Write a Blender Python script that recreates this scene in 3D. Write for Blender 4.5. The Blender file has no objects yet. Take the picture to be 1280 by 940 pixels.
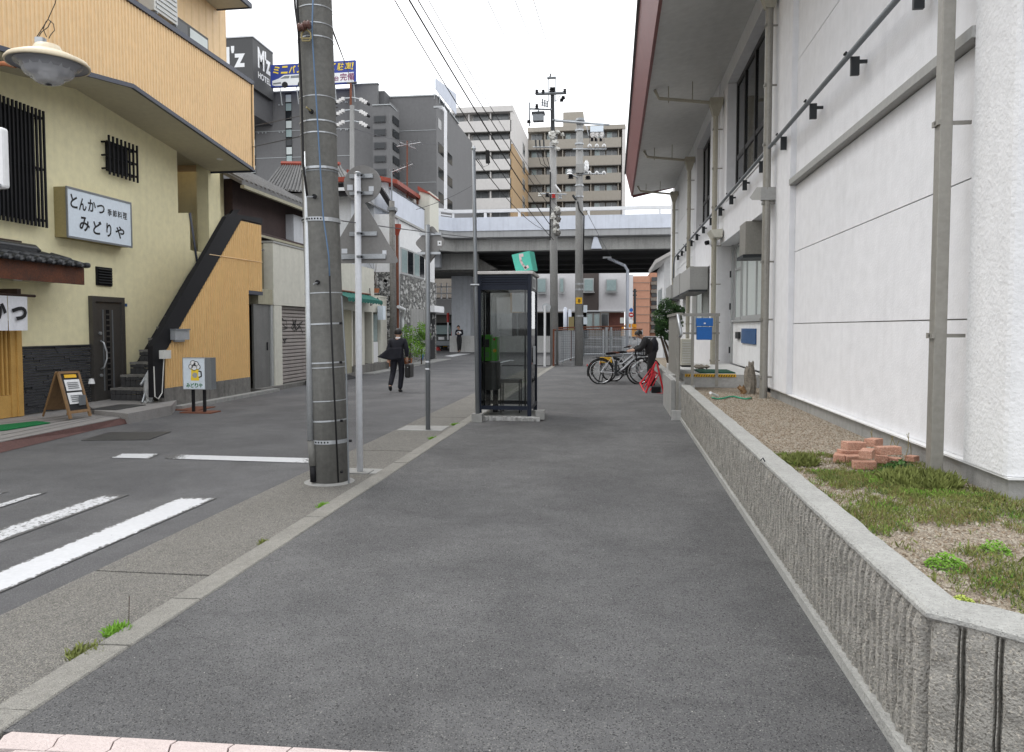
import bpy, bmesh, math, random
import numpy as np
from mathutils import Vector, Matrix, noise
random.seed(7)
SC = bpy.context.scene
COL = SC.collection
R = math.radians
PI = math.pi
# ------------------------------------------------------------------ camera
F = 930.0; PIT = R(2.8); YAW = math.atan(126/F*math.cos(PIT)); H = 1.5
_f = Vector((-math.sin(YAW)*math.cos(PIT), math.cos(YAW)*math.cos(PIT), -math.sin(PIT)))
_r = Vector((math.cos(YAW), math.sin(YAW), 0))
_u = _r.cross(_f)
cd = bpy.data.cameras.new('camera'); cam = bpy.data.objects.new('camera', cd); COL.objects.link(cam)
cam.location = (0, 0, H); cam.rotation_euler = (R(90)-PIT, 0, YAW)
cd.sensor_width = 36; cd.lens = F/1280*36; cd.shift_y = -14.5/1280; cd.clip_start = .05; cd.clip_end = 4000
SC.camera = cam
SC.render.resolution_x = 1024; SC.render.resolution_y = 752
# ------------------------------------------------------------------ sky and sun (overcast)
W = bpy.data.worlds.new("World"); SC.world = W; W.use_nodes = True
nt = W.node_tree; nt.nodes.clear()
wo = nt.nodes.new('ShaderNodeOutputWorld'); bg = nt.nodes.new('ShaderNodeBackground')
sky = nt.nodes.new('ShaderNodeTexSky'); sky.sky_type = 'NISHITA'; sky.sun_disc = False
SUN_EL, SUN_AZ = R(58), R(-60)          # azimuth measured from +Y towards +X
sky.sun_elevation = SUN_EL; sky.sun_rotation = SUN_AZ; sky.dust_density = 4; sky.air_density = 1
hs = nt.nodes.new('ShaderNodeHueSaturation'); hs.inputs['Saturation'].default_value = .25; hs.inputs['Value'].default_value = .10
mx = nt.nodes.new('ShaderNodeMix'); mx.data_type = 'RGBA'; mx.inputs[0].default_value = .86
tc = nt.nodes.new('ShaderNodeTexCoord'); nz = nt.nodes.new('ShaderNodeTexNoise'); nz.inputs['Scale'].default_value = 2.2; nz.inputs['Detail'].default_value = 5
rp = nt.nodes.new('ShaderNodeValToRGB'); rp.color_ramp.elements[0].position = .3; rp.color_ramp.elements[1].position = .7
rp.color_ramp.elements[0].color = (1.10, 1.13, 1.17, 1); rp.color_ramp.elements[1].color = (1.30, 1.31, 1.33, 1)
L = nt.links.new
L(tc.outputs['Generated'], nz.inputs['Vector']); L(nz.outputs['Fac'], rp.inputs['Fac'])
L(sky.outputs['Color'], hs.inputs['Color']); L(hs.outputs['Color'], mx.inputs[6]); L(rp.outputs['Color'], mx.inputs[7])
L(mx.outputs[2], bg.inputs['Color']); bg.inputs['Strength'].default_value = 1.0
L(bg.outputs['Background'], wo.inputs['Surface'])
sd = bpy.data.lights.new('sun', 'SUN'); so = bpy.data.objects.new('sun', sd); COL.objects.link(so)
sd.energy = .7; sd.angle = R(20); sd.color = (1, .97, .93)
sv = Vector((math.sin(SUN_AZ)*math.cos(SUN_EL), math.cos(SUN_AZ)*math.cos(SUN_EL), math.sin(SUN_EL)))
so.rotation_euler = sv.to_track_quat('Z', 'Y').to_euler()
vs = SC.view_settings; vs.view_transform = 'Standard'; vs.look = 'None'; vs.exposure = 0.78; vs.gamma = 1; vs.use_curve_mapping = False

# ------------------------------------------------------------------ pixel of the photo -> point on a plane of the place
def ray(px, py): return _f + (px-640)/F*_r + (455.5-py)/F*_u
def RZ(px, py, z=0.0):
    v = ray(px, py); return Vector((0, 0, H)) + v*((z-H)/v.z)
def RX(px, py, X):
    v = ray(px, py); return Vector((0, 0, H)) + v*(X/v.x)
def RY(px, py, Y):
    v = ray(px, py); return Vector((0, 0, H)) + v*(Y/v.y)

# ------------------------------------------------------------------ materials
MATS = {}
def M(name, col, rough=.8, var=.12, vs=2.0, bump=0, bs=60, metal=0, spec=.4, speck=None, stain=0, col2=None, ms=None):
    """procedural material: base colour, large and small tone variation, optional speckles, vertical stains and relief"""
    m = bpy.data.materials.new(name); m.use_nodes = True; MATS[name] = m
    n = m.node_tree.nodes; l = m.node_tree.links.new
    b = n['Principled BSDF']; b.inputs['Roughness'].default_value = rough; b.inputs['Metallic'].default_value = metal
    b.inputs['Specular IOR Level'].default_value = spec
    g = n.new('ShaderNodeNewGeometry')
    def noi(scale, det=4, vec=None, rgh=.55):
        t = n.new('ShaderNodeTexNoise'); t.inputs['Scale'].default_value = scale; t.inputs['Detail'].default_value = det
        t.inputs['Roughness'].default_value = rgh
        l(vec or g.outputs['Position'], t.inputs['Vector']); return t.outputs['Fac']
    def ramp(inp, p0, p1, c0, c1):
        r_ = n.new('ShaderNodeValToRGB'); e = r_.color_ramp.elements
        e[0].position = p0; e[1].position = p1; e[0].color = (*c0, 1); e[1].color = (*c1, 1); l(inp, r_.inputs['Fac']); return r_.outputs['Color']
    def mix(f, a, c, mode='MIX'):
        x = n.new('ShaderNodeMix'); x.data_type = 'RGBA'; x.blend_type = mode
        if isinstance(f, float): x.inputs[0].default_value = f
        else: l(f, x.inputs[0])
        l(a, x.inputs[6])
        if isinstance(c, tuple): x.inputs[7].default_value = (*c, 1)
        else: l(c, x.inputs[7])
        return x.outputs[2]
    lo = tuple(c*(1-var) for c in col); hi = tuple(min(1, c*(1+var)) for c in col)
    if col2: lo, hi = col, col2
    c = ramp(noi(vs), .32, .68, lo, hi)
    c = mix(.5, c, ramp(noi(vs*9, 6), .3, .7, tuple(x*.93 for x in lo), tuple(min(1, x*1.05) for x in hi)))
    if stain:
        mp = n.new('ShaderNodeMapping'); l(g.outputs['Position'], mp.inputs['Vector']); mp.inputs['Scale'].default_value = (4, 4, .35)
        c = mix(ramp(noi(1.6, 6, mp.outputs['Vector']), .5, .78, (0, 0, 0), (stain,)*3), c, tuple(x*.35 for x in col))
    if speck:                                   # (scale, amount 0..1, light colour, dark colour)
        v = n.new('ShaderNodeTexVoronoi'); v.inputs['Scale'].default_value = speck[0]; l(g.outputs['Position'], v.inputs['Vector'])
        c = mix(ramp(v.outputs['Color'], .5, .5+speck[1]*.01+.02, (0, 0, 0), (1, 1, 1)), c, speck[3]) if len(speck) > 4 else c
        s1 = n.new('ShaderNodeSeparateColor'); l(v.outputs['Color'], s1.inputs['Color'])
        c = mix(ramp(s1.outputs['Red'], 1-speck[1], 1-speck[1]*.85, (0, 0, 0), (1, 1, 1)), c, speck[2])
        c = mix(ramp(s1.outputs['Green'], 1-speck[1]*1.2, 1-speck[1], (0, 0, 0), (1, 1, 1)), c, speck[3])
    l(c, b.inputs['Base Color'])
    if bump:
        bp = n.new('ShaderNodeBump'); bp.inputs['Strength'].default_value = min(1, bump); bp.inputs['Distance'].default_value = .01*max(1, bump)
        l(noi(bs, 3), bp.inputs['Height']); l(bp.outputs['Normal'], b.inputs['Normal'])
    return m
def GL(name, tint, gloss=.12, rough=.02):       # see-through glass
    m = bpy.data.materials.new(name); m.use_nodes = True; MATS[name] = m
    n = m.node_tree.nodes; l = m.node_tree.links.new; n.remove(n['Principled BSDF']); o = n['Material Output']
    t = n.new('ShaderNodeBsdfTransparent'); t.inputs['Color'].default_value = (*tint, 1)
    g = n.new('ShaderNodeBsdfGlossy'); g.inputs['Roughness'].default_value = rough
    fr = n.new('ShaderNodeFresnel'); fr.inputs['IOR'].default_value = 1.45
    x = n.new('ShaderNodeMixShader'); l(fr.outputs[0], x.inputs[0]); l(t.outputs[0], x.inputs[1]); l(g.outputs[0], x.inputs[2]); l(x.outputs[0], o.inputs['Surface'])
    return m
M('asphalt', (.104, .104, .109), .92, .10, .5, .6, 170, speck=(300, .10, (.18, .18, .18), (.06, .06, .06)))
M('walk_asphalt', (.112, .112, .115), .9, .18, .7, 1.4, 120, speck=(200, .12, (.175, .175, .170), (.040, .040, .042)))
M('base_ground', (.16, .16, .155), .95, .15, .2)
M('aggregate', (.175, .170, .158), .9, .20, 1.6, 1.2, 130, speck=(210, .26, (.29, .275, .24), (.10, .095, .088)))
M('kerb', (.25, .243, .222), .9, .16, 3, 1.0, 140, speck=(260, .12, (.34, .33, .29), (.17, .16, .15)), stain=.2)
M('dirt', (.035, .033, .03), 1, .3, 12, 1, 90)
M('concrete', (.30, .30, .29), .85, .12, 1.5, .5, 60, stain=.45)
M('concrete_light', (.46, .46, .45), .85, .12, 2.5, .6, 70, stain=.3)
M('concrete_dirty', (.17, .165, .155), .9, .35, 1.6, .6, 50, stain=.8)
M('coping', (.34, .34, .325), .9, .17, 4, 1.2, 55, speck=(260, .05, (.42, .42, .40), (.22, .22, .21)), stain=.15)
M('rib_aggregate', (.31, .30, .275), .92, .22, 7, 1.4, 110, speck=(170, .12, (.44, .41, .36), (.20, .19, .17)))
M('pole_concrete', (.140, .139, .130), .85, .20, 2.5, .5, 90, stain=.55)
M('pole_far', (.30, .30, .295), .85, .12, 2, 0, stain=.3)
M('stucco', (.73, .735, .76), .85, .03, .8, .30, 60, stain=.10)
M('stucco_coarse', (.72, .725, .74), .88, .04, 1.0, .75, 34, stain=.05)
M('plaster_white', (.70, .705, .71), .8, .05, 1.2, .3, 40, stain=.18)
M('soffit', (.60, .60, .585), .8, .06, .7, 0, stain=.1)
M('fascia_red', (.17, .05, .045), .45, .15, 4, .2, 40)
M('beam_grey', (.33, .33, .32), .6, .08, 3)
M('pipe_grey', (.27, .26, .235), .45, .12, 3, metal=.25)
M('pipe_beige', (.36, .34, .28), .6, .1, 3)
M('dark_metal', (.03, .033, .036), .5, .1, 4, metal=.3)
M('black', (.010, .010, .012), .6, .2, 5, spec=.2)
M('black_matte', (.02, .02, .022), .9, .2, 5)
M('galv', (.42, .44, .46), .4, .12, 8, metal=.55)
M('sign_back', (.22, .215, .21), .5, .08, 4, metal=.3, stain=.3)
M('steel_grey', (.20, .215, .23), .45, .1, 5, metal=.4)
M('white_paint', (.80, .81, .83), .5, .03, 3)
M('white_post', (.62, .64, .68), .45, .05, 3, stain=.1)
M('yellow_wall', (.80, .745, .49), .85, .05, .8, .5, 60, stain=.10)
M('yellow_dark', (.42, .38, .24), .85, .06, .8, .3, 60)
M('soffit_tan', (.56, .52, .40), .8, .05, 1)
M('orange_panel', (.76, .54, .30), .55, .04, .8, stain=.06)
M('orange_lower', (.70, .46, .20), .55, .04, .8, stain=.08)
M('navy_trim', (.028, .035, .06), .4, .1, 3)
M('tile_black', (.028, .030, .034), .35, .25, 9, .3, 30)
M('roof_grey', (.14, .14, .14), .7, .25, 2, .5, 30, stain=.4)
M('wood_red', (.030, .014, .010), .6, .6, 4, .4, 20, col2=(.14, .040, .012))
M('wood_brown', (.045, .025, .018), .6, .3, 8)
M('wood_yellow', (.50, .30, .09), .5, .12, 6, .2, 40)
M('wood_frame', (.22, .13, .06), .6, .25, 12)
M('slate_cladding', (.045, .047, .052), .7, .35, 9, .8, 60)
M('door_dark', (.085, .080, .075), .4, .12, 4, metal=.3)
M('door_grey', (.17, .17, .165), .5, .12, 3, metal=.2, stain=.3)
M('sign_white', (.68, .76, .84), .4, .03, 2)
M('sign_side', (.30, .25, .12), .7, .1, 3)
M('ink', (.012, .012, .014), .7, .1, 3)
M('cloth_white', (.72, .73, .77), .9, .04, 3)
M('tile_red', (.10, .05, .045), .8, .25, 4, .6, 60)
M('tile_grey', (.26, .25, .245), .8, .15, 5, .4, 60)
M('tile_mosaic', (.05, .05, .052), .5, .3, 12)
M('mat_green', (.0, .16, .045), .95, .1, 20, 1, 200)
M('mat_dark_green', (.01, .07, .04), .95, .2, 20, 1, 200)
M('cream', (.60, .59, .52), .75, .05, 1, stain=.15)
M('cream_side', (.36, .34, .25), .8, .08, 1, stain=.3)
M('shutter', (.33, .30, .285), .6, .08, 3, stain=.25)
M('brown_wall', (.055, .035, .033), .8, .25, 2, stain=.3)
M('green_awning', (.0, .11, .085), .7, .12, 3)
M('stone_wall', (.15, .15, .145), .9, .25, 3, 1.5, 30, speck=(20, .30, (.34, .34, .32), (.07, .07, .07)))
M('weathered_white', (.55, .57, .60), .85, .08, 2, stain=.35)
M('roof_red', (.26, .045, .025), .6, .25, 4, stain=.2)
M('rust', (.16, .06, .035), .85, .3, 8)
M('hotel', (.155, .155, .158), .8, .06, .4, stain=.12)
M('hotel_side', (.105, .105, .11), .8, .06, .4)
M('hotel_sign', (.065, .066, .068), .6, .05, .6)
M('hotel_trim', (.40, .42, .43), .6, .1, 1)
M('billboard_blue', (.025, .05, .28), .5, .05, 1)
M('letter_yellow', (.85, .62, .05), .5, .03, 2)
M('letter_maroon', (.20, .03, .12), .5, .03, 2)
M('letter_white', (.78, .79, .80), .5, .03, 2)
M('letter_green', (.01, .16, .05), .6, .03, 2)
M('apartment_white', (.60, .58, .56), .8, .04, .3, stain=.1)
M('apartment_beige', (.32, .295, .255), .8, .04, .3, stain=.1)
M('apartment_brown', (.20, .18, .155), .8, .05, .3)
M('apartment_tan', (.40, .28, .16), .8, .06, .3)
M('apartment_shade', (.15, .145, .135), .85, .1, .3)
M('deck_white', (.55, .585, .66), .6, .05, .3, stain=.2)
M('deck_grey', (.33, .335, .34), .8, .08, .3, stain=.45)
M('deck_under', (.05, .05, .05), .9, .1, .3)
M('rail_white', (.66, .67, .69), .6, .05, .3)
M('pier', (.42, .44, .47), .85, .1, .5, stain=.35)
M('siding_white', (.58, .57, .58), .6, .03, .5)
M('siding_brown', (.075, .06, .055), .7, .08, 1)
M('brick_red', (.16, .065, .05), .85, .2, 6)
M('orange_block', (.46, .24, .16), .8, .08, .3)
M('window_glass', (.018, .021, .024), .08, .1, 1, spec=.45)
M('far_glass', (.15, .16, .165), .15, .2, 1, spec=.6)
M('window_pale', (.30, .38, .38), .12, .12, 1, spec=.7)
M('window_frame', (.42, .43, .43), .4, .05, 3, metal=.3)
M('bronze_frame', (.018, .017, .016), .35, .1, 3, metal=.3)
M('curtain', (.55, .60, .59), .35, .06, 3, spec=.6)
M('booth_navy', (.008, .012, .024), .4, .1, 5, metal=.2, spec=.3)
M('booth_roof', (.60, .58, .56), .6, .06, 4)
M('booth_green', (.10, .56, .44), .5, .03, 4)
M('phone_green', (.10, .50, .04), .35, .06, 6)
M('pink_mark', (.80, .62, .63), .6, .02, 4)
M('grey_plastic', (.10, .10, .10), .5, .1, 6)
M('light_plastic', (.60, .60, .57), .5, .05, 6)
M('ac_cream', (.52, .50, .43), .5, .05, 4, stain=.1)
M('red_paint', (.62, .02, .035), .4, .06, 6)
M('blue_box', (.01, .12, .42), .5, .06, 6)
M('blue_plate', (.03, .09, .22), .4, .25, 9)
M('yellow_mark', (.78, .45, .02), .5, .06, 9)
M('safety_orange', (.80, .33, .02), .5, .05, 6)
M('brick_loose', (.48, .26, .185), .9, .18, 9, .6, 120, speck=(220, .12, (.56, .38, .30), (.34, .17, .12)), stain=.2)
M('gravel', (.30, .25, .19), .95, .22, 4, 1.2, 110, speck=(140, .3, (.40, .35, .28), (.16, .13, .10)))
M('gravel_light', (.38, .34, .28), .9, .3, 30)
M('gravel_brown', (.25, .195, .14), .9, .3, 30)
M('weed', (.165, .190, .050), .8, .35, 6)
M('weed_brown', (.23, .18, .075), .85, .3, 8)
M('weed_bright', (.16, .33, .03), .7, .2, 12)
M('weed_lime', (.42, .50, .10), .7, .2, 12)
M('leaf_dark', (.022, .060, .016), .6, .5, 9)
M('leaf_mid', (.055, .13, .025), .6, .4, 9)
M('bark', (.07, .05, .038), .9, .3, 14, 1, 60)
M('stump', (.24, .215, .18), .95, .4, 20, 2, 60)
M('skin', (.52, .32, .23), .55, .05, 6)
M('hair', (.010, .009, .009), .55, .2, 20)
M('suit', (.012, .013, .020), .85, .25, 9)
M('white_cloth', (.72, .72, .75), .85, .05, 6)
M('leather', (.010, .010, .011), .4, .2, 9)
M('leather_brown', (.17, .055, .03), .5, .15, 9)
M('tyre', (.015, .015, .015), .85, .1, 9)
M('chrome', (.55, .56, .57), .22, .05, 9, metal=.9)
M('car_dark', (.035, .04, .04), .25, .05, 4, metal=.4, spec=.7)
M('rubber_red', (.45, .02, .015), .4, .05, 9)
M('hose_green', (.03, .30, .17), .5, .08, 9)
M('pot_blue', (.02, .13, .32), .4, .08, 9)
M('terracotta', (.34, .13, .06), .9, .1, 9)
M('lamp_shade', (.60, .52, .38), .5, .06, 6)
M('lamp_inside', (.22, .225, .24), .35, .08, 6)
M('paver', (.56, .48, .46), .9, .10, 7, .8, 120, stain=.1)
M('cable', (.012, .012, .013), .7, .1, 9)
M('cable_far', (.10, .10, .11), .8, .1, 9)
M('cable_blue', (.10, .17, .28), .6, .1, 9)
M('insulator', (.62, .61, .60), .3, .05, 9)
M('ceramic_brown', (.10, .045, .035), .3, .2, 9)
M('plastic_wrap', (.42, .43, .43), .35, .15, 14, .5, 40)
M('parking_paint', (.70, .70, .69), .7, .05, 3)
def patchy(name):
    m = MATS[name]; n = m.node_tree.nodes; l = m.node_tree.links.new; b = n['Principled BSDF']; src = b.inputs['Base Color'].links[0].from_socket
    g = n.new('ShaderNodeNewGeometry'); t = n.new('ShaderNodeTexNoise'); t.inputs['Scale'].default_value = .8; t.inputs['Detail'].default_value = 9; t.inputs['Roughness'].default_value = .62; t.inputs['Distortion'].default_value = .6
    l(g.outputs['Position'], t.inputs['Vector']); r_ = n.new('ShaderNodeValToRGB'); e = r_.color_ramp.elements; e[0].position = .36; e[1].position = .64; e[0].color = (.84, .84, .845, 1); e[1].color = (1.20, 1.20, 1.19, 1)
    l(t.outputs['Fac'], r_.inputs['Fac']); x = n.new('ShaderNodeMix'); x.data_type = 'RGBA'; x.blend_type = 'MULTIPLY'; x.inputs[0].default_value = 1; l(src, x.inputs[6]); l(r_.outputs['Color'], x.inputs[7])
    v = n.new('ShaderNodeTexVoronoi'); v.inputs['Scale'].default_value = 19; l(g.outputs['Position'], v.inputs['Vector']); r2 = n.new('ShaderNodeValToRGB'); e = r2.color_ramp.elements; e[0].position = .045; e[1].position = .075; e[0].color = (1, 1, 1, 1); e[1].color = (0, 0, 0, 1)
    l(v.outputs['Distance'], r2.inputs['Fac']); v2 = n.new('ShaderNodeSeparateColor'); l(v.outputs['Color'], v2.inputs['Color']); th = n.new('ShaderNodeMath'); th.operation = 'GREATER_THAN'; th.inputs[1].default_value = .86; l(v2.outputs['Blue'], th.inputs[0])
    mu = n.new('ShaderNodeMath'); mu.operation = 'MULTIPLY'; l(r2.outputs['Color'], mu.inputs[0]); l(th.outputs[0], mu.inputs[1])
    y = n.new('ShaderNodeMix'); y.data_type = 'RGBA'; l(mu.outputs[0], y.inputs[0]); l(x.outputs[2], y.inputs[6]); y.inputs[7].default_value = (.42, .41, .38, 1); l(y.outputs[2], b.inputs['Base Color'])
patchy('walk_asphalt'); patchy('asphalt')
GL('booth_glass', (.73, .745, .74))
def FG(name, col, a):
    m = bpy.data.materials.new(name); m.use_nodes = True; MATS[name] = m
    b = m.node_tree.nodes['Principled BSDF']; b.inputs['Base Color'].default_value = (*col, 1); b.inputs['Roughness'].default_value = .18; b.inputs['Alpha'].default_value = a; return m
FG('lamp_glass', (.50, .51, .54), .55); FG('lamp_bowl_skirt', (.36, .37, .40), .55)
def worn_paint(name, wear, scale=22):           # thermoplastic line worn through to the asphalt
    m = M(name, (.57, .58, .60), .75, .04, 3, .6, 120)
    n = m.node_tree.nodes; l = m.node_tree.links.new; b = n['Principled BSDF']
    src = b.inputs['Base Color'].links[0].from_socket
    g = n.new('ShaderNodeNewGeometry'); t = n.new('ShaderNodeTexNoise'); t.inputs['Scale'].default_value = scale; t.inputs['Detail'].default_value = 8; t.inputs['Roughness'].default_value = .75
    l(g.outputs['Position'], t.inputs['Vector'])
    at = n.new('ShaderNodeAttribute'); at.attribute_name = 'edge'
    ad = n.new('ShaderNodeMath'); ad.operation = 'MULTIPLY_ADD'; l(at.outputs['Fac'], ad.inputs[0]); ad.inputs[1].default_value = .30; l(t.outputs['Fac'], ad.inputs[2])
    r_ = n.new('ShaderNodeValToRGB'); e = r_.color_ramp.elements; e[0].position = wear; e[1].position = wear+.02; l(ad.outputs[0], r_.inputs['Fac'])
    x = n.new('ShaderNodeMix'); x.data_type = 'RGBA'; l(r_.outputs['Color'], x.inputs[0]); l(src, x.inputs[6]); x.inputs[7].default_value = (.10, .10, .10, 1)
    l(x.outputs[2], b.inputs['Base Color']); return m
worn_paint('line_fresh', .66); worn_paint('line_worn', .545, 30)

# ------------------------------------------------------------------ object helpers
ORG = {}
def tag(o, label=None, cat=None, group=None, kind=None):
    if label: o['label'] = label
    if cat: o['category'] = cat
    if group: o['group'] = group
    if kind: o['kind'] = kind
    return o
def thing(name, label, cat, loc=(0, 0, 0), group=None, kind=None):
    o = bpy.data.objects.new(name, None); COL.objects.link(o); o.location = loc; o.empty_display_size = .1
    ORG[o] = Vector(loc); return tag(o, label, cat, group, kind)
def setting(name, loc=(0, 0, 0)):
    return thing(name, None, None, loc, kind='structure')
class MB:
    def __init__(s): s.v = []; s.f = []
    def add(s, vs_, fs_):
        k = len(s.v); s.v += [tuple(q) for q in vs_]; s.f += [tuple(i+k for i in q) for q in fs_]; return s
    def box(s, x0, x1, y0, y1, z0, z1):
        return s.add([(x0, y0, z0), (x1, y0, z0), (x1, y1, z0), (x0, y1, z0), (x0, y0, z1), (x1, y0, z1), (x1, y1, z1), (x0, y1, z1)],
                     [(0, 3, 2, 1), (4, 5, 6, 7), (0, 1, 5, 4), (1, 2, 6, 5), (2, 3, 7, 6), (3, 0, 4, 7)])
    def obox(s, c, sx, sy, sz, rz=0, rx=0, ry=0):   # centre, sizes, rotation
        m_ = Matrix.Rotation(rz, 3, 'Z') @ Matrix.Rotation(ry, 3, 'Y') @ Matrix.Rotation(rx, 3, 'X')
        vs_ = [Vector(c) + m_ @ Vector((x*sx/2, y*sy/2, z*sz/2)) for z in (-1, 1) for x, y in ((-1, -1), (1, -1), (1, 1), (-1, 1))]
        return s.add(vs_, [(0, 3, 2, 1), (4, 5, 6, 7), (0, 1, 5, 4), (1, 2, 6, 5), (2, 3, 7, 6), (3, 0, 4, 7)])
    def prism(s, pts, d):                            # closed 3-D outline swept by vector d
        n_ = len(pts); d = Vector(d)
        vs_ = [Vector(p) for p in pts] + [Vector(p)+d for p in pts]
        return s.add(vs_, [tuple(range(n_))[::-1], tuple(range(n_, 2*n_))] + [(i, (i+1) % n_, (i+1) % n_+n_, i+n_) for i in range(n_)])
    def tube(s, pts, r, seg=8, cap=True):
        pts = [Vector(p) for p in pts]; n_ = len(pts); rr = r if isinstance(r, (list, tuple)) else [r]*n_
        rings = []; up = None
        for i, p in enumerate(pts):
            t = (pts[min(i+1, n_-1)]-pts[max(i-1, 0)]).normalized()
            if up is None: up = Vector((0, 0, 1)) if abs(t.z) < .9 else Vector((1, 0, 0))
            a = t.cross(up); 
            if a.length < 1e-4: a = t.cross(Vector((0, 1, .3)))
            a.normalize(); b = a.cross(t).normalized(); up = b
            rings.append([p + (a*math.cos(2*PI*k/seg)+b*math.sin(2*PI*k/seg))*rr[i] for k in range(seg)])
        vs_ = [v for g_ in rings for v in g_]
        fs_ = [(i*seg+k, i*seg+(k+1) % seg, (i+1)*seg+(k+1) % seg, (i+1)*seg+k) for i in range(n_-1) for k in range(seg)]
        if cap: fs_ += [tuple(range(seg))[::-1], tuple(range((n_-1)*seg, n_*seg))]
        return s.add(vs_, fs_)
    def lathe(s, c, prof, seg=24, axis='Z'):         # profile of (radius, height)
        c = Vector(c); vs_ = []
        for r_, h_ in prof:
            for k in range(seg):
                a = 2*PI*k/seg; p = (r_*math.cos(a), r_*math.sin(a), h_)
                if axis == 'X': p = (h_, p[0], p[1])
                if axis == 'Y': p = (p[0], h_, p[1])
                vs_.append(c+Vector(p))
        return s.add(vs_, [(i*seg+k, i*seg+(k+1) % seg, (i+1)*seg+(k+1) % seg, (i+1)*seg+k) for i in range(len(prof)-1) for k in range(seg)])
    def disc(s, c, r_, axis, th=.01, seg=20):
        return s.lathe(c, [(0.0001, 0), (r_, 0), (r_, th), (0.0001, th)], seg, axis)
    def mesh(s, name, org=Vector((0, 0, 0)), smooth=False):
        me = bpy.data.meshes.new(name); o = Vector(org)
        me.from_pydata([tuple(Vector(v)-o) for v in s.v], [], s.f); me.validate()
        if smooth:
            for p in me.polygons: p.use_smooth = True
        return me
    def build(s, name, m, parent=None, smooth=False, label=None, kind=None, bevel=0, loc=None):
        org = ORG.get(parent, Vector((0, 0, 0))) if parent else Vector(loc or (0, 0, 0))
        me = s.mesh(name, org, smooth); me.materials.append(MATS[m] if isinstance(m, str) else m)
        bm = bmesh.new(); bm.from_mesh(me); bmesh.ops.recalc_face_normals(bm, faces=bm.faces); bm.to_mesh(me); bm.free()
        o = bpy.data.objects.new(name, me); COL.objects.link(o)
        if parent: o.parent = parent; ORG[o] = org
        else: o.location = org; ORG[o] = Vector(org)
        if bevel:
            b = o.modifiers.new('b', 'BEVEL'); b.width = bevel; b.segments = 2; b.limit_method = 'ANGLE'
        if label: o['label'] = label
        if kind: o['kind'] = kind
        return o
def B(*a): return MB().box(*a)
def box(name, m, parent, x0, x1, y0, y1, z0, z1, **k): return MB().box(min(x0, x1), max(x0, x1), min(y0, y1), max(y0, y1), min(z0, z1), max(z0, z1)).build(name, m, parent, **k)
def inst(name, me_or_obj, parent, loc, rot=(0, 0, 0), sc=(1, 1, 1)):    # a repeat that shares mesh data
    me = me_or_obj if isinstance(me_or_obj, bpy.types.Mesh) else me_or_obj.data
    o = bpy.data.objects.new(name, me); COL.objects.link(o)
    if parent: o.parent = parent; o.location = Vector(loc)-ORG[parent]
    else: o.location = loc
    o.rotation_euler = rot; o.scale = sc; return o
def mesh_of(mb, name, m, smooth=False):
    me = mb.mesh(name, smooth=smooth); me.materials.append(MATS[m])
    bm = bmesh.new(); bm.from_mesh(me); bmesh.ops.recalc_face_normals(bm, faces=bm.faces); bm.to_mesh(me); bm.free(); return me
def copy_tree(o, parent=None, **kw):
    c = o.copy(); COL.objects.link(c); c.parent = parent
    ORG[c] = Vector((0, 0, 0))
    for ch in [x for x in o.children]: copy_tree(ch, c)
    for k, v in kw.items(): c[k] = v
    return c
def text(name, s, m, parent, o, u, v, w, h, bold=0, shear=0, depth=.004):
    """lettering that fills a w x h field whose lower-left corner is o, with unit directions u (right) and v (up)"""
    cu = bpy.data.curves.new('t', 'FONT'); cu.body = s; cu.size = 1; cu.offset = bold; cu.shear = shear; cu.resolution_u = 3
    ob = bpy.data.objects.new('t', cu); COL.objects.link(ob)
    dg = bpy.context.evaluated_depsgraph_get(); me = bpy.data.meshes.new_from_object(ob.evaluated_get(dg))
    bpy.data.objects.remove(ob); 
    co = np.array([tuple(p.co) for p in me.vertices]); mn = co.min(0); sz = co.max(0)-mn
    u = Vector(u).normalized(); v = Vector(v).normalized(); nrm = u.cross(v); org = ORG.get(parent, Vector())
    for p in me.vertices:
        q = Vector(o) + u*((p.co.x-mn[0])/sz[0]*w) + v*((p.co.y-mn[1])/sz[1]*h) + nrm*depth
        p.co = q-org
    me.materials.clear(); me.materials.append(MATS[m])
    ob = bpy.data.objects.new(name, me); COL.objects.link(ob); ob.parent = parent; ORG[ob] = org
    return ob
def stroke(mb, pts, w, nrm, th=.004):                # flat brush stroke on a plane
    for a, b in zip(pts[:-1], pts[1:]):
        a = Vector(a); b = Vector(b); t = (b-a).normalized(); s_ = t.cross(Vector(nrm)).normalized()*w/2
        mb.prism([a-s_-t*w*.2, b-s_+t*w*.2, b+s_+t*w*.2, a+s_-t*w*.2], Vector(nrm)*th)
    return mb
def skin(name, m, parent, verts, edges, rad, sub=2, org=None):
    """one continuous body: joints, bones and a radius per joint, grown with Skin + Subdivision"""
    me = bpy.data.meshes.new(name); me.from_pydata([tuple(v) for v in verts], edges, [])
    ob = bpy.data.objects.new(name, me); COL.objects.link(ob)
    sk = ob.modifiers.new('s', 'SKIN'); sk.use_smooth_shade = True
    for i, r_ in enumerate(rad):
        sv_ = me.skin_vertices[0].data[i]; rr = r_ if isinstance(r_, tuple) else (r_, r_); sv_.radius = rr; sv_.use_root = (i == 0)
    ss = ob.modifiers.new('u', 'SUBSURF'); ss.levels = sub; ss.render_levels = sub
    dg = bpy.context.evaluated_depsgraph_get(); m2 = bpy.data.meshes.new_from_object(ob.evaluated_get(dg)); bpy.data.objects.remove(ob)
    m2.materials.clear(); m2.materials.append(MATS[m])
    for p in m2.polygons: p.use_smooth = True; p.material_index = 0
    o = bpy.data.objects.new(name, m2); COL.objects.link(o); o.parent = parent; ORG[o] = ORG.get(parent, Vector()); return o
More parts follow.
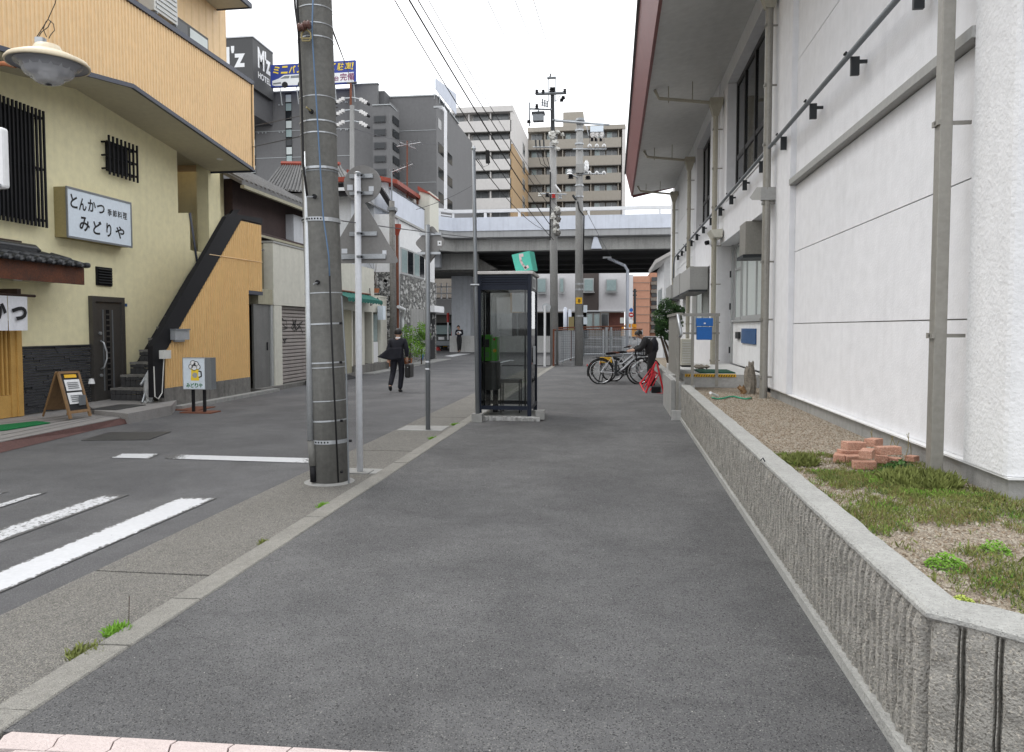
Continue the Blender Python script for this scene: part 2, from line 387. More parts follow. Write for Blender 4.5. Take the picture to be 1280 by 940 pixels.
def chain(*seqs):                                   # joints given as lists of (x, y, z, r); a later list may start at a joint already placed
    vs_, es, rs, idx = [], [], [], {}
    for q in seqs:
        prev = None
        for p in q:
            k = (round(p[0], 4), round(p[1], 4), round(p[2], 4))
            if k not in idx: idx[k] = len(vs_); vs_.append(p[:3]); rs.append(p[3])
            if prev is not None: es.append((prev, idx[k]))
            prev = idx[k]
    return vs_, es, rs
def scatter(name, m, parent, pts, shape, sizes, kind='stuff', tilt=None):
    """many small pieces joined into one mesh: shape = (verts, faces); random spin and size"""
    sv_ = np.array(shape[0], float); sf = shape[1]; n_ = len(pts); V = []
    rng = np.random.RandomState(3)
    for i in range(n_):
        a = rng.rand()*6.283; t = (rng.rand()-.5)*(tilt if tilt is not None else 3.1); b = (rng.rand()-.5)*(tilt if tilt is not None else 3.1)
        ca, sa, ct, st, cb, sb = math.cos(a), math.sin(a), math.cos(t), math.sin(t), math.cos(b), math.sin(b)
        Rm = np.array([[ca, -sa, 0], [sa, ca, 0], [0, 0, 1]]) @ np.array([[1, 0, 0], [0, ct, -st], [0, st, ct]]) @ np.array([[cb, 0, sb], [0, 1, 0], [-sb, 0, cb]])
        V.append((sv_*sizes[i]) @ Rm.T + np.array(pts[i]))
    V = np.concatenate(V); k = len(sv_)
    me = bpy.data.meshes.new(name); fs_ = [tuple(j+i*k for j in q) for i in range(n_) for q in sf]
    org = np.array(tuple(ORG[parent])) if parent else np.zeros(3)
    me.from_pydata((V-org).tolist(), [], fs_); me.materials.append(MATS[m])
    o = bpy.data.objects.new(name, me); COL.objects.link(o)
    if parent: o.parent = parent
    if kind: o['kind'] = kind
    return o
OCT = ([(1, 0, 0), (-.9, .1, 0), (0, .8, .1), (.1, -.9, 0), (0, 0, .6), (0, .1, -.6)], [(0, 2, 4), (2, 1, 4), (1, 3, 4), (3, 0, 4), (2, 0, 5), (1, 2, 5), (3, 1, 5), (0, 3, 5)])
LEAF = ([(-.5, 0, 0), (0, -.28, .05), (.5, 0, .12), (0, .28, .05)], [(0, 1, 2, 3)])
BLADE = ([(-.12, 0, 0), (.12, 0, 0), (.05, .15, .7), (.02, .4, 1.0)], [(0, 1, 2), (0, 2, 3)])
# ================================================================== GROUND
g = MB().add([(-1500, -1500, -.12), (1500, -1500, -.12), (1500, 1500, -.12), (-1500, 1500, -.12)], [(0, 1, 2, 3)]).build('ground', 'base_ground', kind='structure')
g = B(-70, 70, -30, 160, -.11, -.05).build('road', 'asphalt', kind='structure')
YA = 2.52; YB = 1.9
pa = RZ(0, 914); pb = RZ(460, 939)
sl = (pb.y-pa.y)/(pb.x-pa.x)
def yl(x): return pa.y + sl*(x-pa.x)              # joint between asphalt walk and block paving
m_ = MB(); m_.prism([(-2.24, yl(-2.24), -.1), (1.6, yl(1.6), -.1), (1.6, 30, -.1), (-2.24, 30, -.1)], (0, 0, .1))
m_.build('sidewalk', 'walk_asphalt', kind='structure')
B(-4.5, 4.5, 30.004, 41, -.1, -.004).build('far_sidewalk', 'walk_asphalt', kind='structure')
# darker patch seams in the walk surface are left to the material; block paving in front
pv = setting('block_paving')
def wavy(w, d):
    n_ = 7; a = [(w*i/n_, .0) for i in range(n_+1)]
    b = [(w+.010*math.sin(2*PI*j/4), d*j/4) for j in range(1, 4)]
    c = [(w*i/n_, d) for i in range(n_, -1, -1)]
    e = [(.010*math.sin(2*PI*j/4), d*j/4) for j in (3, 2, 1)]
    return [(x, y, -.06) for x, y in a+b+c+e]
pm = mesh_of(MB().prism(wavy(.21, .105), (0, 0, .062)), 'paver', 'paver')
for r_ in range(6):
    for c_ in range(13):
        x = -2.2+c_*.216+(r_ % 2)*.11; y = yl(x)-.106-r_*.110
        o = inst('paver', pm, pv, (x, y, random.uniform(-.002, .002)), (0, 0, math.atan(sl)+random.uniform(-.006, .006)))
MB().prism([(-2.24, yl(-2.24)-.006, -.08), (1.6, yl(1.6)-.006, -.08), (1.6, .2, -.08), (-2.24, .2, -.08)], (0, 0, .045)).build('joint_bed', 'dirt', pv)
# kerb of single stones
kb = setting('kerb')
km = MB(); km.prism([(-2.415, 0, -.12), (-2.243, 0, -.12), (-2.243, 0, .0), (-2.25, 0, .008), (-2.41, 0, .004), (-2.418, 0, -.006)], (0, .592, 0))
km = mesh_of(km, 'kerb_stone', 'kerb')
y = .17
while y < 29:
    inst('kerb_stone', km, kb, (random.uniform(-.004, .004), y, random.uniform(-.003, .003)), (0, 0, random.uniform(-.003, .003))); y += .6
gt = setting('gutter')
gy = [-3.0, .4, 4.22, 8.9, 12.4, 16, 20, 24, 28.5]
for a, b in zip(gy[:-1], gy[1:]):
    MB().prism([(-3.215, a+.008, -.1), (-2.44, a+.02, -.1), (-2.44, b-.008, -.1), (-3.215, b-.012, -.1)], (0, 0, .076)).build('slab', 'aggregate', gt)
B(-2.44, -2.418, -3, 28.5, -.1, -.034).build('earth_joint', 'dirt', gt)
rng = np.random.RandomState(5)
pts = [(-2.428+rng.randn()*.008, rng.uniform(.8, 9), -.03) for _ in range(900)]
scatter('joint_pebbles', 'gravel_light', gt, pts, OCT, rng.uniform(.004, .011, 900))
# ---- small square blocks round the pole feet
box('footing_slab', 'concrete', gt, -3.18, -2.5, 10.7, 11.25, -.09, -.018)
box('access_slab', 'concrete', gt, -2.9, -2.45, 7.45, 7.72, -.09, -.020)
# ---- road markings
def strip(name, pix, m, z=-.044):
    pts = [RZ(x, y, z) for x, y in pix]; a, b, c, d = pts; n1, n2 = 60, 14
    vs_, fs_, ed = [], [], []
    for i in range(n1+1):
        for j in range(n2+1):
            p = (a.lerp(b, i/n1)).lerp(d.lerp(c, i/n1), j/n2)
            vs_.append(tuple(p)); e = min(j, n2-j)/2.5; e2 = min(i, n1-i)/2.
            ed.append(1-min(1, min(e, e2)))
    k = n2+1
    fs_ = [(i*k+j, (i+1)*k+j, (i+1)*k+j+1, i*k+j+1) for i in range(n1) for j in range(n2)]
    me = bpy.data.meshes.new(name); me.from_pydata(vs_, [], fs_); me.materials.append(MATS[m])
    at = me.attributes.new('edge', 'FLOAT', 'POINT'); at.data.foreach_set('value', ed)
    o = bpy.data.objects.new(name, me); COL.objects.link(o); return o
mk = setting('road_markings')
def mark(*a):
    o = strip(*a); o.parent = mk
mark('crossing_bar', [(-500, 918), (226, 621), (272, 622), (-500, 959)], 'line_fresh')
mark('crossing_bar', [(-500, 825), (128, 618), (162, 618), (-500, 862)], 'line_worn')
mark('crossing_bar', [(-500, 786), (42, 616), (60, 615), (-500, 797)], 'line_worn')
mark('crossing_bar', [(-500, 741), (4, 615), (12, 614), (-500, 749)], 'line_worn')
mark('stop_line', [(136, 572), (150, 567), (200, 567), (188, 573)], 'line_fresh')
mark('stop_line', [(206, 573), (218, 568), (402, 573), (398, 579)], 'line_fresh')
mark('lane_line', [(554, 445), (572, 442), (590, 442), (566, 446)], 'line_fresh')
for q in ([(622, 453), (637, 449.5), (640, 450.5), (624, 454.5)], [(637, 449.5), (655, 453), (653, 454), (637, 450.5)], [(622, 456), (654, 453), (655, 454), (622, 457.5)]): mark('painted_diamond', q, 'line_fresh')
# manhole and patch near the restaurant
c = RZ(160, 545, -.045); MB().obox((c.x, c.y, -.046), .9, .8, .012, .2).build('asphalt_patch', 'tile_mosaic', mk)
# ================================================================== PLANTER on the right
TOPZ = .58; P0 = Vector((1.13, 12.35)); P1 = RZ(1157, 761, TOPZ).xy+Vector((.02, .018)); P2 = RZ(1280, 790, TOPZ).xy; P2 = P1+(P2-P1).normalized()*1.3
pw = thing('planter_wall', 'ribbed exposed aggregate concrete planter wall with pale coping beside the pavement', 'wall', (1.1, 7, 0))
def ribs(a, b, pitch, amp, name, pr=None, zb=.05, zt=.550):
    d = (b-a); Ln = d.length; t = d/Ln; nrm = Vector((t.y, -t.x))   # towards the walk side
    if nrm.x > 0 and abs(t.y) > .7: nrm = -nrm
    if abs(t.y) <= .7 and nrm.y > 0: nrm = -nrm
    n_ = int(Ln/pitch); pr = pr or [(-.03, -1), (.13, -1), (.20, .2), (.30, .85), (.52, 1), (.74, .85), (.84, .2), (.90, -.95)]
    nz_ = 9; vs_ = []; cols = []
    for i in range(n_):
        jj = random.uniform(-.04, .04)*(pitch < .1)
        for u_, h_ in pr: cols.append(((i+u_+jj*(h_ > 0))*pitch, h_, i))
    for s_, h_, i in cols:
        for k in range(nz_+1):
            z = zb+(zt-zb)*k/nz_
            o = h_*amp*(.72 if k in (0, nz_) and h_ > 0 else 1)
            o += noise.noise(Vector((s_*22, z*24, 3.1)))*.010 + noise.noise(Vector((s_*60, z*60, 7)))*.009
            if k == nz_ and h_ > 0: o -= .006
            p = a+t*s_+nrm*o; vs_.append((p.x, p.y, z))
    kk = nz_+1; fs_ = [(i*kk+k, (i+1)*kk+k, (i+1)*kk+k+1, i*kk+k+1) for i in range(len(cols)-1) for k in range(nz_)]
    return MB().add(vs_, fs_).build(name, 'rib_aggregate', pw)
ribs(P0, P1, .0745, .024, 'ribbed_face')
ribs(P1, P2, .105, .016, 'ribbed_face', [(0, -.8), (.05, -.9), (.09, .7), (.2, 1), (.78, .95), (.84, .7), (.87, -.85), (.915, -.9), (.925, .5), (.955, .5), (.965, -1.1)])
IN = .125
core = [(P0.x+.022, P0.y), (P1.x+.022, P1.y+.022), (P2.x, P2.y+.022), (P2.x, P2.y+.1), (P1.x+IN-.01, P1.y+.08), (P0.x+IN-.01, P0.y)]
MB().prism([(x, y, 0) for x, y in core], (0, 0, .548)).build('core', 'concrete_dirty', pw)
# coping with worn, uneven edges
def copping():
    out, inn = [], []
    segs = [(P0, P1), (P1, P2)]
    N = 110
    for i in range(N+1):
        p = P0.lerp(P1, i/N); out.append((p.x-.022+noise.noise(Vector((p.y*9, 0, 0)))*.005, p.y)); inn.append((p.x+IN+noise.noise(Vector((p.y*5, 4, 0)))*.012, p.y + (.13 if i == N else 0)*0))
    inn[-1] = (P1.x+IN+.015, P1.y+.075); out[-1] = (P1.x-.02, P1.y-.016)
    for i in range(1, 13):
        p = P1.lerp(P2, i/12); out.append((p.x, p.y-.022+noise.noise(Vector((p.x*9, 2, 0)))*.005)); inn.append((p.x+.05+(.09*(1-i/12)), p.y+.115))
    n_ = len(out); vs_ = []
    for (ox, oy), (ix, iy) in zip(out, inn):
        h_ = noise.noise(Vector((ox*3, oy*3, 5)))*.003
        vs_ += [(ox, oy, .553), (ox+.0, oy, TOPZ-.012+h_), (ox+.012, oy+.004, TOPZ+h_), (ix-.01, iy, TOPZ+h_), (ix, iy, TOPZ-.012), (ix, iy, .44)]
    fs_ = [(i*6+k, (i+1)*6+k, (i+1)*6+(k+1) % 6, i*6+(k+1) % 6) for i in range(n_-1) for k in range(6)] + [tuple(range(6)), tuple(range((n_-1)*6, n_*6))[::-1]]
    return MB().add(vs_, fs_)
copping().build('coping', 'coping', pw)
MB().prism([(P0.x-.035, P0.y, 0), (P1.x-.045, P1.y-.05, 0), (P2.x, P2.y-.05, 0), (P2.x, P2.y+.0, 0), (P1.x, P1.y+.0, 0), (P0.x, P0.y, 0)], (0, 0, .05)).build('base_strip', 'coping', pw)
h = P0.lerp(P1, .72); MB().tube([(h.x, h.y, .55), (h.x-.03, h.y, .60), (h.x-.045, h.y, .58)], .005, 6).build('wire_hook', 'dark_metal', pw)
# end return of the planter (near the entrance)
box('end_wall', 'concrete_light', pw, 1.13, 1.13+.2, 12.36, 12.52, 0, .56)
# ---- gravel bed
bed = [(P0.x+.11, 14.2), (P0.x+.11, P0.y), (P1.x+.12, P1.y+.09), (P2.x, P2.y+.10), (4.5, 1.8), (4.5, 5.2), (2.42, 5.2), (2.42, 14.2)]
MB().prism([(x, y, .30) for x, y in bed], (0, 0, .195)).build('planter_bed', 'gravel', kind='structure')
def inbed(x, y):
    if y > 4.62 and x > 2.28: return False
    if y < P1.y+.12: return x > P1.x+.2 and y > P1.y+.10-(x-P1.x)*(P1.y-P2.y)/(P2.x-P1.x)
    return P0.x+(P1.x-P0.x)*(P0.y-y)/(P0.y-P1.y)+.13 < x < 3.6
rng = np.random.RandomState(11)
def bedpts(n_, ymin, ymax, f=lambda x, y: True, z=.497, pw_=1.0):
    out = []
    while len(out) < n_:
        y = ymin+(ymax-ymin)*rng.rand()**pw_; x = rng.uniform(1.2, 3.4 if y < 4.6 else 2.3)
        if inbed(x, y) and f(x, y): out.append((x, y, z))
    return out
p_ = bedpts(9000, 2.3, 12, pw_=1.6); scatter('gravel_stones', 'gravel_light', None, p_, OCT, rng.uniform(.006, .015, 9000))
p_ = bedpts(9000, 2.3, 12, pw_=1.6); scatter('gravel_pebbles', 'gravel_brown', None, p_, OCT, rng.uniform(.005, .013, 9000))
def wd(x, y):   # where the weeds grow
    n1 = noise.noise(Vector((x*1.9, y*1.5, 1.3)))+.5*noise.noise(Vector((x*5, y*5, 4)))+.45*noise.noise(Vector((x*17, y*17, 2)))+random.uniform(-.22, .22)
    k = -.06 if y < 5.1 else (.35 if y > 5.75 else .02)
    if 2.0 < x and 3.55 < y < 4.35: k = .33
    return n1 > k
def weeds(name, m, n_, smin, smax, f, shape, tilt=1.1, dz=0):
    q = bedpts(n_, 2.3, 6.1, f); q = [(x, y, .495+dz*random.random()) for x, y, z in q]
    return scatter(name, m, None, q, shape, np.random.RandomState(n_).uniform(smin, smax, n_), tilt=tilt)
weeds('ground_cover', 'weed', 30000, .010, .030, wd, BLADE, dz=.020)
weeds('dry_ground_cover', 'weed_brown', 15000, .009, .024, lambda x, y: wd(x, y) and noise.noise(Vector((x*4, y*4, 9))) > -.1, BLADE, dz=.018)
weeds('creeping_leaves', 'weed', 9000, .007, .014, wd, LEAF, 1.2, .024); weeds('young_ground_cover', 'leaf_mid', 7000, .008, .022, lambda x, y: wd(x, y) and noise.noise(Vector((x*3, y*3, 19))) > .05, BLADE, dz=.02)
weeds('bright_ground_cover', 'weed_bright', 5000, .008, .022, lambda x, y: wd(x, y) and noise.noise(Vector((x*5, y*5, 31))) > .22, BLADE, dz=.03); weeds('tall_ground_cover', 'weed', 900, .03, .055, lambda x, y: wd(x, y) and noise.noise(Vector((x*6, y*6, 41))) > .2, BLADE, dz=.01)
def clump(name, label, cat, px, py, m, r_, n_, h_=.08, shape=LEAF, s0=.012, s1=.028, cen=None, group=None):
    c = Vector(cen) if cen else RZ(px, py, .5); rg = np.random.RandomState(int(px+py)); q = []
    for _ in range(n_):
        a = rg.rand()*6.28; rr = r_*math.sqrt(rg.rand()); zz = h_*(1-(rr/r_)**2)*rg.rand()**.6
        q.append((c.x+rr*math.cos(a), c.y+rr*math.sin(a), c.z-.003+zz))
    return tag(scatter(name, m, None, q, shape, rg.uniform(s0, s1, n_), None, 1.6), label, cat, group)
clump('sedum', 'bright green cushion of sedum amid the weeds near the planter corner', 'plant', 1183, 708, 'weed_bright', .085, 900, .06, s0=.008, s1=.018)
clump('sedum', 'small bright green sedum at the right edge of the weedy bed', 'plant', 1243, 690, 'weed_bright', .07, 500, .06, s0=.008, s1=.018)
clump('sedum', 'yellow-green succulent cushion hugging the inner corner of the coping', 'plant', 1190, 740, 'weed_lime', .045, 380, .03, s0=.008, s1=.018, cen=(1.27, 2.86, .5))
clump('sedum', 'pale lime succulent spilling at the bottom right of the bed', 'plant', 1240, 755, 'weed_lime', .05, 380, .025, s0=.008, s1=.018, cen=(1.52, 2.74, .5))
clump('leafy_weed', 'leafy dark green weed growing in front of the brick pile', 'plant', 1125, 592, 'leaf_mid', .13, 700, .10, s0=.02, s1=.045)
clump('grass_tuft', 'tall grass tufts along the foot of the grey drainpipe', 'plant', 1150, 606, 'weed', .22, 2600, .03, BLADE, .04, .10)
clump('grass_tuft', 'small tuft of grass beside the coping left of the bricks', 'plant', 1000, 580, 'weed', .12, 900, .03, BLADE, .03, .08)
tw = thing('dry_weed', 'tall thin seed stalks sticking up behind the brick pile', 'plant', tuple(RZ(1110, 570, .5)))
for k in range(7):
    b0 = RZ(1085+k*9, 575+random.uniform(-6, 6), .5); b1 = b0+Vector((random.uniform(-.06, .10), 0, random.uniform(.12, .26)))
    MB().tube([b0, b0.lerp(b1, .5)+Vector((.012, 0, 0)), b1], .0022, 5).build('stalk', 'weed_brown', tw)
    for j in range(5):
        p = b0.lerp(b1, .45+.13*j); MB().add(*[[tuple(p+Vector(v)*.02) for v in LEAF[0]], LEAF[1]]).build('leaf', 'weed', tw)
# ---- loose bricks
bl = [((1067, 556, .66), .3, 'whole brick lying flat on the top left of the brick pile'), ((1092, 552, .66), .9, 'brick at the back of the pile lying crosswise'),
      ((1110, 562, .66), .2, 'pale brick resting on the right of the pile top'), ((1084, 566, .645), 1.1, 'brick bridging the middle of the pile'),
      ((1061, 566, .56), .15, 'brick half hidden under the pile on its left'), ((1050, 571, .535), 1.2, 'brick standing end-on at the far left of the pile'),
      ((1069, 573, .535), .1, 'brick in the lower row second from the left of the pile'), ((1080, 580, .535), -.1, 'nearest brick at the front foot of the pile'),
      ((1101, 571, .56), 1.3, 'brick turned end-on in front of the pile centre'), ((1112, 575, .535), -.5, 'brick at the lower right of the pile beside the weed'),
      ((1140, 572, .535), .7, 'broken brick lying apart near the drainpipe')]
bm_ = mesh_of(MB().box(-.092, .092, -.045, .045, -.028, .028), 'loose_brick', 'brick_loose')
for (px, py, z), a, lb in bl:
    p = RZ(px, py, z); o = inst('loose_brick', bm_, None, (p.x, p.y, z-.005), (random.uniform(-.04, .04), random.uniform(-.04, .04), a), (.82, .9, 1) if 'broken' not in lb else (.4, .8, .7))
    b = o.modifiers.new('b', 'BEVEL'); b.width = .004; b.segments = 2
    tag(o, lb, 'brick', 'loose bricks on the gravel bed')
# green hose reel scrap and white tap on gravel
hz = thing('garden_hose', 'green garden hose end with white fitting lying on the gravel', 'hose', tuple(RZ(905, 497, .5)))
MB().tube([RZ(890+i*7, 497+1.6*math.sin(i*1.3), .515) for i in range(8)], .012, 6).build('hose', 'hose_green', hz, smooth=True)
MB().tube([RZ(888, 491, .60), RZ(897, 495, .53)], .02, 8).build('fitting', 'white_paint', hz)
st = RZ(934, 492, .5)
ts = thing('tree_stump', 'weathered twisted tree stump leaning by the downpipe', 'stump', tuple(st))
sg = 16
def log_(c, hgt, r0, r1, lean, sd_):
    vs_ = []; nk = 14
    for k in range(nk+1):
        u_ = k/nk
        for j in range(sg):
            a = 2*PI*j/sg; rr = (r0+(r1-r0)*u_)*(1+.45*noise.noise(Vector((math.cos(a)*1.8+sd_, math.sin(a)*1.8, u_*1.5)))+.10*((j*7) % 3))
            zz = c.z-.02+hgt*u_+(.09*noise.noise(Vector((math.cos(a)*3, math.sin(a)*3, sd_))) if k > nk-3 else 0)
            vs_.append((c.x+lean[0]*u_+.02*math.sin(u_*5)+rr*math.cos(a), c.y+lean[1]*u_+rr*math.sin(a), zz))
    return MB().add(vs_, [(k*sg+j, k*sg+(j+1) % sg, (k+1)*sg+(j+1) % sg, (k+1)*sg+j) for k in range(nk) for j in range(sg)]+[tuple(range(nk*sg, (nk+1)*sg))])
log_(st, .42, .085, .05, (.04, 0), 1).build('trunk', 'stump', ts); log_(st+Vector((.07, .03, 0)), .50, .05, .035, (.01, 0), 5).build('broken_stem', 'stump', ts); log_(st+Vector((-.07, -.03, 0)), .12, .05, .045, (0, 0), 9).build('small_log', 'wood_frame', ts)
# tufts in the kerb joint
def tuft(x, y, r_, n_, lb, m='weed_bright', s1=.05):
    clump('kerb_weed', lb, 'weed', x*10, y*10, m, r_, n_, .02, BLADE, .02, s1, cen=(x, y, -.03), group='weeds in the kerb joint')
tuft(-2.43, 3.35, .07, 260, 'grassy weed with a tall stalk nearest the camera in the kerb joint', s1=.06)
tuft(-2.43, 3.12, .09, 260, 'low green weeds at the kerb joint at the bottom left', 'weed')
tuft(-2.43, 4.9, .035, 90, 'tiny weed in the kerb joint below the crossing bar', 'weed')
tuft(-2.43, 6.0, .05, 160, 'bright weed in the kerb joint before the concrete pole')
tuft(-2.43, 9.9, .06, 160, 'bright weed in the kerb joint just before the grey signpost')
tuft(-2.43, 11.4, .08, 160, 'bright weed in the kerb joint beside the phone booth')
MB().tube([(-2.43, 3.42, -.03), (-2.425, 3.42, .10), (-2.43, 3.43, .14)], .002, 5).build('weed_stalk', 'wood_brown')
tag(bpy.data.objects['weed_stalk'], 'dark dry stalk standing in the kerb joint', 'weed')
# ================================================================== WHITE BUILDING on the right
wb = thing('white_building', 'long two-storey white stucco building with deep eaves and dark upper windows', 'building', (2.3, 4.6, .3))
def seg(name, y0, y1, z0, z1, X=2.30, m='stucco', d=.5, **k): return box(name, m, wb, X, X+d, y0, y1, z0, z1, **k)
box('core', 'plaster_white', wb, 2.9, 9, 4.75, 30.9, .2, 7)
box('backing', 'pipe_grey', wb, 2.345, 2.7, 5.1, 10.2, .3, 6.9)
for z0, z1 in ((.64, 1.553), (1.563, 2.477), (2.487, 3.33), (3.42, 4.915), (4.925, 5.70), (5.71, 6.94)):
    seg('wall_panel', 5.15, 10.1, z0, z1, 2.325, d=.3)
seg('belt_course', 5.15, 10.1, 3.338, 3.412, 2.24, 'beam_grey', .3)
# near pillar and end wall with softened corner
MB().prism([(2.262, 5.15, .64), (2.262, 4.66, .64), (2.275, 4.632, .64), (2.30, 4.62, .64), (2.7, 4.62, .64), (2.7, 5.15, .64)], (0, 0, 6.3)).build('pillar', 'stucco_coarse', wb)
MB().prism([(2.7, 4.62, .64), (9, 4.62, .64), (9, 4.9, .64), (2.7, 4.9, .64)], (0, 0, 7.6)).build('end_wall', 'stucco_coarse', wb)
seg('pillar', 10.1, 11.28, .64, 6.94, 2.255, 'stucco')
box('plinth', 'concrete', wb, 2.30, 2.6, 4.66, 11.3, .1, .622)
box('plinth_band', 'concrete', wb, 2.62, 9, 4.66, 5, .1, .622)
box('drip_edge', 'plaster_white', wb, 2.268, 2.6, 4.60, 11.3, .624, .637)
box('drip_edge', 'plaster_white', wb, 2.604, 9, 4.60, 4.9, .624, .637)
box('canopy', 'fascia_red', wb, 2.25, 4, 4.2, 4.615, 3.47, 3.60)
# bay 1
seg('wall', 11.29, 17.0, 3.3, 4.12); seg('wall', 11.29, 11.9, 4.13, 6.5); seg('wall', 15.95, 17.0, 4.13, 6.5); seg('wall', 11.29, 17.0, 6.51, 6.94)
seg('wall', 17.01, 18.2, .3, 6.94, 2.27)                                   # pilaster between bays
def window(y0, y1, z0, z1, X, mull, trans, fm='bronze_frame', gm='window_glass', t=.05):
    w = box('window', fm, wb, X+.02, X+.07, y0, y0+t, z0, z1)
    for ya, yb, za, zb in ((y1-t, y1, z0, z1), (y0+t, y1-t, z0, z0+t), (y0+t, y1-t, z1-t, z1)): box('frame', fm, w, X+.02, X+.07, ya, yb, za, zb)
    ys = [y0]+list(mull)+[y1]; zs = [z0]+list(trans)+[z1]
    for y in mull: box('mullion', fm, w, X+.015, X+.075, y-t/2, y+t/2, z0+t, z1-t)
    for z in trans: box('transom', fm, w, X+.025, X+.065, y0+t, y1-t, z-t/2, z+t/2)
    for a, b in zip(ys[:-1], ys[1:]):
        for c_, d_ in zip(zs[:-1], zs[1:]): box('pane', gm, w, X+.04+random.uniform(0, .004), X+.05, a, b, c_, d_)
    return w
window(11.9, 15.95, 4.15, 6.5, 2.46, (12.9, 13.9, 14.95), (4.95,), t=.09)
box('sill', 'plaster_white', wb, 2.28, 2.5, 11.9, 15.95, 4.10, 4.16)
box('reveal', 'plaster_white', wb, 2.75, 2.8, 11.28, 17, .5, 3.3)
# ground floor recess of bay 1
box('dado_panel', 'plaster_white', wb, 2.60, 2.75, 12.3, 16.75, .73, 1.62)
box('sill', 'window_frame', wb, 2.56, 2.75, 12.3, 16.75, 1.625, 1.675)
window(12.4, 15.9, 1.68, 3.28, 2.60, (13.4, 14.3, 15.3), (), 'window_frame', 'curtain', .07)
window(15.96, 16.7, 1.68, 3.28, 2.60, (), (2.75,), 'window_frame', 'curtain', .05)
box('door_post', 'window_frame', wb, 2.55, 2.60, 16.76, 16.84, .73, 3.28)
for z in (.95, 1.9, 2.6): box('hinge', 'dark_metal', wb, 2.52, 2.55, 16.77, 16.81, z, z+.14)
pl = RX(929, 418, 2.59); box('name_plate', 'blue_plate', wb, 2.575, 2.597, 14.05, 15.55, 1.20, 1.49)
box('intercom', 'dark_metal', wb, 2.55, 2.597, 15.75, 16.15, 1.28, 1.42)
box('vent_hood', 'pipe_grey', wb, 2.2, 2.58, 13.0, 13.6, 2.74, 3.29)
box('vent_lip', 'dark_metal', wb, 2.16, 2.56, 12.98, 13.62, 2.68, 2.735)
lh = MB().prism([RX(937, 247, 2.05), RX(946, 234, 2.05), RX(951, 234, 2.05), RX(951, 250, 2.05), RX(940, 250, 2.05)], (.22, 0, 0)).build('lamp_hood', 'beam_grey', wb)
# bay 2
seg('wall', 18.21, 22.4, 3.0, 4.2, 2.3); seg('wall', 18.21, 18.6, 4.21, 6.5); seg('wall', 21.6, 22.4, 4.21, 6.5); seg('wall', 18.21, 22.4, 6.51, 6.94)
window(18.6, 21.6, 4.2, 6.5, 2.46, (19.6, 20.6), (4.95,), t=.09)
seg('wall', 18.21, 22.4, .3, 1.3); window(18.21, 22.4, 1.31, 3.0, 2.4, (19.6, 21), (), 'window_frame', 'curtain', .07)
# bay 3: plain wall with joints
for y0, y1 in ((22.41, 25.0), (25.02, 27.9), (27.92, 30.9)):
    for z0, z1 in ((.3, 3.6), (3.615, 5.2), (5.215, 6.94)): seg('wall_panel', y0, y1, z0, z1, 2.30, 'plaster_white')
# roof
sf = MB().prism([(.73, 4.2, 6.60), (2.95, 4.2, 6.96), (2.95, 4.2, 7.0), (.73, 4.2, 6.66)], (0, 25.0, 0)).build('soffit', 'soffit', wb)
MB().prism([(.728, 4.19, 6.55), (.50, 4.19, 7.42), (.45, 4.19, 7.42), (.67, 4.19, 6.55)], (0, 25.02, 0)).build('fascia', 'fascia_red', wb)
MB().prism([(.73, 29.21, 6.50), (2.4, 29.21, 6.86), (2.4, 29.21, 7.05), (.5, 29.21, 7.42)], (0, .04, 0)).build('rake_board', 'fascia_red', wb)
MB().prism([(.40, 4.1, 7.425), (9, 4.1, 9.4), (9, 4.1, 9.5), (.40, 4.1, 7.5)], (0, 25.3, 0)).build('roof', 'roof_grey', wb)
MB().tube([(.47, 4.1, 7.52), (.47, 29.3, 7.52)], .05, 8).build('gutter', 'navy_trim', wb)
# downpipes
def clampb(X, Y, z, w=.1):
    return MB().box(X-.06, 2.29, Y-.008, Y+.008, z-.012, z+.012).box(X-.06, X-.045, Y-w/2, Y+w/2, z-.018, z+.018)
d = MB().box(2.085, 2.165, 5.20, 5.285, .48, 6.75).build('downpipe', 'pipe_grey', wb, bevel=.006)
for z in (1.45, 2.83, 4.9): clampb(2.13, 5.24, z).build('bracket', 'pipe_grey', d)
for i, (Y, zt, m_) in enumerate(((11.0, 5.95, 'pipe_grey'), (16.5, 6.0, 'pipe_beige'), (22.0, 6.0, 'pipe_beige'), (27.4, 6.0, 'pipe_beige'))):
    d = MB().tube([(2.14, Y, .45), (2.14, Y, zt)], .055, 12).build('downpipe', m_, wb, smooth=False)
    for k in range(7): clampb(2.14, Y, .8+k*.82).build('bracket', 'pipe_grey', d)
    MB().add([(2.08, Y-.06, zt), (2.20, Y-.06, zt), (2.20, Y+.06, zt), (2.08, Y+.06, zt), (2.02, Y-.12, zt+.22), (2.27, Y-.12, zt+.22), (2.27, Y+.12, zt+.22), (2.02, Y+.12, zt+.22)],
             [(0, 1, 2, 3), (0, 1, 5, 4), (1, 2, 6, 5), (2, 3, 7, 6), (3, 0, 4, 7)]).box(2.01, 2.28, Y-.13, Y+.13, zt+.22, zt+.36).build('hopper', 'pipe_beige', d)
    MB().tube([(2.1, Y, zt+.28), (.95, Y, zt+.42), (.86, Y, zt+.60)], .035, 8).build('drain_arm', 'pipe_beige', d)
    for x in (1.15, 1.65): MB().tube([(x, Y, zt+.32), (x, Y, 6.72+(x-1.1)*.1)], .011, 5).build('hanger', 'pipe_beige', d)
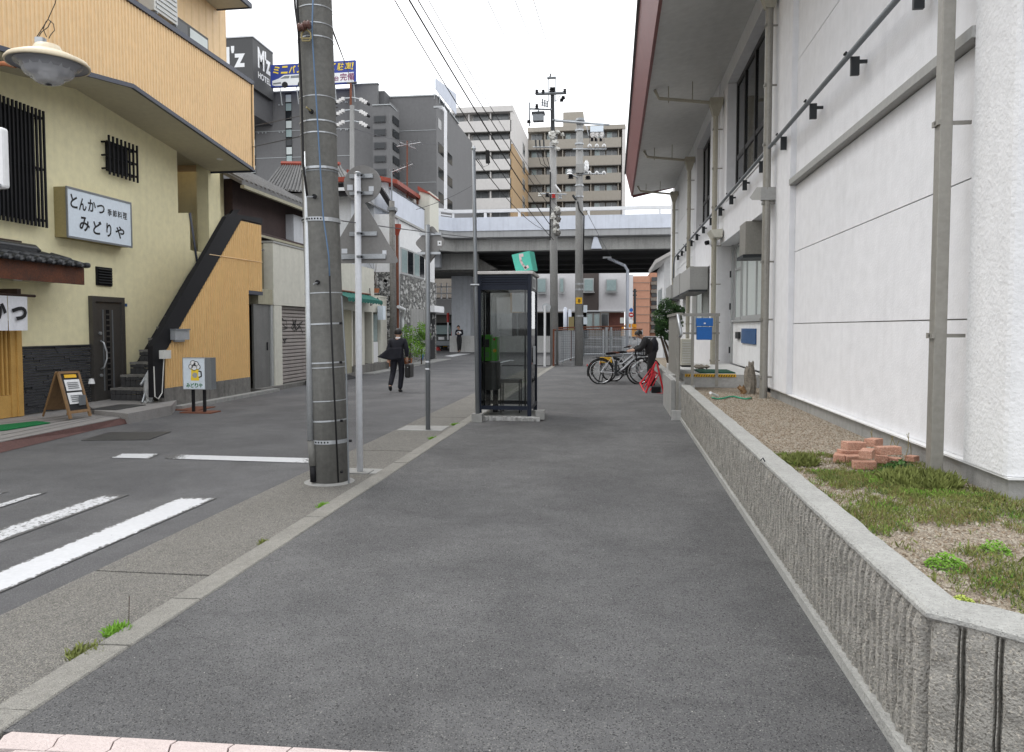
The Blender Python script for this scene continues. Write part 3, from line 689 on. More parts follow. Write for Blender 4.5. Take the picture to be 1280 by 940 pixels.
# conduit on brackets along the facade
zc = 4.02
cp = MB().tube([(2.16, 4.7, zc+.02), (2.16, 27.0, zc-.02), (2.14, 27.3, zc-.3), (2.14, 27.4, 2.9)], .026, 10).build('conduit', 'steel_grey', wb, smooth=True)
y = 5.96
while y < 27:
    MB().box(2.18, 2.255, y-.018, y+.018, zc-.17, zc+.0).box(2.2555, 2.33, y-.012, y+.012, zc-.06, zc-.03).tube([(2.13, y-.03, zc+.035), (2.13, y+.03, zc+.035)], .012, 6).build('bracket', 'dark_metal', cp); y += 1.46
for z in (6.0,): pass
for Y, xa, z0, z1, L_ in ((18.7, 1.86, 2.42, 3.0, 2.7), (23.0, 1.98, 2.48, 3.14, 2.3), (26.5, 1.99, 2.5, 3.0, 2.4)):
    a = MB().box(xa, 2.29, Y, Y+L_, z0+.02, z1).build('metal_awning', 'beam_grey', wb)
    MB().box(xa-.03, 2.28, Y-.02, Y+L_, z0-.03, z0+.018).build('awning_lip', 'dark_metal', a)
MB().tube([(2.16, 11.5, 3.42), (2.22, 11.5, 3.42)], .05, 8).build('pipe_stub', 'beam_grey', wb)
el = RX(899, 293, 2.2); MB().add([(2.27, el.y, el.z-.05), (2.27, el.y, el.z+.12), (2.02, el.y, el.z+.10), (2.10, el.y, el.z-.05), (2.27, el.y+.6, el.z-.05), (2.27, el.y+.6, el.z+.12), (2.02, el.y+.6, el.z+.10), (2.10, el.y+.6, el.z-.05)],
    [(0, 1, 2, 3), (4, 7, 6, 5), (0, 4, 5, 1), (1, 5, 6, 2), (2, 6, 7, 3), (3, 7, 4, 0)]).build('wall_light', 'cream', wb)
cc = thing('security_camera', 'white security camera mounted on the white building beside a downpipe', 'camera', tuple(RX(887, 303, 2.1)))
p = ORG[cc]; MB().tube([p+Vector((.15, 0, .02)), p+Vector((-.02, -.02, 0))], .07, 10).build('housing', 'white_paint', cc); MB().tube([p+Vector((-.02, -.02, 0)), p+Vector((-.09, -.05, -.02))], .05, 10).build('lens', 'black', cc)
# entrance platform and railing
ep = thing('entrance_platform', 'low concrete entrance platform with yellow and black nosing strip', 'step', (1.2, 12.9, .5))
box('slab', 'concrete_light', ep, 1.2, 2.55, 12.9, 17.0, .45, .715)
ns = MB().box(1.22, 2.06, 12.87, 12.90, .675, .712).box(1.22, 2.06, 12.885, 12.94, .716, .722).build('nosing', 'yellow_mark', ep)
sm = MB()
for k in range(20):
    x = 1.235+k*.041; sm.prism([(x, 12.866, .678), (x+.016, 12.866, .678), (x+.028, 12.866, .709), (x+.012, 12.866, .709)], (0, .003, 0))
sm.build('black_stripe', 'ink', ep, kind='stuff')
tag(MB().box(1.5, 2.1, 13.2, 14.2, .717, .735).build('door_mat', 'mat_dark_green'), 'dark green mat on the entrance platform', 'mat')
rl = thing('porch_railing', 'grey porch railing with slatted side panel and steel handrail', 'railing', (1.1, 12.4, .5))
for k in range(12): box('slat', 'pipe_grey', rl, 1.06, 1.10, 12.45+k*.172, 12.45+k*.172+.166, .70, 1.70)
MB().box(1.03, 1.13, 12.38, 14.55, 1.705, 1.75).build('cap_rail', 'pipe_grey', rl)
MB().box(1.14, 1.72, 12.42, 12.47, 1.69, 1.74).build('top_rail', 'pipe_grey', rl)
MB().box(1.14, 1.72, 12.43, 12.46, 1.40, 1.43).build('mid_rail', 'pipe_grey', rl)
for x in (1.27, 1.66): MB().box(x, x+.045, 12.42, 12.465, .55, 1.689).build('post', 'pipe_grey', rl)
MB().box(1.03, 1.075, 12.38, 12.425, .0, 1.70).build('post', 'pipe_grey', rl)
MB().tube([(1.045, 12.36, 1.72), (1.085, 12.15, 1.40), (1.07, 12.2, 1.36)], .024, 8).build('handrail', 'galv', rl, smooth=True)
mbx = thing('mailbox', 'bright blue mailbox hung on the porch railing', 'mailbox', (1.45, 12.38, 1.35))
box('body', 'blue_box', mbx, 1.345, 1.58, 12.27, 12.40, 1.31, 1.52, bevel=.008)
box('lid', 'blue_box', mbx, 1.335, 1.59, 12.25, 12.40, 1.53, 1.66, bevel=.008)
box('label_plate', 'letter_white', mbx, 1.445, 1.475, 12.243, 12.249, 1.565, 1.585)
sw = thing('step_block', 'pale concrete steps with side kerb beside the porch railing', 'step', (1.1, 12.6, 0))
box('side_wall', 'concrete', sw, .98, 1.05, 12.75, 14.7, 0, .62); box('tread', 'concrete_light', sw, 1.055, 1.19, 12.56, 14.7, 0, .60); box('tread', 'concrete_light', sw, 1.055, 1.125, 12.54, 12.555, 0, .35)
box('post_footing', 'concrete_light', sw, .96, 1.11, 12.30, 12.345, 0, .16)
ac = thing('air_conditioner', 'cream outdoor air conditioner unit on the platform behind the railing', 'air conditioner', (1.6, 15.4, .6))
box('casing', 'ac_cream', ac, 1.36, 1.62, 15.3, 15.95, .75, 1.28, bevel=.01)
for k in range(9): box('grille_slat', 'light_plastic', ac, 1.39, 1.59, 15.285, 15.298, .80+k*.05, .82+k*.05)
for y in (15.36, 15.85): box('foot', 'dark_metal', ac, 1.38, 1.60, y, y+.05, .716, .748)
rk = MB()
for k in range(9):
    c = Vector((1.72+random.uniform(-.2, .2), 14.6+random.uniform(-.2, .3), .76)); r_ = random.uniform(.05, .09); rk.add([tuple(c+Vector(v)*r_) for v in OCT[0]], OCT[1])
tag(rk.build('driftwood_pile', 'stump', kind='stuff'), 'heap of pale driftwood and stones on the platform', 'driftwood')
# second planter with shrub
p2 = thing('low_planter_wall', 'low plain concrete planter wall beyond the entrance steps', 'wall', (1.05, 20, 0))
box('wall', 'concrete', p2, 1.25, 1.38, 14.75, 28, 0, .41); box('coping', 'coping', p2, 1.235, 1.395, 14.74, 28.02, .412, .45)
box('planter_bed', 'gravel', None, 1.385, 2.32, 14.3, 28, .2, .40)
bpy.data.objects['planter_bed.001']['kind'] = 'structure'
def foliage(name, parent, blobs, n_, m, s0, s1, seed=1, shape=LEAF, **k):
    rg = np.random.RandomState(seed); q = []
    while len(q) < n_:
        b = blobs[rg.randint(len(blobs))]; v = rg.randn(3); v /= np.linalg.norm(v); rr = rg.rand()**.35
        p = np.array(b[:3])+v*rr*np.array(b[3:6] if len(b) > 4 else (b[3],)*3)
        if noise.noise(Vector(p*6.0)) > -.12: q.append(tuple(p))
    return scatter(name, m, parent, q, shape, rg.uniform(s0, s1, n_), None)
sb = thing('pruned_shrub', 'dark green pruned shrub with twisted bare trunks by the white wall', 'shrub', (1.4, 18, .52))
bb = [(1.17, 18, 1.75, .22), (1.42, 18.1, 1.83, .24), (1.25, 17.9, 1.98, .2), (1.10, 17.8, 1.55, .16), (1.50, 18.1, 1.62, .18), (1.05, 18.2, 1.72, .14), (1.33, 18, 1.60, .2), (1.55, 18, 1.9, .14), (1.15, 17.9, 1.42, .17), (1.42, 18, 1.42, .18), (1.28, 17.9, 1.34, .14)]
foliage('crown', sb, bb, 9500, 'leaf_dark', .03, .055, 2); foliage('young_leaves', sb, [(a, b, c+.06, d) for a, b, c, d in bb], 3000, 'leaf_mid', .02, .045, 3)
for pts in ([(1.42, 18, .38), (1.36, 18, .9), (1.22, 18, 1.2), (1.2, 18, 1.7)], [(1.46, 18, .38), (1.55, 18, .85), (1.44, 18, 1.15), (1.48, 18.05, 1.7)], [(1.5, 18.1, .38), (1.66, 18.1, .95), (1.52, 18.1, 1.3), (1.4, 18.1, 1.7)], [(1.40, 17.95, .38), (1.25, 17.95, .9), (1.10, 17.95, 1.4), (1.08, 17.95, 1.6)]):
    MB().tube(pts, [.04, .032, .024, .015], 7).build('trunk', 'bark', sb, smooth=True)
# small gabled white house beyond
wh = thing('small_white_house', 'small white gabled annex past the far end of the white building', 'house', (2.1, 33, 0))
a = RY(829, 326, 33)
box('wall', 'plaster_white', wh, 2.18, 6, 33.0, 38, 0, 4.35)
MB().prism([(1.82, 32.6, 4.28), (3.6, 32.6, 5.3), (3.6, 32.6, 5.42), (1.78, 32.6, 4.42)], (0, 6, 0)).build('roof', 'apartment_white', wh)
MB().prism([(2.2, 32.98, 4.35), (3.6, 32.98, 5.25), (6, 32.98, 4.35)], (0, .3, 0)).build('gable', 'plaster_white', wh)
for y0, y1, z0, z1 in ((34, 35, 2.0, 3.3), (35.6, 36.6, 2.0, 3.3)): 
    w = box('window', 'window_frame', wh, 2.15, 2.179, y0, y1, z0, z1); box('pane', 'window_pale', w, 2.14, 2.149, y0+.06, y1-.06, z0+.06, z1-.06)
# ================================================================== RESTAURANT BUILDING on the left
LX = -9.7; FX = -8.6
rs = thing('restaurant_building', 'yellow plaster restaurant building with corrugated tan overhang and black outdoor stair', 'building', (LX, 13, 0))
def soff(y):                                       # underside profile of the overhang
    P = [(4, 5.25), (9.6, 5.43), (11.1, 5.62), (12.57, 5.84), (17.1, 5.29)]
    for (a, za), (b, zb) in zip(P[:-1], P[1:]):
        if y <= b: return za+(zb-za)*(y-a)/(b-a)
    return 5.29
# wall with the stair opening cut out
wl = [(5, 0), (17.05, 0), (17.05, 3.0)]
n1 = RX(247, 330, LX); 
wy = [RX(221, 186, LX).y, RX(237, 266, LX).y]
wl = [(5, -.05), (18.2, -.05), (18.2, 3.30), (wy[1], 3.30), (wy[1], RX(237, 266, LX).z), (wy[0], RX(221, 266, LX).z), (wy[0], 6.1), (5, 6.1)]
MB().prism([(LX, y, z) for y, z in wl], (-.25, 0, 0)).build('wall', 'yellow_wall', rs)
MB().prism([(LX+.0, y, z) for y, z in [(17.0, 3.31), (17.55, 3.31), (17.55, 5.6), (17.0, 5.6)]], (-.3, 0, 0)).build('pillar', 'yellow_wall', rs)
box('inner_wall', 'yellow_dark', rs, -11.6, -11.4, 13, 18.2, 3, 6.1)
box('inner_wall', 'yellow_wall', rs, -11.4, -9.96, 18.0, 18.2, 3, 5.6)
box('dark_doorway', 'black_matte', rs, -11.39, -11.36, 15.8, 17.3, 3.3, 5.5)
box('body', 'yellow_dark', rs, -16, -11.6, 4, 18.2, 0, 12)
box('body', 'yellow_dark', rs, -16, -9.96, 4, 13.0, 0, 5.2)
MB().prism([tuple(RX(236, 266, LX+.012)), tuple(RX(238.5, 266, LX+.012)), tuple(RX(248, 333, LX+.012)), tuple(RX(246, 333, LX+.012))], (.01, 0, 0)).build('trim', 'navy_trim', rs)
# soffit
ys = [5, 9.6, 11.1, 12.57, 14.8, 17.1]
m_ = MB(); vs_ = [(x, y, soff(y)+dz) for y in ys for x, dz in ((FX-.021, 0), (-9.72, 0), (-9.72, .12), (FX-.13, .12))]
m_.add(vs_, [(i*4+k, (i+1)*4+k, (i+1)*4+(k+1) % 4, i*4+(k+1) % 4) for i in range(len(ys)-1) for k in range(4)]+[(0, 1, 2, 3), tuple(range(len(vs_)-4, len(vs_)))])
m_.build('soffit', 'soffit_tan', rs)
box('soffit_return', 'soffit_tan', rs, -11.5, -9.73, 13, 17.1, 5.45, 5.55)
MB().lathe((-9.0, 16.3, soff(16.3)-.012), [(.001, 0), (.07, 0), (.075, .02)], 14).build('downlight', 'letter_white', rs)
def corr(name, y0, y1, zb, zt, X, m, parent, pitch=.088, dep=.016, face=1):
    mb = MB(); y = y0; vs_ = []; fs_ = []
    pr = [(0, 0), (.28, 0), (.36, 1), (.64, 1), (.72, 0)]
    while y < y1-1e-6:
        for u_, h_ in pr:
            yy = min(y1, y+u_*pitch); vs_.append((X+face*h_*dep, yy, zb(yy))); vs_.append((X+face*h_*dep, yy, zt(yy)))
        y += pitch
    vs_ += [(X, y1, zb(y1)), (X, y1, zt(y1))]
    n_ = len(vs_)//2; fs_ = [(2*i, 2*i+2, 2*i+3, 2*i+1) for i in range(n_-1)]
    return MB().add(vs_, fs_).build(name, m, parent)
ov = corr('overhang_cladding', 5, 17.06, soff, lambda y: 7.30, FX-.0, 'orange_panel', rs)
box('backing', 'orange_panel', rs, FX-.12, FX-.03, 5, 17.04, 5.9, 7.3)
MB().prism([(FX-.02, y, soff(y)+.02) for y in (5, 9.6, 11.1, 12.57, 17.05)]+[(FX-.02, 17.05, 6.2), (FX-.02, 5, 6.2)], (-.05, 0, 0)).build('backing', 'orange_panel', rs)
MB().prism([(FX+.05, 17.1, 5.30), (FX-2.8, 17.1, 5.30), (FX-2.8, 17.1, 7.36), (FX+.05, 17.1, 7.36)], (0, -.03, 0)).build('overhang_end', 'orange_panel', rs)
for (a, b) in zip(ys[:-1], ys[1:]):
    MB().prism([(FX-.02, a, soff(a)-.03), (FX+.035, a, soff(a)-.03), (FX+.035, a, soff(a)+.045), (FX-.02, a, soff(a)+.045)], (0, b-a, soff(b)-soff(a))).build('bottom_trim', 'navy_trim', rs)
box('end_trim', 'navy_trim', rs, -9.7, FX+.036, 17.11, 17.15, 5.25, 5.335)
box('cap_trim', 'navy_trim', rs, FX-.15, FX+.05, 5, 17.14, 7.305, 7.40)
# upper storey behind the parapet
UX = -9.45
corr('upper_cladding', 9, 17.5, lambda y: 7.0, lambda y: 9.6, UX, 'orange_panel', rs, .3, .01)
box('upper_body', 'orange_lower', rs, -14, UX-.02, 9, 17.49, 7.0, 9.6)
box('upper_roof_edge', 'orange_panel', rs, -12, FX-.03, 11, 17.06, 9.2, 10.8); box('upper_soffit', 'soffit_tan', rs, -12, FX-.02, 9, 17.08, 9.12, 9.19)
box('upper_trim', 'navy_trim', rs, FX-.025, FX+.03, 9, 17.12, 9.10, 9.22); box('upper_trim', 'navy_trim', rs, -12, FX+.03, 17.081, 17.13, 9.10, 9.20)
a = RX(205, 20, UX); b = RX(258, 62, UX)
w = box('window', 'bronze_frame', rs, UX+.012, UX+.05, a.y, b.y, 6.9, 8.25)
for k in range(2):
    y0 = a.y+.06+k*(b.y-a.y)/2; box('pane', 'window_glass' if k == 0 else 'curtain', w, UX+.051, UX+.056, y0, y0+(b.y-a.y)/2-.1, 6.95, 8.19)
w = box('window', 'bronze_frame', rs, UX+.012, UX+.05, 11.6, 13.2, 6.9, 8.3); box('pane', 'window_glass', w, UX+.051, UX+.056, 11.66, 13.14, 6.95, 8.24)
# air conditioner on bracket
c0 = RX(193, 12, -8.95); au = thing('air_conditioner', 'white outdoor air conditioner hung under the upper eave of the yellow building', 'air conditioner', tuple(c0))
box('casing', 'light_plastic', au, -9.3, -8.95, c0.y, c0.y+.8, c0.z, c0.z+.55, bevel=.01)
for k in range(5): box('grille_slat', 'window_frame', au, -8.945, -8.93, c0.y+.05, c0.y+.75, c0.z+.06+k*.095, c0.z+.10+k*.095)
for y in (c0.y+.05, c0.y+.7): box('bracket', 'steel_grey', au, -9.4, -8.93, y, y+.04, c0.z-.05, c0.z-.003)
# grilles over windows
def grille(x0, x1, yt, yb, n_, lb):
    X = LX+.16; a = RX(x0, (yt[0]), X); b = RX(x1, yt[1], X); z0 = (RX(x0, yb[0], X).z+RX(x1, yb[1], X).z)/2; z1 = (a.z+b.z)/2
    g_ = thing('window_grille', lb, 'window grille', (LX, (a.y+b.y)/2, z0))
    box('window', 'black', g_, LX+.005, LX+.03, a.y+.1, b.y-.1, z0+.1, z1-.1)
    for k in range(n_):
        y = a.y+(b.y-a.y)*k/(n_-1); box('bar', 'black', g_, X-.015, X+.015, y-.016, y+.016, z0, z1)
    for z in (z0+.12, z1-.12, (z0+z1)/2):
        box('rail', 'black', g_, X-.045, X-.02, a.y-.02, b.y+.02, z-.02, z+.02); 
        for y in (a.y, b.y): box('arm', 'black', g_, LX, X-.046, y-.015, y+.015, z-.015, z+.015)
grille(-40, 54, (103, 139), (270, 282), 19, 'tall black vertical bar grille over the left upstairs window of the yellow wall')
grille(136, 171, (171, 180), (220, 226), 8, 'small black bar grille over the little window in the yellow wall')
# illuminated sign box
S0 = RX(83, 235, -9.45); S1 = RX(164, 252, -9.45); zb_ = (RX(83, 296, -9.45).z+RX(164, 309, -9.45).z)/2; zt_ = (S0.z+S1.z)/2
sg = thing('restaurant_sign', 'white sign box with black brush lettering on the yellow wall', 'sign', (LX, S0.y, zb_))
box('casing', 'sign_side', sg, LX+.0, -9.47, S0.y, S1.y, zb_, zt_); box('face', 'sign_white', sg, -9.469, -9.455, S0.y+.02, S1.y-.02, zb_+.02, zt_-.02)
fr = MB()
for y0, y1, z0, z1 in ((S0.y, S1.y, zb_-.01, zb_+.025), (S0.y, S1.y, zt_-.025, zt_+.01), (S0.y-.005, S0.y+.02, zb_+.026, zt_-.026), (S1.y-.025, S1.y+.005, zb_+.026, zt_-.026)): fr.box(-9.471, -9.445, y0, y1, z0, z1)
fr.build('frame', 'steel_grey', sg)
Wd = S1.y-S0.y; Hd = zt_-zb_; U = (0, 1, 0); V = (0, 0, 1)
for s_, y0, w_, z0, h_ in (('と', .05, .10, .60, .28), ('ん', .17, .11, .585, .26), ('か', .30, .12, .60, .26), ('つ', .435, .12, .61, .19)):
    text('letter', s_, 'ink', sg, (-9.455, S0.y+Wd*y0, zb_+Hd*z0), U, V, Wd*w_, Hd*h_, .022)
for k, s_ in enumerate('季節料理'): text('letter', s_, 'ink', sg, (-9.455, S0.y+Wd*(.60+k*.083), zb_+Hd*.60), U, V, Wd*.07, Hd*.15, .012)
for k, (s_, w_, h_) in enumerate((('み', .15, .30), ('ど', .13, .29), ('り', .08, .30), ('や', .15, .27))):
    text('letter', s_, 'ink', sg, (-9.455, S0.y+Wd*(.17, .37, .575, .72)[k], zb_+Hd*(.17, .15, .14, .15)[k]), U, V, Wd*w_, Hd*h_, .024)
# louvre vent
a = RX(119, 333, LX); b = RX(139, 358, LX)
vt = box('louvre_vent', 'black', rs, LX, LX+.03, a.y, b.y, b.z, a.z)
for k in range(6): z = b.z+.03+k*(a.z-b.z-.04)/6; MB().obox((LX+.045, (a.y+b.y)/2, z+.02), .03, b.y-a.y-.06, .012, 0, 0, R(35)).build('slat', 'dark_metal', vt)
# tiled entrance canopy
cy = thing('tiled_canopy', 'small black tiled canopy with reddish wood fascia above the restaurant entrance', 'canopy', (LX, 10.5, 2.3))
CY1 = RX(104, 345, -9.1).y; CX = -9.08
ft = RX(104, 334, CX).z; fb = RX(104, 356, CX).z
box('fascia', 'wood_red', cy, CX-.06, CX, 8.0, CY1, fb, ft); box('soffit', 'soffit_tan', cy, LX, CX-.061, 8.0, CY1-.3, fb+.02, fb+.05)
for y in (9.85, 10.7): MB().lathe((CX-.28, y, fb+.005), [(.001, 0), (.06, 0), (.06, .02)], 12).build('downlight', 'letter_white', cy)
box('gable_end', 'wood_red', cy, LX, CX-.061, CY1-.05, CY1-.005, fb+.051, ft)
nt_ = 0; tw_ = .22; y = CY1+.03
tm = MB()
sl_ = .34
def tile_mesh():
    mb = MB(); n_ = 8; L_ = .36; cs = []
    for k in range(n_+1):
        u_ = k/n_; yy = -tw_*u_; h_ = .035*math.sin(PI*2*u_)*(1 if u_ < .5 else .55); cs.append((yy, h_))
    vs_ = [(0, yy, h_+.012) for yy, h_ in cs]+[(-L_, yy, h_+.012+.10) for yy, h_ in cs]+[(0, yy, h_-.014) for yy, h_ in cs]+[(-L_, yy, h_+.08) for yy, h_ in cs]
    k = n_+1; fs_ = [(i, i+1, k+i+1, k+i) for i in range(n_)]+[(2*k+i, 2*k+i+1, i+1, i) for i in range(n_)]+[(2*k+i, 3*k+i, 3*k+i+1, 2*k+i+1) for i in range(n_)]
    return mesh_of(mb.add(vs_, fs_), 'roof_tile', 'tile_black', True)
TM = tile_mesh(); EC = mesh_of(MB().lathe((0, 0, 0), [(.001, .03), (.042, .03), (.048, 0), (.048, -.05)], 14, 'X'), 'end_cap', 'tile_black', True)
while y > 8:
    for r_ in range(2): inst('roof_tile', TM, cy, (CX+.07-r_*.30, y, ft+.015+r_*.10), (0, 0, 0))
    inst('end_cap', EC, cy, (CX+.085, y-tw_*.25, ft+.03)); y -= tw_
MB().box(LX, LX+.20, 8, CY1-.55, ft+.17, ft+.25).build('ridge', 'tile_black', cy); MB().tube([(LX+.1, 8, ft+.27), (LX+.1, CY1-.5, ft+.27), (LX+.1, CY1-.44, ft+.22)], .075, 10).build('ridge_cap', 'tile_black', cy, smooth=True)
box('flashing', 'wood_brown', cy, LX, LX+.05, 8, CY1-.7, ft+.30, ft+.38)
# noren
nr = thing('noren_curtain', 'white cloth shop curtain with black brush characters hanging at the entrance', 'curtain', (-9.3, 10.2, 1.6))
NX = -9.35; r0 = RX(42, 357, NX); 
MB().tube([(NX, 8.2, 2.02), (NX, r0.y+.02, 2.02)], .022, 8).build('rod', 'wood_brown', nr); box('bracket', 'wood_brown', nr, LX, NX+.03, RX(19, 364, NX).y, RX(24, 364, NX).y, 2.04, 2.12)
cy0 = RX(32, 372, NX).y; wd_ = .39
for k, s_ in enumerate('つかんと'):
    y1_ = cy0-k*(wd_+.012); vs_ = []
    for i in range(9):
        for j in range(7): vs_.append((NX+.03+.012*math.sin(i*1.4+k)*(j/6), y1_-wd_+wd_*i/8, 2.0-.54*j/6))
    MB().add(vs_, [(i*7+j, (i+1)*7+j, (i+1)*7+j+1, i*7+j+1) for i in range(8) for j in range(6)]).build('cloth', 'cloth_white', nr, smooth=True)
    text('letter', s_, 'ink', nr, (NX+.048, y1_-wd_+.04, 1.60+.02), U, V, .31, .30 if s_ != 'つ' else .22, .055)
# wooden lattice sliding door
dz = thing('sliding_door', 'pale yellow wood lattice sliding door at the left end of the restaurant', 'door', (-9.6, 10.4, .05))
de = RX(18, 430, -9.62).y
box('leaf', 'wood_yellow', dz, -9.70, -9.66, de-1.7, de, .06, 1.55)
box('stile', 'wood_yellow', dz, -9.66, -9.60, de-.10, de, .06, 1.62); box('jamb', 'wood_yellow', dz, -9.72, -9.57, de+.002, de+.10, .06, 1.62)
box('kick_board', 'wood_yellow', dz, -9.658, -9.62, de-1.7, de-.105, .06, .42)
for k in range(14): y = de-.15-k*.085; box('lattice_bar', 'wood_yellow', dz, -9.658, -9.615, y-.03, y, .425, 1.55)
# slate cladding: split-face courses
sc_ = MB(); y0 = RX(19, 480, LX).y+.02; y1 = RX(112, 480, LX).y
z = .06; row = 0
while z < 1.17:
    y = y0-random.uniform(0, .2)
    while y < y1:
        w_ = random.uniform(.18, .42); sc_.box(LX, LX+random.uniform(.02, .05), max(y, y0), min(y1, y+w_-.004), z, z+.040); y += w_
    z += .045; row += 1
sc_.build('stone_cladding', 'slate_cladding', rs, kind='stuff')
box('cladding_cap', 'slate_cladding', rs, LX, LX+.055, y0, y1, 1.175, 1.195)
# dark entrance door
a = RX(110, 371, LX); b = RX(151, 373, LX); dr = box('door', 'door_dark', rs, LX, LX+.05, a.y, b.y, .12, 2.10)
dy0, dy1 = a.y, b.y
box('frame', 'door_dark', dr, LX+.051, LX+.085, dy0, dy0+.09, .12, 2.1); box('frame', 'door_dark', dr, LX+.051, LX+.085, dy1-.09, dy1, .12, 2.1); box('frame', 'door_dark', dr, LX+.051, LX+.085, dy0+.091, dy1-.091, 2.0, 2.1)
for u_ in (.33, .62): box('strip', 'steel_grey', dr, LX+.051, LX+.062, dy0+(dy1-dy0)*u_, dy0+(dy1-dy0)*u_+.025, .3, 1.85)
box('glazing_strip', 'black', dr, LX+.051, LX+.056, dy0+(dy1-dy0)*.44, dy0+(dy1-dy0)*.54, .3, 1.85)
for k in range(14): box('glazing_bar', 'door_dark', dr, LX+.057, LX+.063, dy0+(dy1-dy0)*.44, dy0+(dy1-dy0)*.54, .38+k*.105, .41+k*.105)
hy = dy0+(dy1-dy0)*.24
MB().tube([(LX+.06, hy, .72), (LX+.13, hy, .76), (LX+.15, hy+.05, .92), (LX+.15, hy+.05, 1.05), (LX+.13, hy, 1.22), (LX+.06, hy, 1.26)], .017, 8).build('handle', 'galv', dr, smooth=True)
for z in (1.40, .60): MB().lathe((LX+.052, hy, z), [(.001, .03), (.03, .03), (.03, 0)], 12, 'X').build('lock', 'galv', dr)
box('house_plate', 'blue_plate', rs, LX, LX+.01, dy1+.05, dy1+.18, 1.93, 1.99)
# wall spotlight
sp = thing('spotlight', 'small white spotlight with looping cable low beside the dark door', 'lamp', (LX+.1, dy0-.15, .95))
ly = RX(115, 477, LX+.15); p = Vector((LX+.14, ly.y, ly.z)); ORG[sp] = p; sp.location = p
MB().lathe(p, [(.001, .06), (.04, .05), (.06, -.04), (.001, -.04)], 12).build('shade', 'letter_white', sp); MB().tube([p, p+Vector((-.04, -.03, -.2)), p+Vector((.03, -.12, -.32)), p+Vector((-.05, -.02, -.38))], .008, 5).build('cable', 'cable', sp)
# terrace, ramp, steps
te = setting('terrace')
t0 = [RZ(-150, 570, .05), RZ(0, 552, .05), RZ(150, 522, .05), RZ(140, 513, .05), (LX, 12.9, .05), (LX, 6, .05)]
MB().prism([tuple(p) for p in t0], (0, 0, -.15)).build('tiled_terrace', 'tile_grey', te)
gj = MB()
for k in range(26):
    y = 8+k*.3; 
for k in range(5):
    a = RZ(0, 549-k*5, .054); b = RZ(135, 520-k*1.6, .054); gj.prism([a, b, b+Vector((.012, 0, 0)), a+Vector((.012, 0, 0))], (0, 0, .001))
gj.build('tile_joints', 'tile_mosaic', te)
r1 = [RZ(-150, 572, .048), RZ(0, 553, .048), RZ(150, 523, .048), RZ(172, 527, -.045), RZ(180, 522, -.045), RZ(120, 537, -.045), RZ(0, 566, -.045), RZ(-150, 600, -.045)]
MB().add([r1[0], r1[1], r1[2], r1[3], r1[5], r1[6], r1[7]], [(0, 1, 5, 6), (1, 2, 4, 5), (2, 3, 4)]).build('sloped_edge', 'tile_red', te)
pf = RZ(214, 517, .0)
ps = thing('entrance_step', 'low tiled step with dark riser in front of the dark door', 'step', (-9.2, 13.2, 0))
q = [RZ(122, 519, .10), RZ(214, 507, .10), RZ(196, 500, .10), RX(112, 505, LX)]
MB().prism([RZ(118, 513, .12), RZ(160, 517, .12), RZ(214, 507, .12), (-9.0, 14.6, .12), (LX, 14.6, .12), (LX, 12.6, .12)], (0, 0, -.2)).build('slab', 'tile_grey', ps)
ts_ = MB()
a = RZ(160, 517.6, .10); b = RZ(214, 507.6, .10)
for k in range(9):
    p = a.lerp(b, (k+.04)/9); q = a.lerp(b, (k+.96)/9); ts_.prism([(p.x+.012, p.y-.004, .10), (q.x+.012, q.y-.004, .10), (q.x+.012, q.y-.004, -.05), (p.x+.012, p.y-.004, -.05)], (.012, 0, 0))
ts_.build('riser_tiles', 'concrete_dirty', ps)
m1 = [RZ(-10, 533, .056), RZ(46, 527, .056), RZ(63, 529, .056), RZ(8, 538, .056), RZ(-10, 539, .056)]
tag(MB().prism(m1, (0, 0, .012)).build('door_mat', 'mat_green'), 'bright green mat on the terrace by the lattice door', 'mat')
c = RZ(148, 509, .125); tag(MB().obox((c.x, c.y, .127), .5, .8, .012).build('door_mat', 'tile_mosaic'), 'dark grey blue mat in front of the dark door', 'mat')
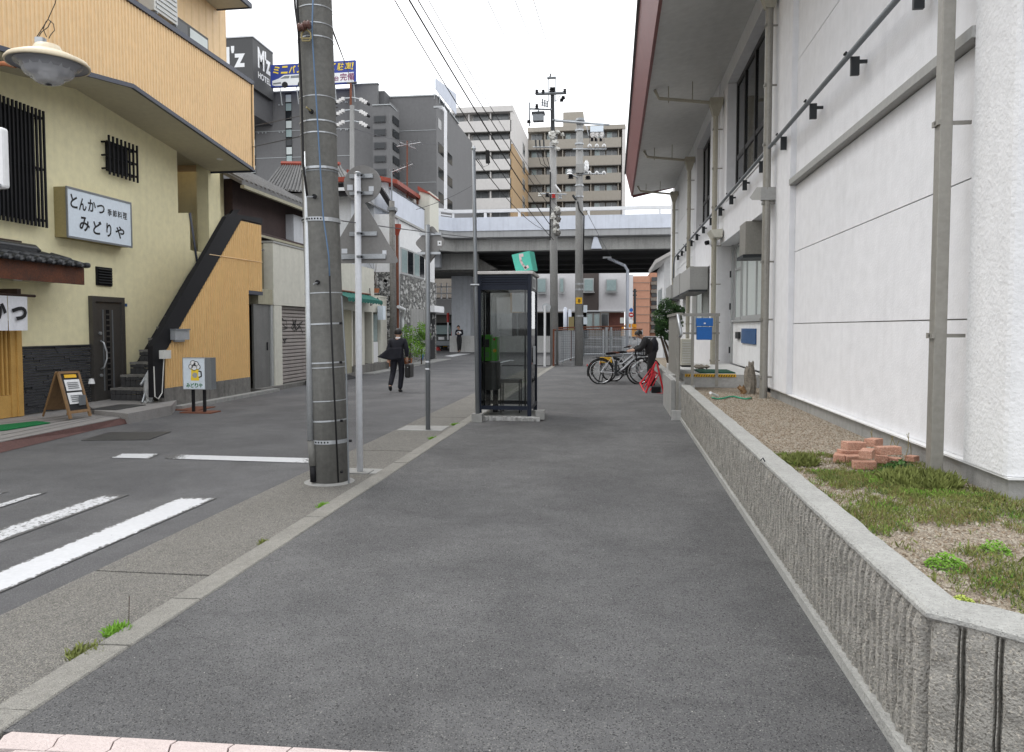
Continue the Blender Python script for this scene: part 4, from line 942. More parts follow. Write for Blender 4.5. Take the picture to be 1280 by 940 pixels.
# a-frame menu board
def aboard():
    c = RZ(88, 522, .05); t = thing('menu_board', 'wooden a-frame menu board with two white sheets on the terrace', 'sign', (c.x, c.y, .05))
    X = c.x+.28
    def Q(px, py): return RX(px, py, X)
    tl, tr, bl, br = RX(70, 465, X-.2), RX(97, 464, X-.2), RX(86, 524, X), RX(113, 520, X)
    def qd(name, m, a, b, c_, d_, th, parent, off=0):
        n_ = (b-a).cross(d_-a).normalized(); n_ = n_ if n_.x > 0 else -n_
        return MB().prism([a+n_*off, b+n_*off, c_+n_*off, d_+n_*off], n_*th).build(name, m, parent)
    def L_(u_, v_): return (tl.lerp(tr, u_)).lerp(bl.lerp(br, u_), v_)
    pnl = qd('panel', 'ink', L_(.06, .04), L_(.94, .04), L_(.94, .86), L_(.06, .86), .015, t)
    for a, b, c_, d_ in ((0, .09, 0, 1), (.91, 1, 0, 1), (0, 1, 0, .05), (0, 1, .84, .90)): qd('frame', 'wood_frame', L_(a, c_), L_(b, c_), L_(b, d_), L_(a, d_), .03, t)
    qd('header', 'yellow_mark', L_(.26, .07), L_(.82, .07), L_(.82, .14), L_(.26, .14), .003, pnl, .018)
    qd('paper', 'letter_white', L_(.2, .18), L_(.9, .18), L_(.9, .42), L_(.2, .42), .003, pnl, .018); qd('paper', 'letter_white', L_(.18, .46), L_(.86, .46), L_(.86, .70), L_(.18, .70), .003, pnl, .018)
    ln = MB()
    for v0 in (.23, .27, .31, .35, .51, .55, .59, .63):
        a, b = L_(.27, v0), L_(.78, v0+.0); ln.prism([a+Vector((.035, 0, 0)), b+Vector((.035, 0, 0)), b+Vector((.035, 0, -.012)), a+Vector((.035, 0, -.012))], (.002, 0, 0))
    ln.build('writing', 'steel_grey', pnl)
    bk = Vector((-.62, -.10, 0)); a0, a1 = tl, tr; b0, b1 = RX(54, 520, X-.62), RX(84, 519, X-.62)
    qd('back_panel', 'wood_frame', a0.lerp(b0, .03), a1.lerp(b1, .03), a1.lerp(b1, .85), a0.lerp(b0, .85), .012, t)
    for a, b in ((a0, b0), (a1, b1)): MB().tube([a, b], .016, 5).build('leg', 'wood_frame', t)
    c1 = RX(103, 500, X-.02); MB().obox(c1, .03, .12, .16).build('small_card', 'steel_grey', t)
aboard()
# black stringers, treads and tan stair side
SX = -8.3
st_ = thing('outdoor_stair', 'steep outdoor stair with black stringers and tan corrugated side', 'staircase', (SX, 14, 0))
out = [RX(x, y, SX) for x, y in ((192, 497), (206, 497), (206, 441), (302, 274), (328, 280), (328, 273), (290, 267), (283, 271), (191, 433))]
MB().prism(out, (-.10, 0, 0)).build('stringer', 'black', st_)
inn = [RX(x, y, -9.55) for x, y in ((153, 489), (163, 489), (245, 350), (300, 262), (292, 262), (237, 345))]
MB().prism(inn, (-.06, 0, 0)).build('stringer', 'black', st_)
pa_, pb_ = RX(160, 489, -9.5), RX(240, 353, -9.5)
sy0, sz0, sy1, sz1 = 12.9, .12, 17.9, 4.1
for k in range(14):
    f0 = k/14; y = 13.0+k*.30; z = .12+.235*(k+1)
    t = box('tread', 'concrete_dirty', st_, -9.5, SX-.11, y, y+.34, z-.04, z); rz_ = MB()
    for i in range(10): rz_.box(-9.49+i*.108, -9.49+i*.108+.1, y+.0, y+.012, z-.23, z-.12).box(-9.49+i*.108, -9.49+i*.108+.1, y+.0, y+.012, z-.112, z-.045)
    rz_.build('riser_tiles', 'tile_mosaic', t)
p_y0, p_y1 = RX(206, 470, SX).y, RX(328, 330, SX).y; ym = RX(312, 420, SX).y
tp = [(RX(206, 443, SX).y, RX(206, 443, SX).z), (RX(302, 276, SX).y, RX(302, 276, SX).z), (RX(328, 282, SX).y, RX(328, 282, SX).z)]
def top(y):
    if y < tp[1][0]: return tp[0][1]+(tp[1][1]-tp[0][1])*(y-tp[0][0])/(tp[1][0]-tp[0][0])
    return tp[1][1]+(tp[2][1]-tp[1][1])*(y-tp[1][0])/(tp[2][0]-tp[1][0])
corr('side_cladding', tp[0][0], ym, lambda y: .37, top, SX-.02, 'orange_lower', st_); corr('side_cladding', ym, p_y1, lambda y: 2.37, top, SX-.021, 'orange_lower', st_)
MB().prism([(SX-.04, tp[0][0], .37), (SX-.04, ym, .37), (SX-.04, ym, 2.37), (SX-.04, p_y1, 2.37), (SX-.04, p_y1, tp[2][1]), (SX-.04, tp[1][0], tp[1][1]), (SX-.04, tp[0][0], tp[0][1])], (-.05, 0, 0)).build('side_wall', 'orange_lower', st_)
for a, b in (((262, 318), (328, 328)),):
    p, q = RX(*a, SX+.002), RX(*b, SX+.002); MB().tube([p, q], .008, 4).build('seam', 'orange_panel', st_)
box('landing_beam', 'navy_trim', st_, SX-.6, SX, ym+.0, p_y1, 2.28, 2.365)
box('base_wall', 'concrete_dirty', st_, SX-.12, SX+.005, tp[0][0]-.05, ym, -.06, .369)
box('base_kerb', 'concrete', st_, SX-.0, SX+.20, tp[0][0]+.2, 17.3, -.06, .02)
for (x0, x1, y0, y1, m_, lb) in ((219, 237, 413, 427, 'steel_grey', 'mailbox'), (205, 214, 438, 448, 'light_plastic', 'meter')):
    a = RX(x0, y0, SX+.1); b = RX(x1, y1, SX+.1)
    if lb == 'mailbox':
        t = thing('mailbox', 'small grey metal letterbox on the tan stair cladding', 'mailbox', (SX, a.y, b.z)); box('body', 'galv', t, SX, SX+.1, a.y, b.y, b.z+.04, a.z); box('flap', 'steel_grey', t, SX, SX+.12, a.y-.01, b.y+.01, a.z+.001, a.z+.03); box('holder', 'galv', t, SX, SX+.05, a.y+.08, b.y-.08, b.z, b.z+.039)
    else:
        t = thing('outlet_box', 'small white electric outlet box beside the black stringer', 'outlet box', (SX, a.y, b.z)); box('body', 'light_plastic', t, SX, SX+.1, a.y, b.y, b.z, a.z); MB().tube([(SX+.03, a.y+.1, b.z), (SX+.03, a.y+.06, b.z-.3), (SX+.03, a.y+.02, .3), (SX+.03, a.y-.1, .2), (SX+.03, a.y-.2, .25), (SX+.03, a.y-.21, .8)], .010, 5).build('cable', 'light_plastic', t)
# rail with plastic wrap at the stair foot
hr = thing('wrapped_handrail', 'silver handrail end bundled in crumpled grey plastic at the stair foot', 'handrail', tuple(RX(184, 503, -8.6)))
MB().tube([RX(176, 481, -8.6), RX(190, 457, -8.6)], .022, 8).build('rail', 'galv', hr); MB().tube([RX(178, 503, -8.6), RX(187, 470, -8.6)], .02, 8).build('post', 'galv', hr)
def crumple(c, a, b, h_, sd_, amp=.3):
    vs_ = []; sg_ = 14; n_ = 10
    for i in range(n_+1):
        ph = PI*i/n_
        for j in range(sg_):
            t = 2*PI*j/sg_; v = Vector((math.sin(ph)*math.cos(t), math.sin(ph)*math.sin(t), math.cos(ph))); k = 1+amp*noise.noise(v*2.3+Vector((sd_, 0, 0)))*1.6
            vs_.append(Vector(c)+Vector((v.x*a*k, v.y*b*k, v.z*h_*k)))
    return MB().add(vs_, [(i*sg_+j, i*sg_+(j+1) % sg_, (i+1)*sg_+(j+1) % sg_, (i+1)*sg_+j) for i in range(n_) for j in range(sg_)])
c = RX(186, 485, -8.55); crumple(c, .09, .10, .27, 3).build('plastic_wrap', 'plastic_wrap', hr); c = RX(186, 503, -8.55); crumple(c, .08, .12, .06, 5).build('plastic_wrap', 'plastic_wrap', hr)
# beer sign
def beer():
    X = -7.75; a = RX(228, 448, X); b = RX(259, 487, X); p = thing('beer_sign', 'lit box sign with yellow beer mug and green lettering on two black legs', 'sign', (X-.1, (a.y+b.y)/2, -.05))
    fy = a.y; xl = X-.0
    # the face looks along the street towards the viewer
    A_ = RY(228, 447, a.y); B_ = RY(257, 487, a.y); C_ = RY(265, 447, a.y)
    x0, x1 = A_.x, B_.x; z0, z1 = B_.z, A_.z
    box('case', 'steel_grey', p, x0, x1+.11, fy+.01, fy+.17, z0, z1); box('face', 'sign_white', p, x0+.012, x1-.012, fy, fy+.009, z0+.012, z1-.012)
    frm = MB().box(x0, x1, fy-.006, fy+.0095, z0, z0+.011).box(x0, x1, fy-.006, fy+.0095, z1-.011, z1).box(x0, x0+.011, fy-.006, fy+.0095, z0+.012, z1-.012).box(x1-.011, x1, fy-.006, fy+.0095, z0+.012, z1-.012); frm.build('frame', 'galv', p)
    w = x1-x0; h_ = z1-z0; U_, V_ = (1, 0, 0), (0, 0, 1)
    def pt(u_, v_, o=0): return (x0+w*u_, fy-.002-o, z0+h_*v_)
    mug = [(.36, .28), (.72, .28), (.73, .36), (.69, .45), (.71, .62), (.62, .66), (.38, .66), (.38, .45), (.36, .36)]
    MB().prism([pt(*q, .001) for q in mug], (0, .0015, 0)).build('mug', 'letter_yellow', p)
    fo = MB()
    for u_, v_, r_ in ((.38, .72, .10), (.47, .82, .12), (.6, .80, .11), (.69, .71, .10), (.52, .70, .13)): fo.disc(pt(u_, v_, .004), w*r_*1.1, 'Y', .001, 18)
    fo.build('foam_outline', 'ink', p)
    fo = MB()
    for u_, v_, r_ in ((.38, .72, .10), (.47, .82, .12), (.6, .80, .11), (.69, .71, .10), (.52, .70, .13)): fo.disc(pt(u_, v_, .0055), w*(r_*1.1-.025), 'Y', .001, 18)
    fo.build('foam', 'letter_white', p)
    MB().disc(pt(.54, .45, .003), w*.11, 'Y', .001, 18).build('mug_mark', 'window_frame', p)
    hd = MB(); q = [pt(.72, .58, .002), pt(.82, .56, .002), pt(.83, .42, .002), pt(.72, .38, .002)]; stroke(hd, q, w*.05, (0, -1, 0), .001); hd.build('mug_handle', 'ink', p)
    for k, s_ in enumerate('みどりや'): text('letter', s_, 'letter_green', p, pt(.16+k*.185, .06), U_, V_, w*.155, h_*.14, .03, depth=.003)
    for x in (x0+w*.30, x0+w*.80): box('leg', 'black', p, x, x+.04, fy+.05, fy+.10, -.03, z0-.001)
    MB().box(x0-.05, x1+.12, fy-.05, fy+.3, -.05, -.028).build('base', 'rust', p)
beer()
B(-8.28, -7.7, 12.95, 13.6, -.05, -.035).build('drain_cover', 'rust', mk)
# ================================================================== OLD BROWN HOUSE, GARAGE, SHOP, WHITE STONE-CLAD HOUSE
EZB = RX(278, 221, -9.2).z+.27
bh = thing('brown_house', 'dark brown wooden house with grey tiled eaves behind the cream garage', 'house', (-9.6, 20, 0))
box('wall', 'brown_wall', bh, -16, -9.75, 18.25, 24, 0, EZB)
EZ = RX(278, 221, -9.2).z
MB().prism([(-9.2, 17.7, EZ), (-15, 17.7, EZ+3.0), (-15, 17.7, EZ+3.1), (-9.2, 17.7, EZ+.09)], (0, 6.0, 0)).build('roof', 'roof_grey', bh)
tl_ = MB()
for k in range(24): y = 17.75+k*.25; tl_.prism([(-9.19, y, EZ+.10), (-15, y, EZ+3.12), (-15, y, EZ+3.17), (-9.19, y, EZ+.15)], (0, .12, 0))
tl_.build('tile_rows', 'roof_grey', bh)
MB().box(-9.24, -9.14, 17.7, 23.7, EZ-.09, EZ-.01).build('gutter', 'cream_side', bh)
MB().prism([(-9.9, 18.3, 4.15), (-9.25, 18.3, 3.95), (-9.25, 18.3, 4.02), (-9.9, 18.3, 4.22)], (0, 5, 0)).build('lower_eave', 'brown_wall', bh); MB().box(-9.26, -9.2, 18.3, 23.3, 3.9, 3.96).build('gutter', 'cream_side', bh)
box('shutter_box', 'brown_wall', bh, -9.9, -9.75, 18.5, 20.6, 2.6, 3.85)
box('wall', 'weathered_white', bh, -9.85, -9.5, 21.4, 24, 3.0, 4.9)
w = box('window', 'window_frame', bh, -9.499, -9.47, 21.9, 22.8, 3.3, 3.9); box('pane', 'window_glass', w, -9.469, -9.46, 21.95, 22.75, 3.35, 3.85)
# second tiled house behind
th = thing('tiled_house', 'house with steep grey tiled hip roof and red ridge in front of the dark hotel', 'house', (-12, 29, 0))
A_, B_, C_, D_ = RY(352, 207, 28.5), RY(425, 208, 28.5), RY(446, 246, 26.5), RY(330, 236, 26.5)
e2 = [D_+Vector((0, 5, 0)), C_+Vector((0, 5, 0))]
MB().add([A_, B_, C_, D_, e2[1], e2[0]], [(0, 1, 2, 3), (0, 3, 5), (1, 4, 2), (0, 5, 4, 1)]).build('roof', 'roof_grey', th)
rr = MB()
for k in range(26):
    u_ = k/25; a = A_.lerp(B_, u_); b = D_.lerp(C_, u_); rr.tube([a+Vector((0, -.02, .03)), b+Vector((0, -.02, .03))], .04, 4)
rr.build('tile_rows', 'roof_grey', th); MB().tube([A_+Vector((0, 0, .08)), B_+Vector((0, 0, .08))], .10, 6).build('ridge', 'roof_red', th)
box('wall', 'weathered_white', th, D_.x+.5, C_.x-.4, 27.0, 32, 0, D_.z-.1)
box('red_band', 'roof_red', th, RY(420, 225, 26).x, RY(433, 225, 26).x, 26, 26.2, RY(430, 227, 26).z, RY(430, 221, 26).z)
w = box('window', 'black', th, RY(420, 225, 26).x, RY(432, 225, 26).x, 26.1, 26.4, RY(430, 243, 26).z, RY(430, 228, 26).z)
box('balustrade', 'rail_white', th, RY(422, 225, 26).x, RY(433, 225, 26).x, 26.02, 26.07, RY(430, 238, 26).z, RY(430, 234, 26).z)
# garage
GX = -8.4
ga = thing('garage', 'cream garage with roller shutter, graffiti scribble and grey steel side door', 'garage', (GX, 20, 0))
gy0 = RX(341, 304, GX).y
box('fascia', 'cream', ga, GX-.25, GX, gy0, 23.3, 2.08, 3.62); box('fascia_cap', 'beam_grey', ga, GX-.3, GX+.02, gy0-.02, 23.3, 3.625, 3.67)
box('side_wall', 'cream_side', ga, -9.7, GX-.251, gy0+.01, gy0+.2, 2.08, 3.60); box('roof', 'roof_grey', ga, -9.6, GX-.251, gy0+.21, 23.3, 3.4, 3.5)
box('lintel', 'cream_side', ga, GX-1, GX-.02, 16.9, gy0-.01, 2.08, 2.45)
sdr = box('side_door', 'door_grey', ga, GX-.12, GX-.07, 16.75, gy0-.1, .03, 2.07)
box('door_frame', 'window_frame', ga, GX-.13, GX-.03, gy0-.095, gy0+.02, 0, 2.07)
box('handle', 'black', sdr, GX-.069, GX-.05, 17.4, 17.44, .95, 1.15)
box('post', 'cream', ga, GX-.12, GX+.0, gy0+.03, gy0+.45, 0, 2.07); 
box('jamb', 'cream_side', ga, GX-.2, GX-.02, 22.6, 23.3, 0, 2.07)
for k in range(21): z = .06+k*.096; MB().prism([(GX-.14, gy0+.46, z), (GX-.10, gy0+.46, z+.02), (GX-.10, gy0+.46, z+.07), (GX-.14, gy0+.46, z+.092)], (0, 22.6-gy0-.46, 0)).build('shutter_slat', 'shutter', ga)
gr = MB(); X = GX-.095; rg = random.Random(4)
for cx, cyy, n_, s_ in ((355, 405, 9, 9), (366, 407, 10, 10), (375, 410, 8, 9), (356, 427, 8, 5)):
    q = [RX(cx+rg.uniform(-s_, s_)*.55, cyy+rg.uniform(-s_, s_), X) for _ in range(n_)]; stroke(gr, q, .018, (1, 0, 0), .002)
gr.build('graffiti', 'ink', ga, kind='stuff')
box('threshold', 'concrete_dirty', ga, GX-.2, GX+.12, 16.7, 23.3, -.06, .05)
MB().prism([(GX+.55, 19.2, -.045), (GX+.55, 22.3, -.045), (GX+.13, 22.3, .06), (GX+.13, 19.2, .06)], (0, 0, .012)).build('ramp', 'black_matte', ga)
# shop
shp = thing('corner_shop', 'cream shop front with green awning and dark doorways behind the sign post', 'shop', (GX, 25, 0))
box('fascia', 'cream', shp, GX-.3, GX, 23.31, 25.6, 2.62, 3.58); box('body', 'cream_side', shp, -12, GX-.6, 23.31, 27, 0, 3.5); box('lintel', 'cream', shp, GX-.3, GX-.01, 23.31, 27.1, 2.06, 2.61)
for y0, y1 in ((24.0, 24.55), (25.35, 25.5), (26.35, 27.1), (23.31, 23.4)): box('pier', 'cream', shp, GX-.3, GX-.01, y0, y1, .25, 2.055)
box('doorway', 'black_matte', shp, GX-.5, GX-.4, 23.3, 26.3, .2, 2.1); box('base_step', 'concrete_dirty', shp, GX-.4, GX+.06, 23.31, 27.1, -.06, .245)
d = box('shop_door', 'letter_white', shp, GX-.16, GX-.11, 25.55, 26.33, .26, 1.0); box('pane', 'window_pale', d, GX-.16, GX-.12, 25.58, 26.3, 1.01, 2.0)
box('red_post', 'roof_red', shp, GX-.33, GX-.31, 23.8, 23.95, .25, .8)
aw = MB(); y0, y1 = 21.6, 25.0; n_ = 12
for k in range(n_):
    a = y0+(y1-y0)*k/n_; b = y0+(y1-y0)*(k+1)/n_; mdl = (a+b)/2
    aw.add([(GX+.02, a, 2.62), (GX+.02, b, 2.62), (GX+.5, b, 2.42), (GX+.5, a, 2.42), (GX+.5, a, 2.33), (GX+.5, mdl, 2.29), (GX+.5, b, 2.33), (GX+.02, mdl, 2.645), (GX+.5, mdl, 2.445)], [(0, 7, 8, 3), (7, 1, 2, 8), (3, 8, 5, 4), (8, 2, 6, 5)])
aw.build('awning', 'green_awning', shp)
MB().tube([(GX+.04, 21.6, 2.66), (GX+.04, 25.05, 2.66)], .03, 6).build('awning_box', 'rust', shp)
mt = thing('meter_box', 'pale beige utility meter box hung at the end of the shop front', 'meter box', tuple(RX(477, 390, -8.25))); c = ORG[mt]
box('body', 'sign_white', mt, c.x-.1, c.x+.1, c.y-.16, c.y+.16, c.z-.28, c.z+.22); MB().tube([c+Vector((0, 0, .2)), c+Vector((-.05, -.3, .5)), c+Vector((-.1, -.9, .2)), c+Vector((-.1, -1.0, .8))], .015, 5).build('cable', 'cable', mt)
pt_ = thing('potted_plant', 'terracotta pot with a bare leafless plant on the shop ledge', 'potted plant', tuple(RX(470, 366, -8.7))); c = ORG[pt_]
MB().lathe(c, [(.001, 0), (.10, 0), (.14, .16), (.12, .16), (.001, .14)], 12).build('pot', 'terracotta', pt_)
for k in range(4): MB().tube([c+Vector((0, 0, .15)), c+Vector((random.uniform(-.1, .1), 0, .6)), c+Vector((random.uniform(-.3, .15), 0, 1.1))], [.012, .009, .004], 5).build('branch', 'bark', pt_)
box('ledge', 'cream', shp, -9.2, GX, 26.2, 27.1, 2.62, 2.68)
# white house with stone cladding
HX = -8.7; HY = RX(489, 267, HX).y
hh = thing('stone_clad_house', 'white two-storey house with random stone cladding, balcony and red roof', 'house', (HX, 31, 0))
hz0, hz1 = 3.72, 6.0
box('stone_wall', 'stone_wall', hh, -13, HX, HY, 36.2, -.05, hz0)
cb = MB(); rg = random.Random(9)
for k in range(330):
    if k % 3: y = rg.uniform(HY+.1, 36); z = rg.uniform(1.0, 3.6); cb.obox((HX+.01, y, z), .04, rg.uniform(.10, .26), rg.uniform(.06, .16), 0, rg.uniform(-.8, .8))
    else: x = rg.uniform(HX-.8, HX); z = rg.uniform(.1, 3.6); cb.obox((x, HY-.01, z), rg.uniform(.1, .24), .04, rg.uniform(.06, .15), 0, 0, rg.uniform(-.8, .8))
cb.build('cladding_stones', 'concrete_light', hh, kind='stuff')
box('upper_wall', 'plaster_white', hh, -9.4, HX-.02, HY+.01, 36.0, hz0+.002, hz1)
MB().prism([(-14, HY, hz0+.002), (-9.401, HY, hz0+.002), (-9.401, HY, 6.9), (-14, HY, 6.75)], (0, 4, 0)).build('upper_wall', 'weathered_white', hh)
MB().prism([tuple(RY(472, 237, HY-.05)), tuple(RY(476, 233, HY-.05)), tuple(RY(494, 262, HY-.05)), tuple(RY(491, 267, HY-.05))], (0, .3, 0)).build('verge', 'black', hh)
box('balcony_panel', 'deck_white', hh, HX-.12, HX-.06, HY+.25, 34.2, 6.03, 7.0); MB().box(HX-.14, HX-.04, HY+.2, 34.2, 7.003, 7.05).build('balcony_rail', 'dark_metal', hh)
box('cornice', 'beam_grey', hh, HX-.02, HX+.06, HY, 36.1, 5.93, 6.02)
box('upper_room', 'weathered_white', hh, -13, -9.5, 31, 36, 6, 7.7)
MB().prism([(-9.0, 30.6, 7.55), (-11.2, 30.6, 8.05), (-11.2, 30.6, 8.2), (-9.0, 30.6, 7.72)], (0, 4.4, 0)).build('roof', 'roof_red', hh)
ta, tb = RY(524, 240, 34.4).x, RY(537, 240, 34.4).x
box('stair_tower', 'cream', hh, ta, tb, 34.4, 36.2, 6.0, 7.9); MB().prism([(ta-.05, 34.3, 7.95), (tb+.05, 34.3, 7.75), (tb+.05, 34.3, 7.8), (ta-.05, 34.3, 8.15)], (0, 2, 0)).build('tower_roof', 'roof_red', hh); box('corner_pipe', 'rust', hh, ta-.12, ta-.03, 34.3, 34.4, 6, 7.8)
box('red_balustrade', 'roof_red', hh, RY(473, 230, 31).x, RY(490, 230, 31).x, 31.02, 31.07, RY(480, 233, 31).z, RY(480, 228, 31).z); box('rail', 'rail_white', hh, RY(474, 238, 31).x, RY(482, 238, 31).x, 30.9, 31.0, RY(480, 240, 31).z, RY(480, 236, 31).z)
for a, b in ((501, 516), (517, 530)):
    y0, y1 = RX(a, 320, HX).y, RX(b, 320, HX).y; w = box('window', 'window_frame', hh, HX-.02, HX+.02, y0, y1, 3.74, 4.85)
    n_ = 2
    for k in range(2): box('pane', 'window_pale' if k == 0 else 'window_glass', w, HX+.021, HX+.03, y0+.06+k*(y1-y0)/2, y0+(k+1)*(y1-y0)/2-.05, 3.82, 4.78)
rd = MB().tube([(HX+.1, HY+.45, 1.3), (HX+.1, HY+.45, 5.4)], .06, 8).build('downpipe', 'rust', hh); MB().lathe((HX+.1, HY+.45, 5.4), [(.06, -.2), (.17, .1), (.17, .25), (.001, .25)], 10).build('hopper', 'roof_red', rd)
MB().tube([(HX+.06, HY+.8, 1.3), (HX+.06, HY+.8, 5.9)], .035, 6).build('downpipe', 'galv', hh); MB().tube([(HX+.2, HY+.2, 2.35), (HX+.25, HY+.9, 2.25), (HX+.1, HY+1.1, 1.9), (HX+.1, HY+1.1, .6)], .07, 8).build('vent_pipe', 'rail_white', hh)
box('shutter_bay', 'concrete', hh, HX+.001, HX+.04, 31.3, 33.9, .4, 2.35); box('doorway', 'black_matte', hh, HX+.001, HX+.03, 34.1, 35.8, 0, 2.2); box('door_hood', 'white_paint', hh, HX, HX+.45, 34.0, 36.0, 2.25, 2.55)
wp = thing('wooden_pole', 'old weathered wooden utility pole standing against the stone-clad wall', 'utility pole', (-8.13, 27.0, -.05))
MB().tube([(-8.13, 27, -.05), (-8.13, 27, 3), (-8.15, 27, 6.2)], [.13, .12, .10], 10).build('shaft', 'concrete_dirty', wp, smooth=True); MB().tube([(-8.15, 27, 6.2), (-8.15, 27, 7.3)], .025, 6).build('top_spike', 'steel_grey', wp); MB().obox((-8.13, 27, 5.9), .3, .3, .12).build('bracket', 'steel_grey', wp)
# greenery in pots along the stone wall
bu = thing('potted_shrub', 'bushy yellow-green potted shrub against the stone-clad wall', 'shrub', (-8.05, 29.5, -.05))
foliage('crown', bu, [(-8.3, 29.6, 1.3, .35), (-8.1, 29.3, .8, .4), (-7.9, 30.2, 1.5, .3), (-8.05, 30.6, 1.0, .35), (-7.85, 30.5, 1.2, .3), (-7.95, 30, .6, .35)], 2600, 'weed_bright', .03, .09, 21); foliage('inner_leaves', bu, [(-8.2, 29.6, 1.0, .4), (-7.95, 30.4, 1.0, .35)], 900, 'leaf_mid', .03, .08, 22)
for x, y in ((-8.2, 29.5), (-7.95, 30.4)): MB().tube([(x, y, -.05), (x+.03, y, .9)], .03, 6).build('trunk', 'bark', bu)
pb_ = thing('blue_pot', 'round blue flower pot with white lid beside the potted shrub', 'flower pot', (-7.5, 31, -.05)); c = RZ(523, 452, -.05); pb_.location = c; ORG[pb_] = c
MB().lathe(c, [(.001, 0), (.18, 0), (.27, .32), (.24, .33), (.001, .3)], 14).build('pot', 'pot_blue', pb_); MB().lathe(c, [(.2, .34), (.28, .38), (.10, .47), (.001, .48)], 14).build('lid', 'letter_white', pb_)
gc = foliage('ground_plants', None, [(c.x-.4, c.y-.8, .05, .35, .5, .22), (c.x-.1, c.y-.4, .05, .25, .3, .18)], 900, 'weed_bright', .03, .07, 5); tag(gc, kind='stuff')
for i, (px, py, lb) in enumerate(((484, 459, 'terracotta pot with red leaves just left of the walking man'), (510, 456, 'terracotta pot behind the briefcase by the stone-clad wall'))):
    c = RZ(px, py, -.05); t = thing('flower_pot', lb, 'flower pot', tuple(c)); MB().lathe(c, [(.001, 0), (.16, 0), (.2, .28), (.001, .28)], 12).build('pot', 'terracotta', t); foliage('plant', t, [(c.x, c.y, .35, .2)], 160, 'leaf_mid', .03, .07, 30+i)
B(-8.7, -7.9, 24, 36, -.06, -.02).build('roadside_gutter', 'concrete', kind='structure')
# ================================================================== OVERPASS AND WHAT LIES BEYOND
ovp = thing('overpass', 'elevated expressway with pale parapet, white rails and dark underside crossing the street', 'overpass', (0, 42, 0))
path = [(40, 42.0), (-9.1, 42.0), (-9.7, 41.2), (-11, 39.2), (-13, 37.2), (-16, 35.6), (-24, 33.6)]
def sweep(name, m, prof, y_off=0, parent=ovp, pth=path):
    mb = MB(); n_ = len(prof); vs_ = []
    for i, (x, y) in enumerate(pth):
        a = Vector(pth[max(i-1, 0)]); b = Vector(pth[min(i+1, len(pth)-1)]); t = (b-a).normalized(); nr_ = Vector((-t.y, t.x)) ; nr_ = nr_ if nr_.y < 0 else -nr_
        for d_, z in prof: vs_.append((x+nr_.x*d_, y+nr_.y*d_, z))
    return mb.add(vs_, [(i*n_+k, i*n_+(k+1) % n_, (i+1)*n_+(k+1) % n_, (i+1)*n_+k) for i in range(len(pth)-1) for k in range(n_)]+[tuple(range(n_)), tuple(range((len(pth)-1)*n_, len(pth)*n_))[::-1]]).build(name, m, parent)
sweep('parapet', 'deck_white', [(0, 7.02), (0, 7.78), (-.3, 7.78), (-.3, 7.02)])
sweep('edge_girder', 'deck_grey', [(-.25, 6.62), (-.06, 6.66), (-.06, 7.018), (-1.2, 7.018), (-1.2, 6.62)])
sweep('lower_girder', 'concrete', [(-.55, 5.93), (-.55, 6.61), (-1.3, 6.61), (-1.3, 5.93)])
sweep('top_rail', 'rail_white', [(-.05, 8.06), (-.05, 8.24), (-.22, 8.24), (-.22, 8.06)])
for z in (7.9,): sweep('mid_rail', 'rail_white', [(-.1, z-.03), (-.1, z+.03), (-.16, z+.03), (-.16, z-.03)], pth=path[1:])
x = 20
while x > -9:
    box('rail_post', 'rail_white', ovp, x, x+.14, 42.04, 42.2, 7.782, 8.05); x -= 1.95
for i in range(1, len(path)-1):
    a, b = Vector(path[i]), Vector(path[i+1]); n_ = max(1, int((b-a).length/1.5))
    for k in range(n_): p = a.lerp(b, k/n_); box('rail_post', 'rail_white', ovp, p.x-.05, p.x+.05, p.y+.05, p.y+.2, 7.782, 8.05)
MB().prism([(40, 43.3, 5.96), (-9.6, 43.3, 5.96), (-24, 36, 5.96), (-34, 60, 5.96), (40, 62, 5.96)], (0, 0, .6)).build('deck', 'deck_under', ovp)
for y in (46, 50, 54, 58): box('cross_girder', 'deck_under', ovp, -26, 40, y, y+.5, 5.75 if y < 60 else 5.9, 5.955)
a, b = RY(736, 297, 41.4), RY(751, 312, 41.4); MB().prism([(a.x+.25, 42.2, 6.6), (a.x+.45, 42.2, 6.6), (b.x+.05, 42.2, 5.95), (a.x+.1, 42.2, 5.95)], (0, .3, 0)).build('bracket', 'deck_white', ovp)
pr_ = thing('overpass_pier', 'pale concrete column and heavy stained crossbeam carrying the overpass', 'pier', (-9.9, 48, 0))
a, b = RY(564.5, 400, 48), RY(588, 400, 48)
box('column', 'pier', pr_, a.x, b.x, 48, 49.4, -.1, 5.2)
a, b = RY(541, 317, 44.5), RY(596, 317, 44.5)
MB().prism([(a.x-1.5, 44.5, 6.0), (b.x-.4, 44.5, 6.0), (b.x+1.2, 44.5, 5.05), (b.x, 44.5, 4.9), (a.x-1.5, 44.5, 4.9)], (0, 6, 0)).build('crossbeam', 'concrete_dirty', pr_)
box('crossbeam_face', 'concrete', pr_, a.x-.9, RY(597, 317, 44).x, 44.0, 44.49, 5.0, 6.0); box('bearing_block', 'pier', pr_, RY(541, 320, 43.5).x, RY(550, 320, 43.5).x, 43.4, 43.95, 5.1, 6.2)
lw = thing('low_concrete_wall', 'low concrete wall at the foot of the overpass pier', 'wall', (-10, 47, 0))
a, b = RY(562, 425, 47), RY(592, 425, 47); box('wall', 'concrete_light', lw, a.x, b.x+6, 47, 47.3, -.1, 1.0)
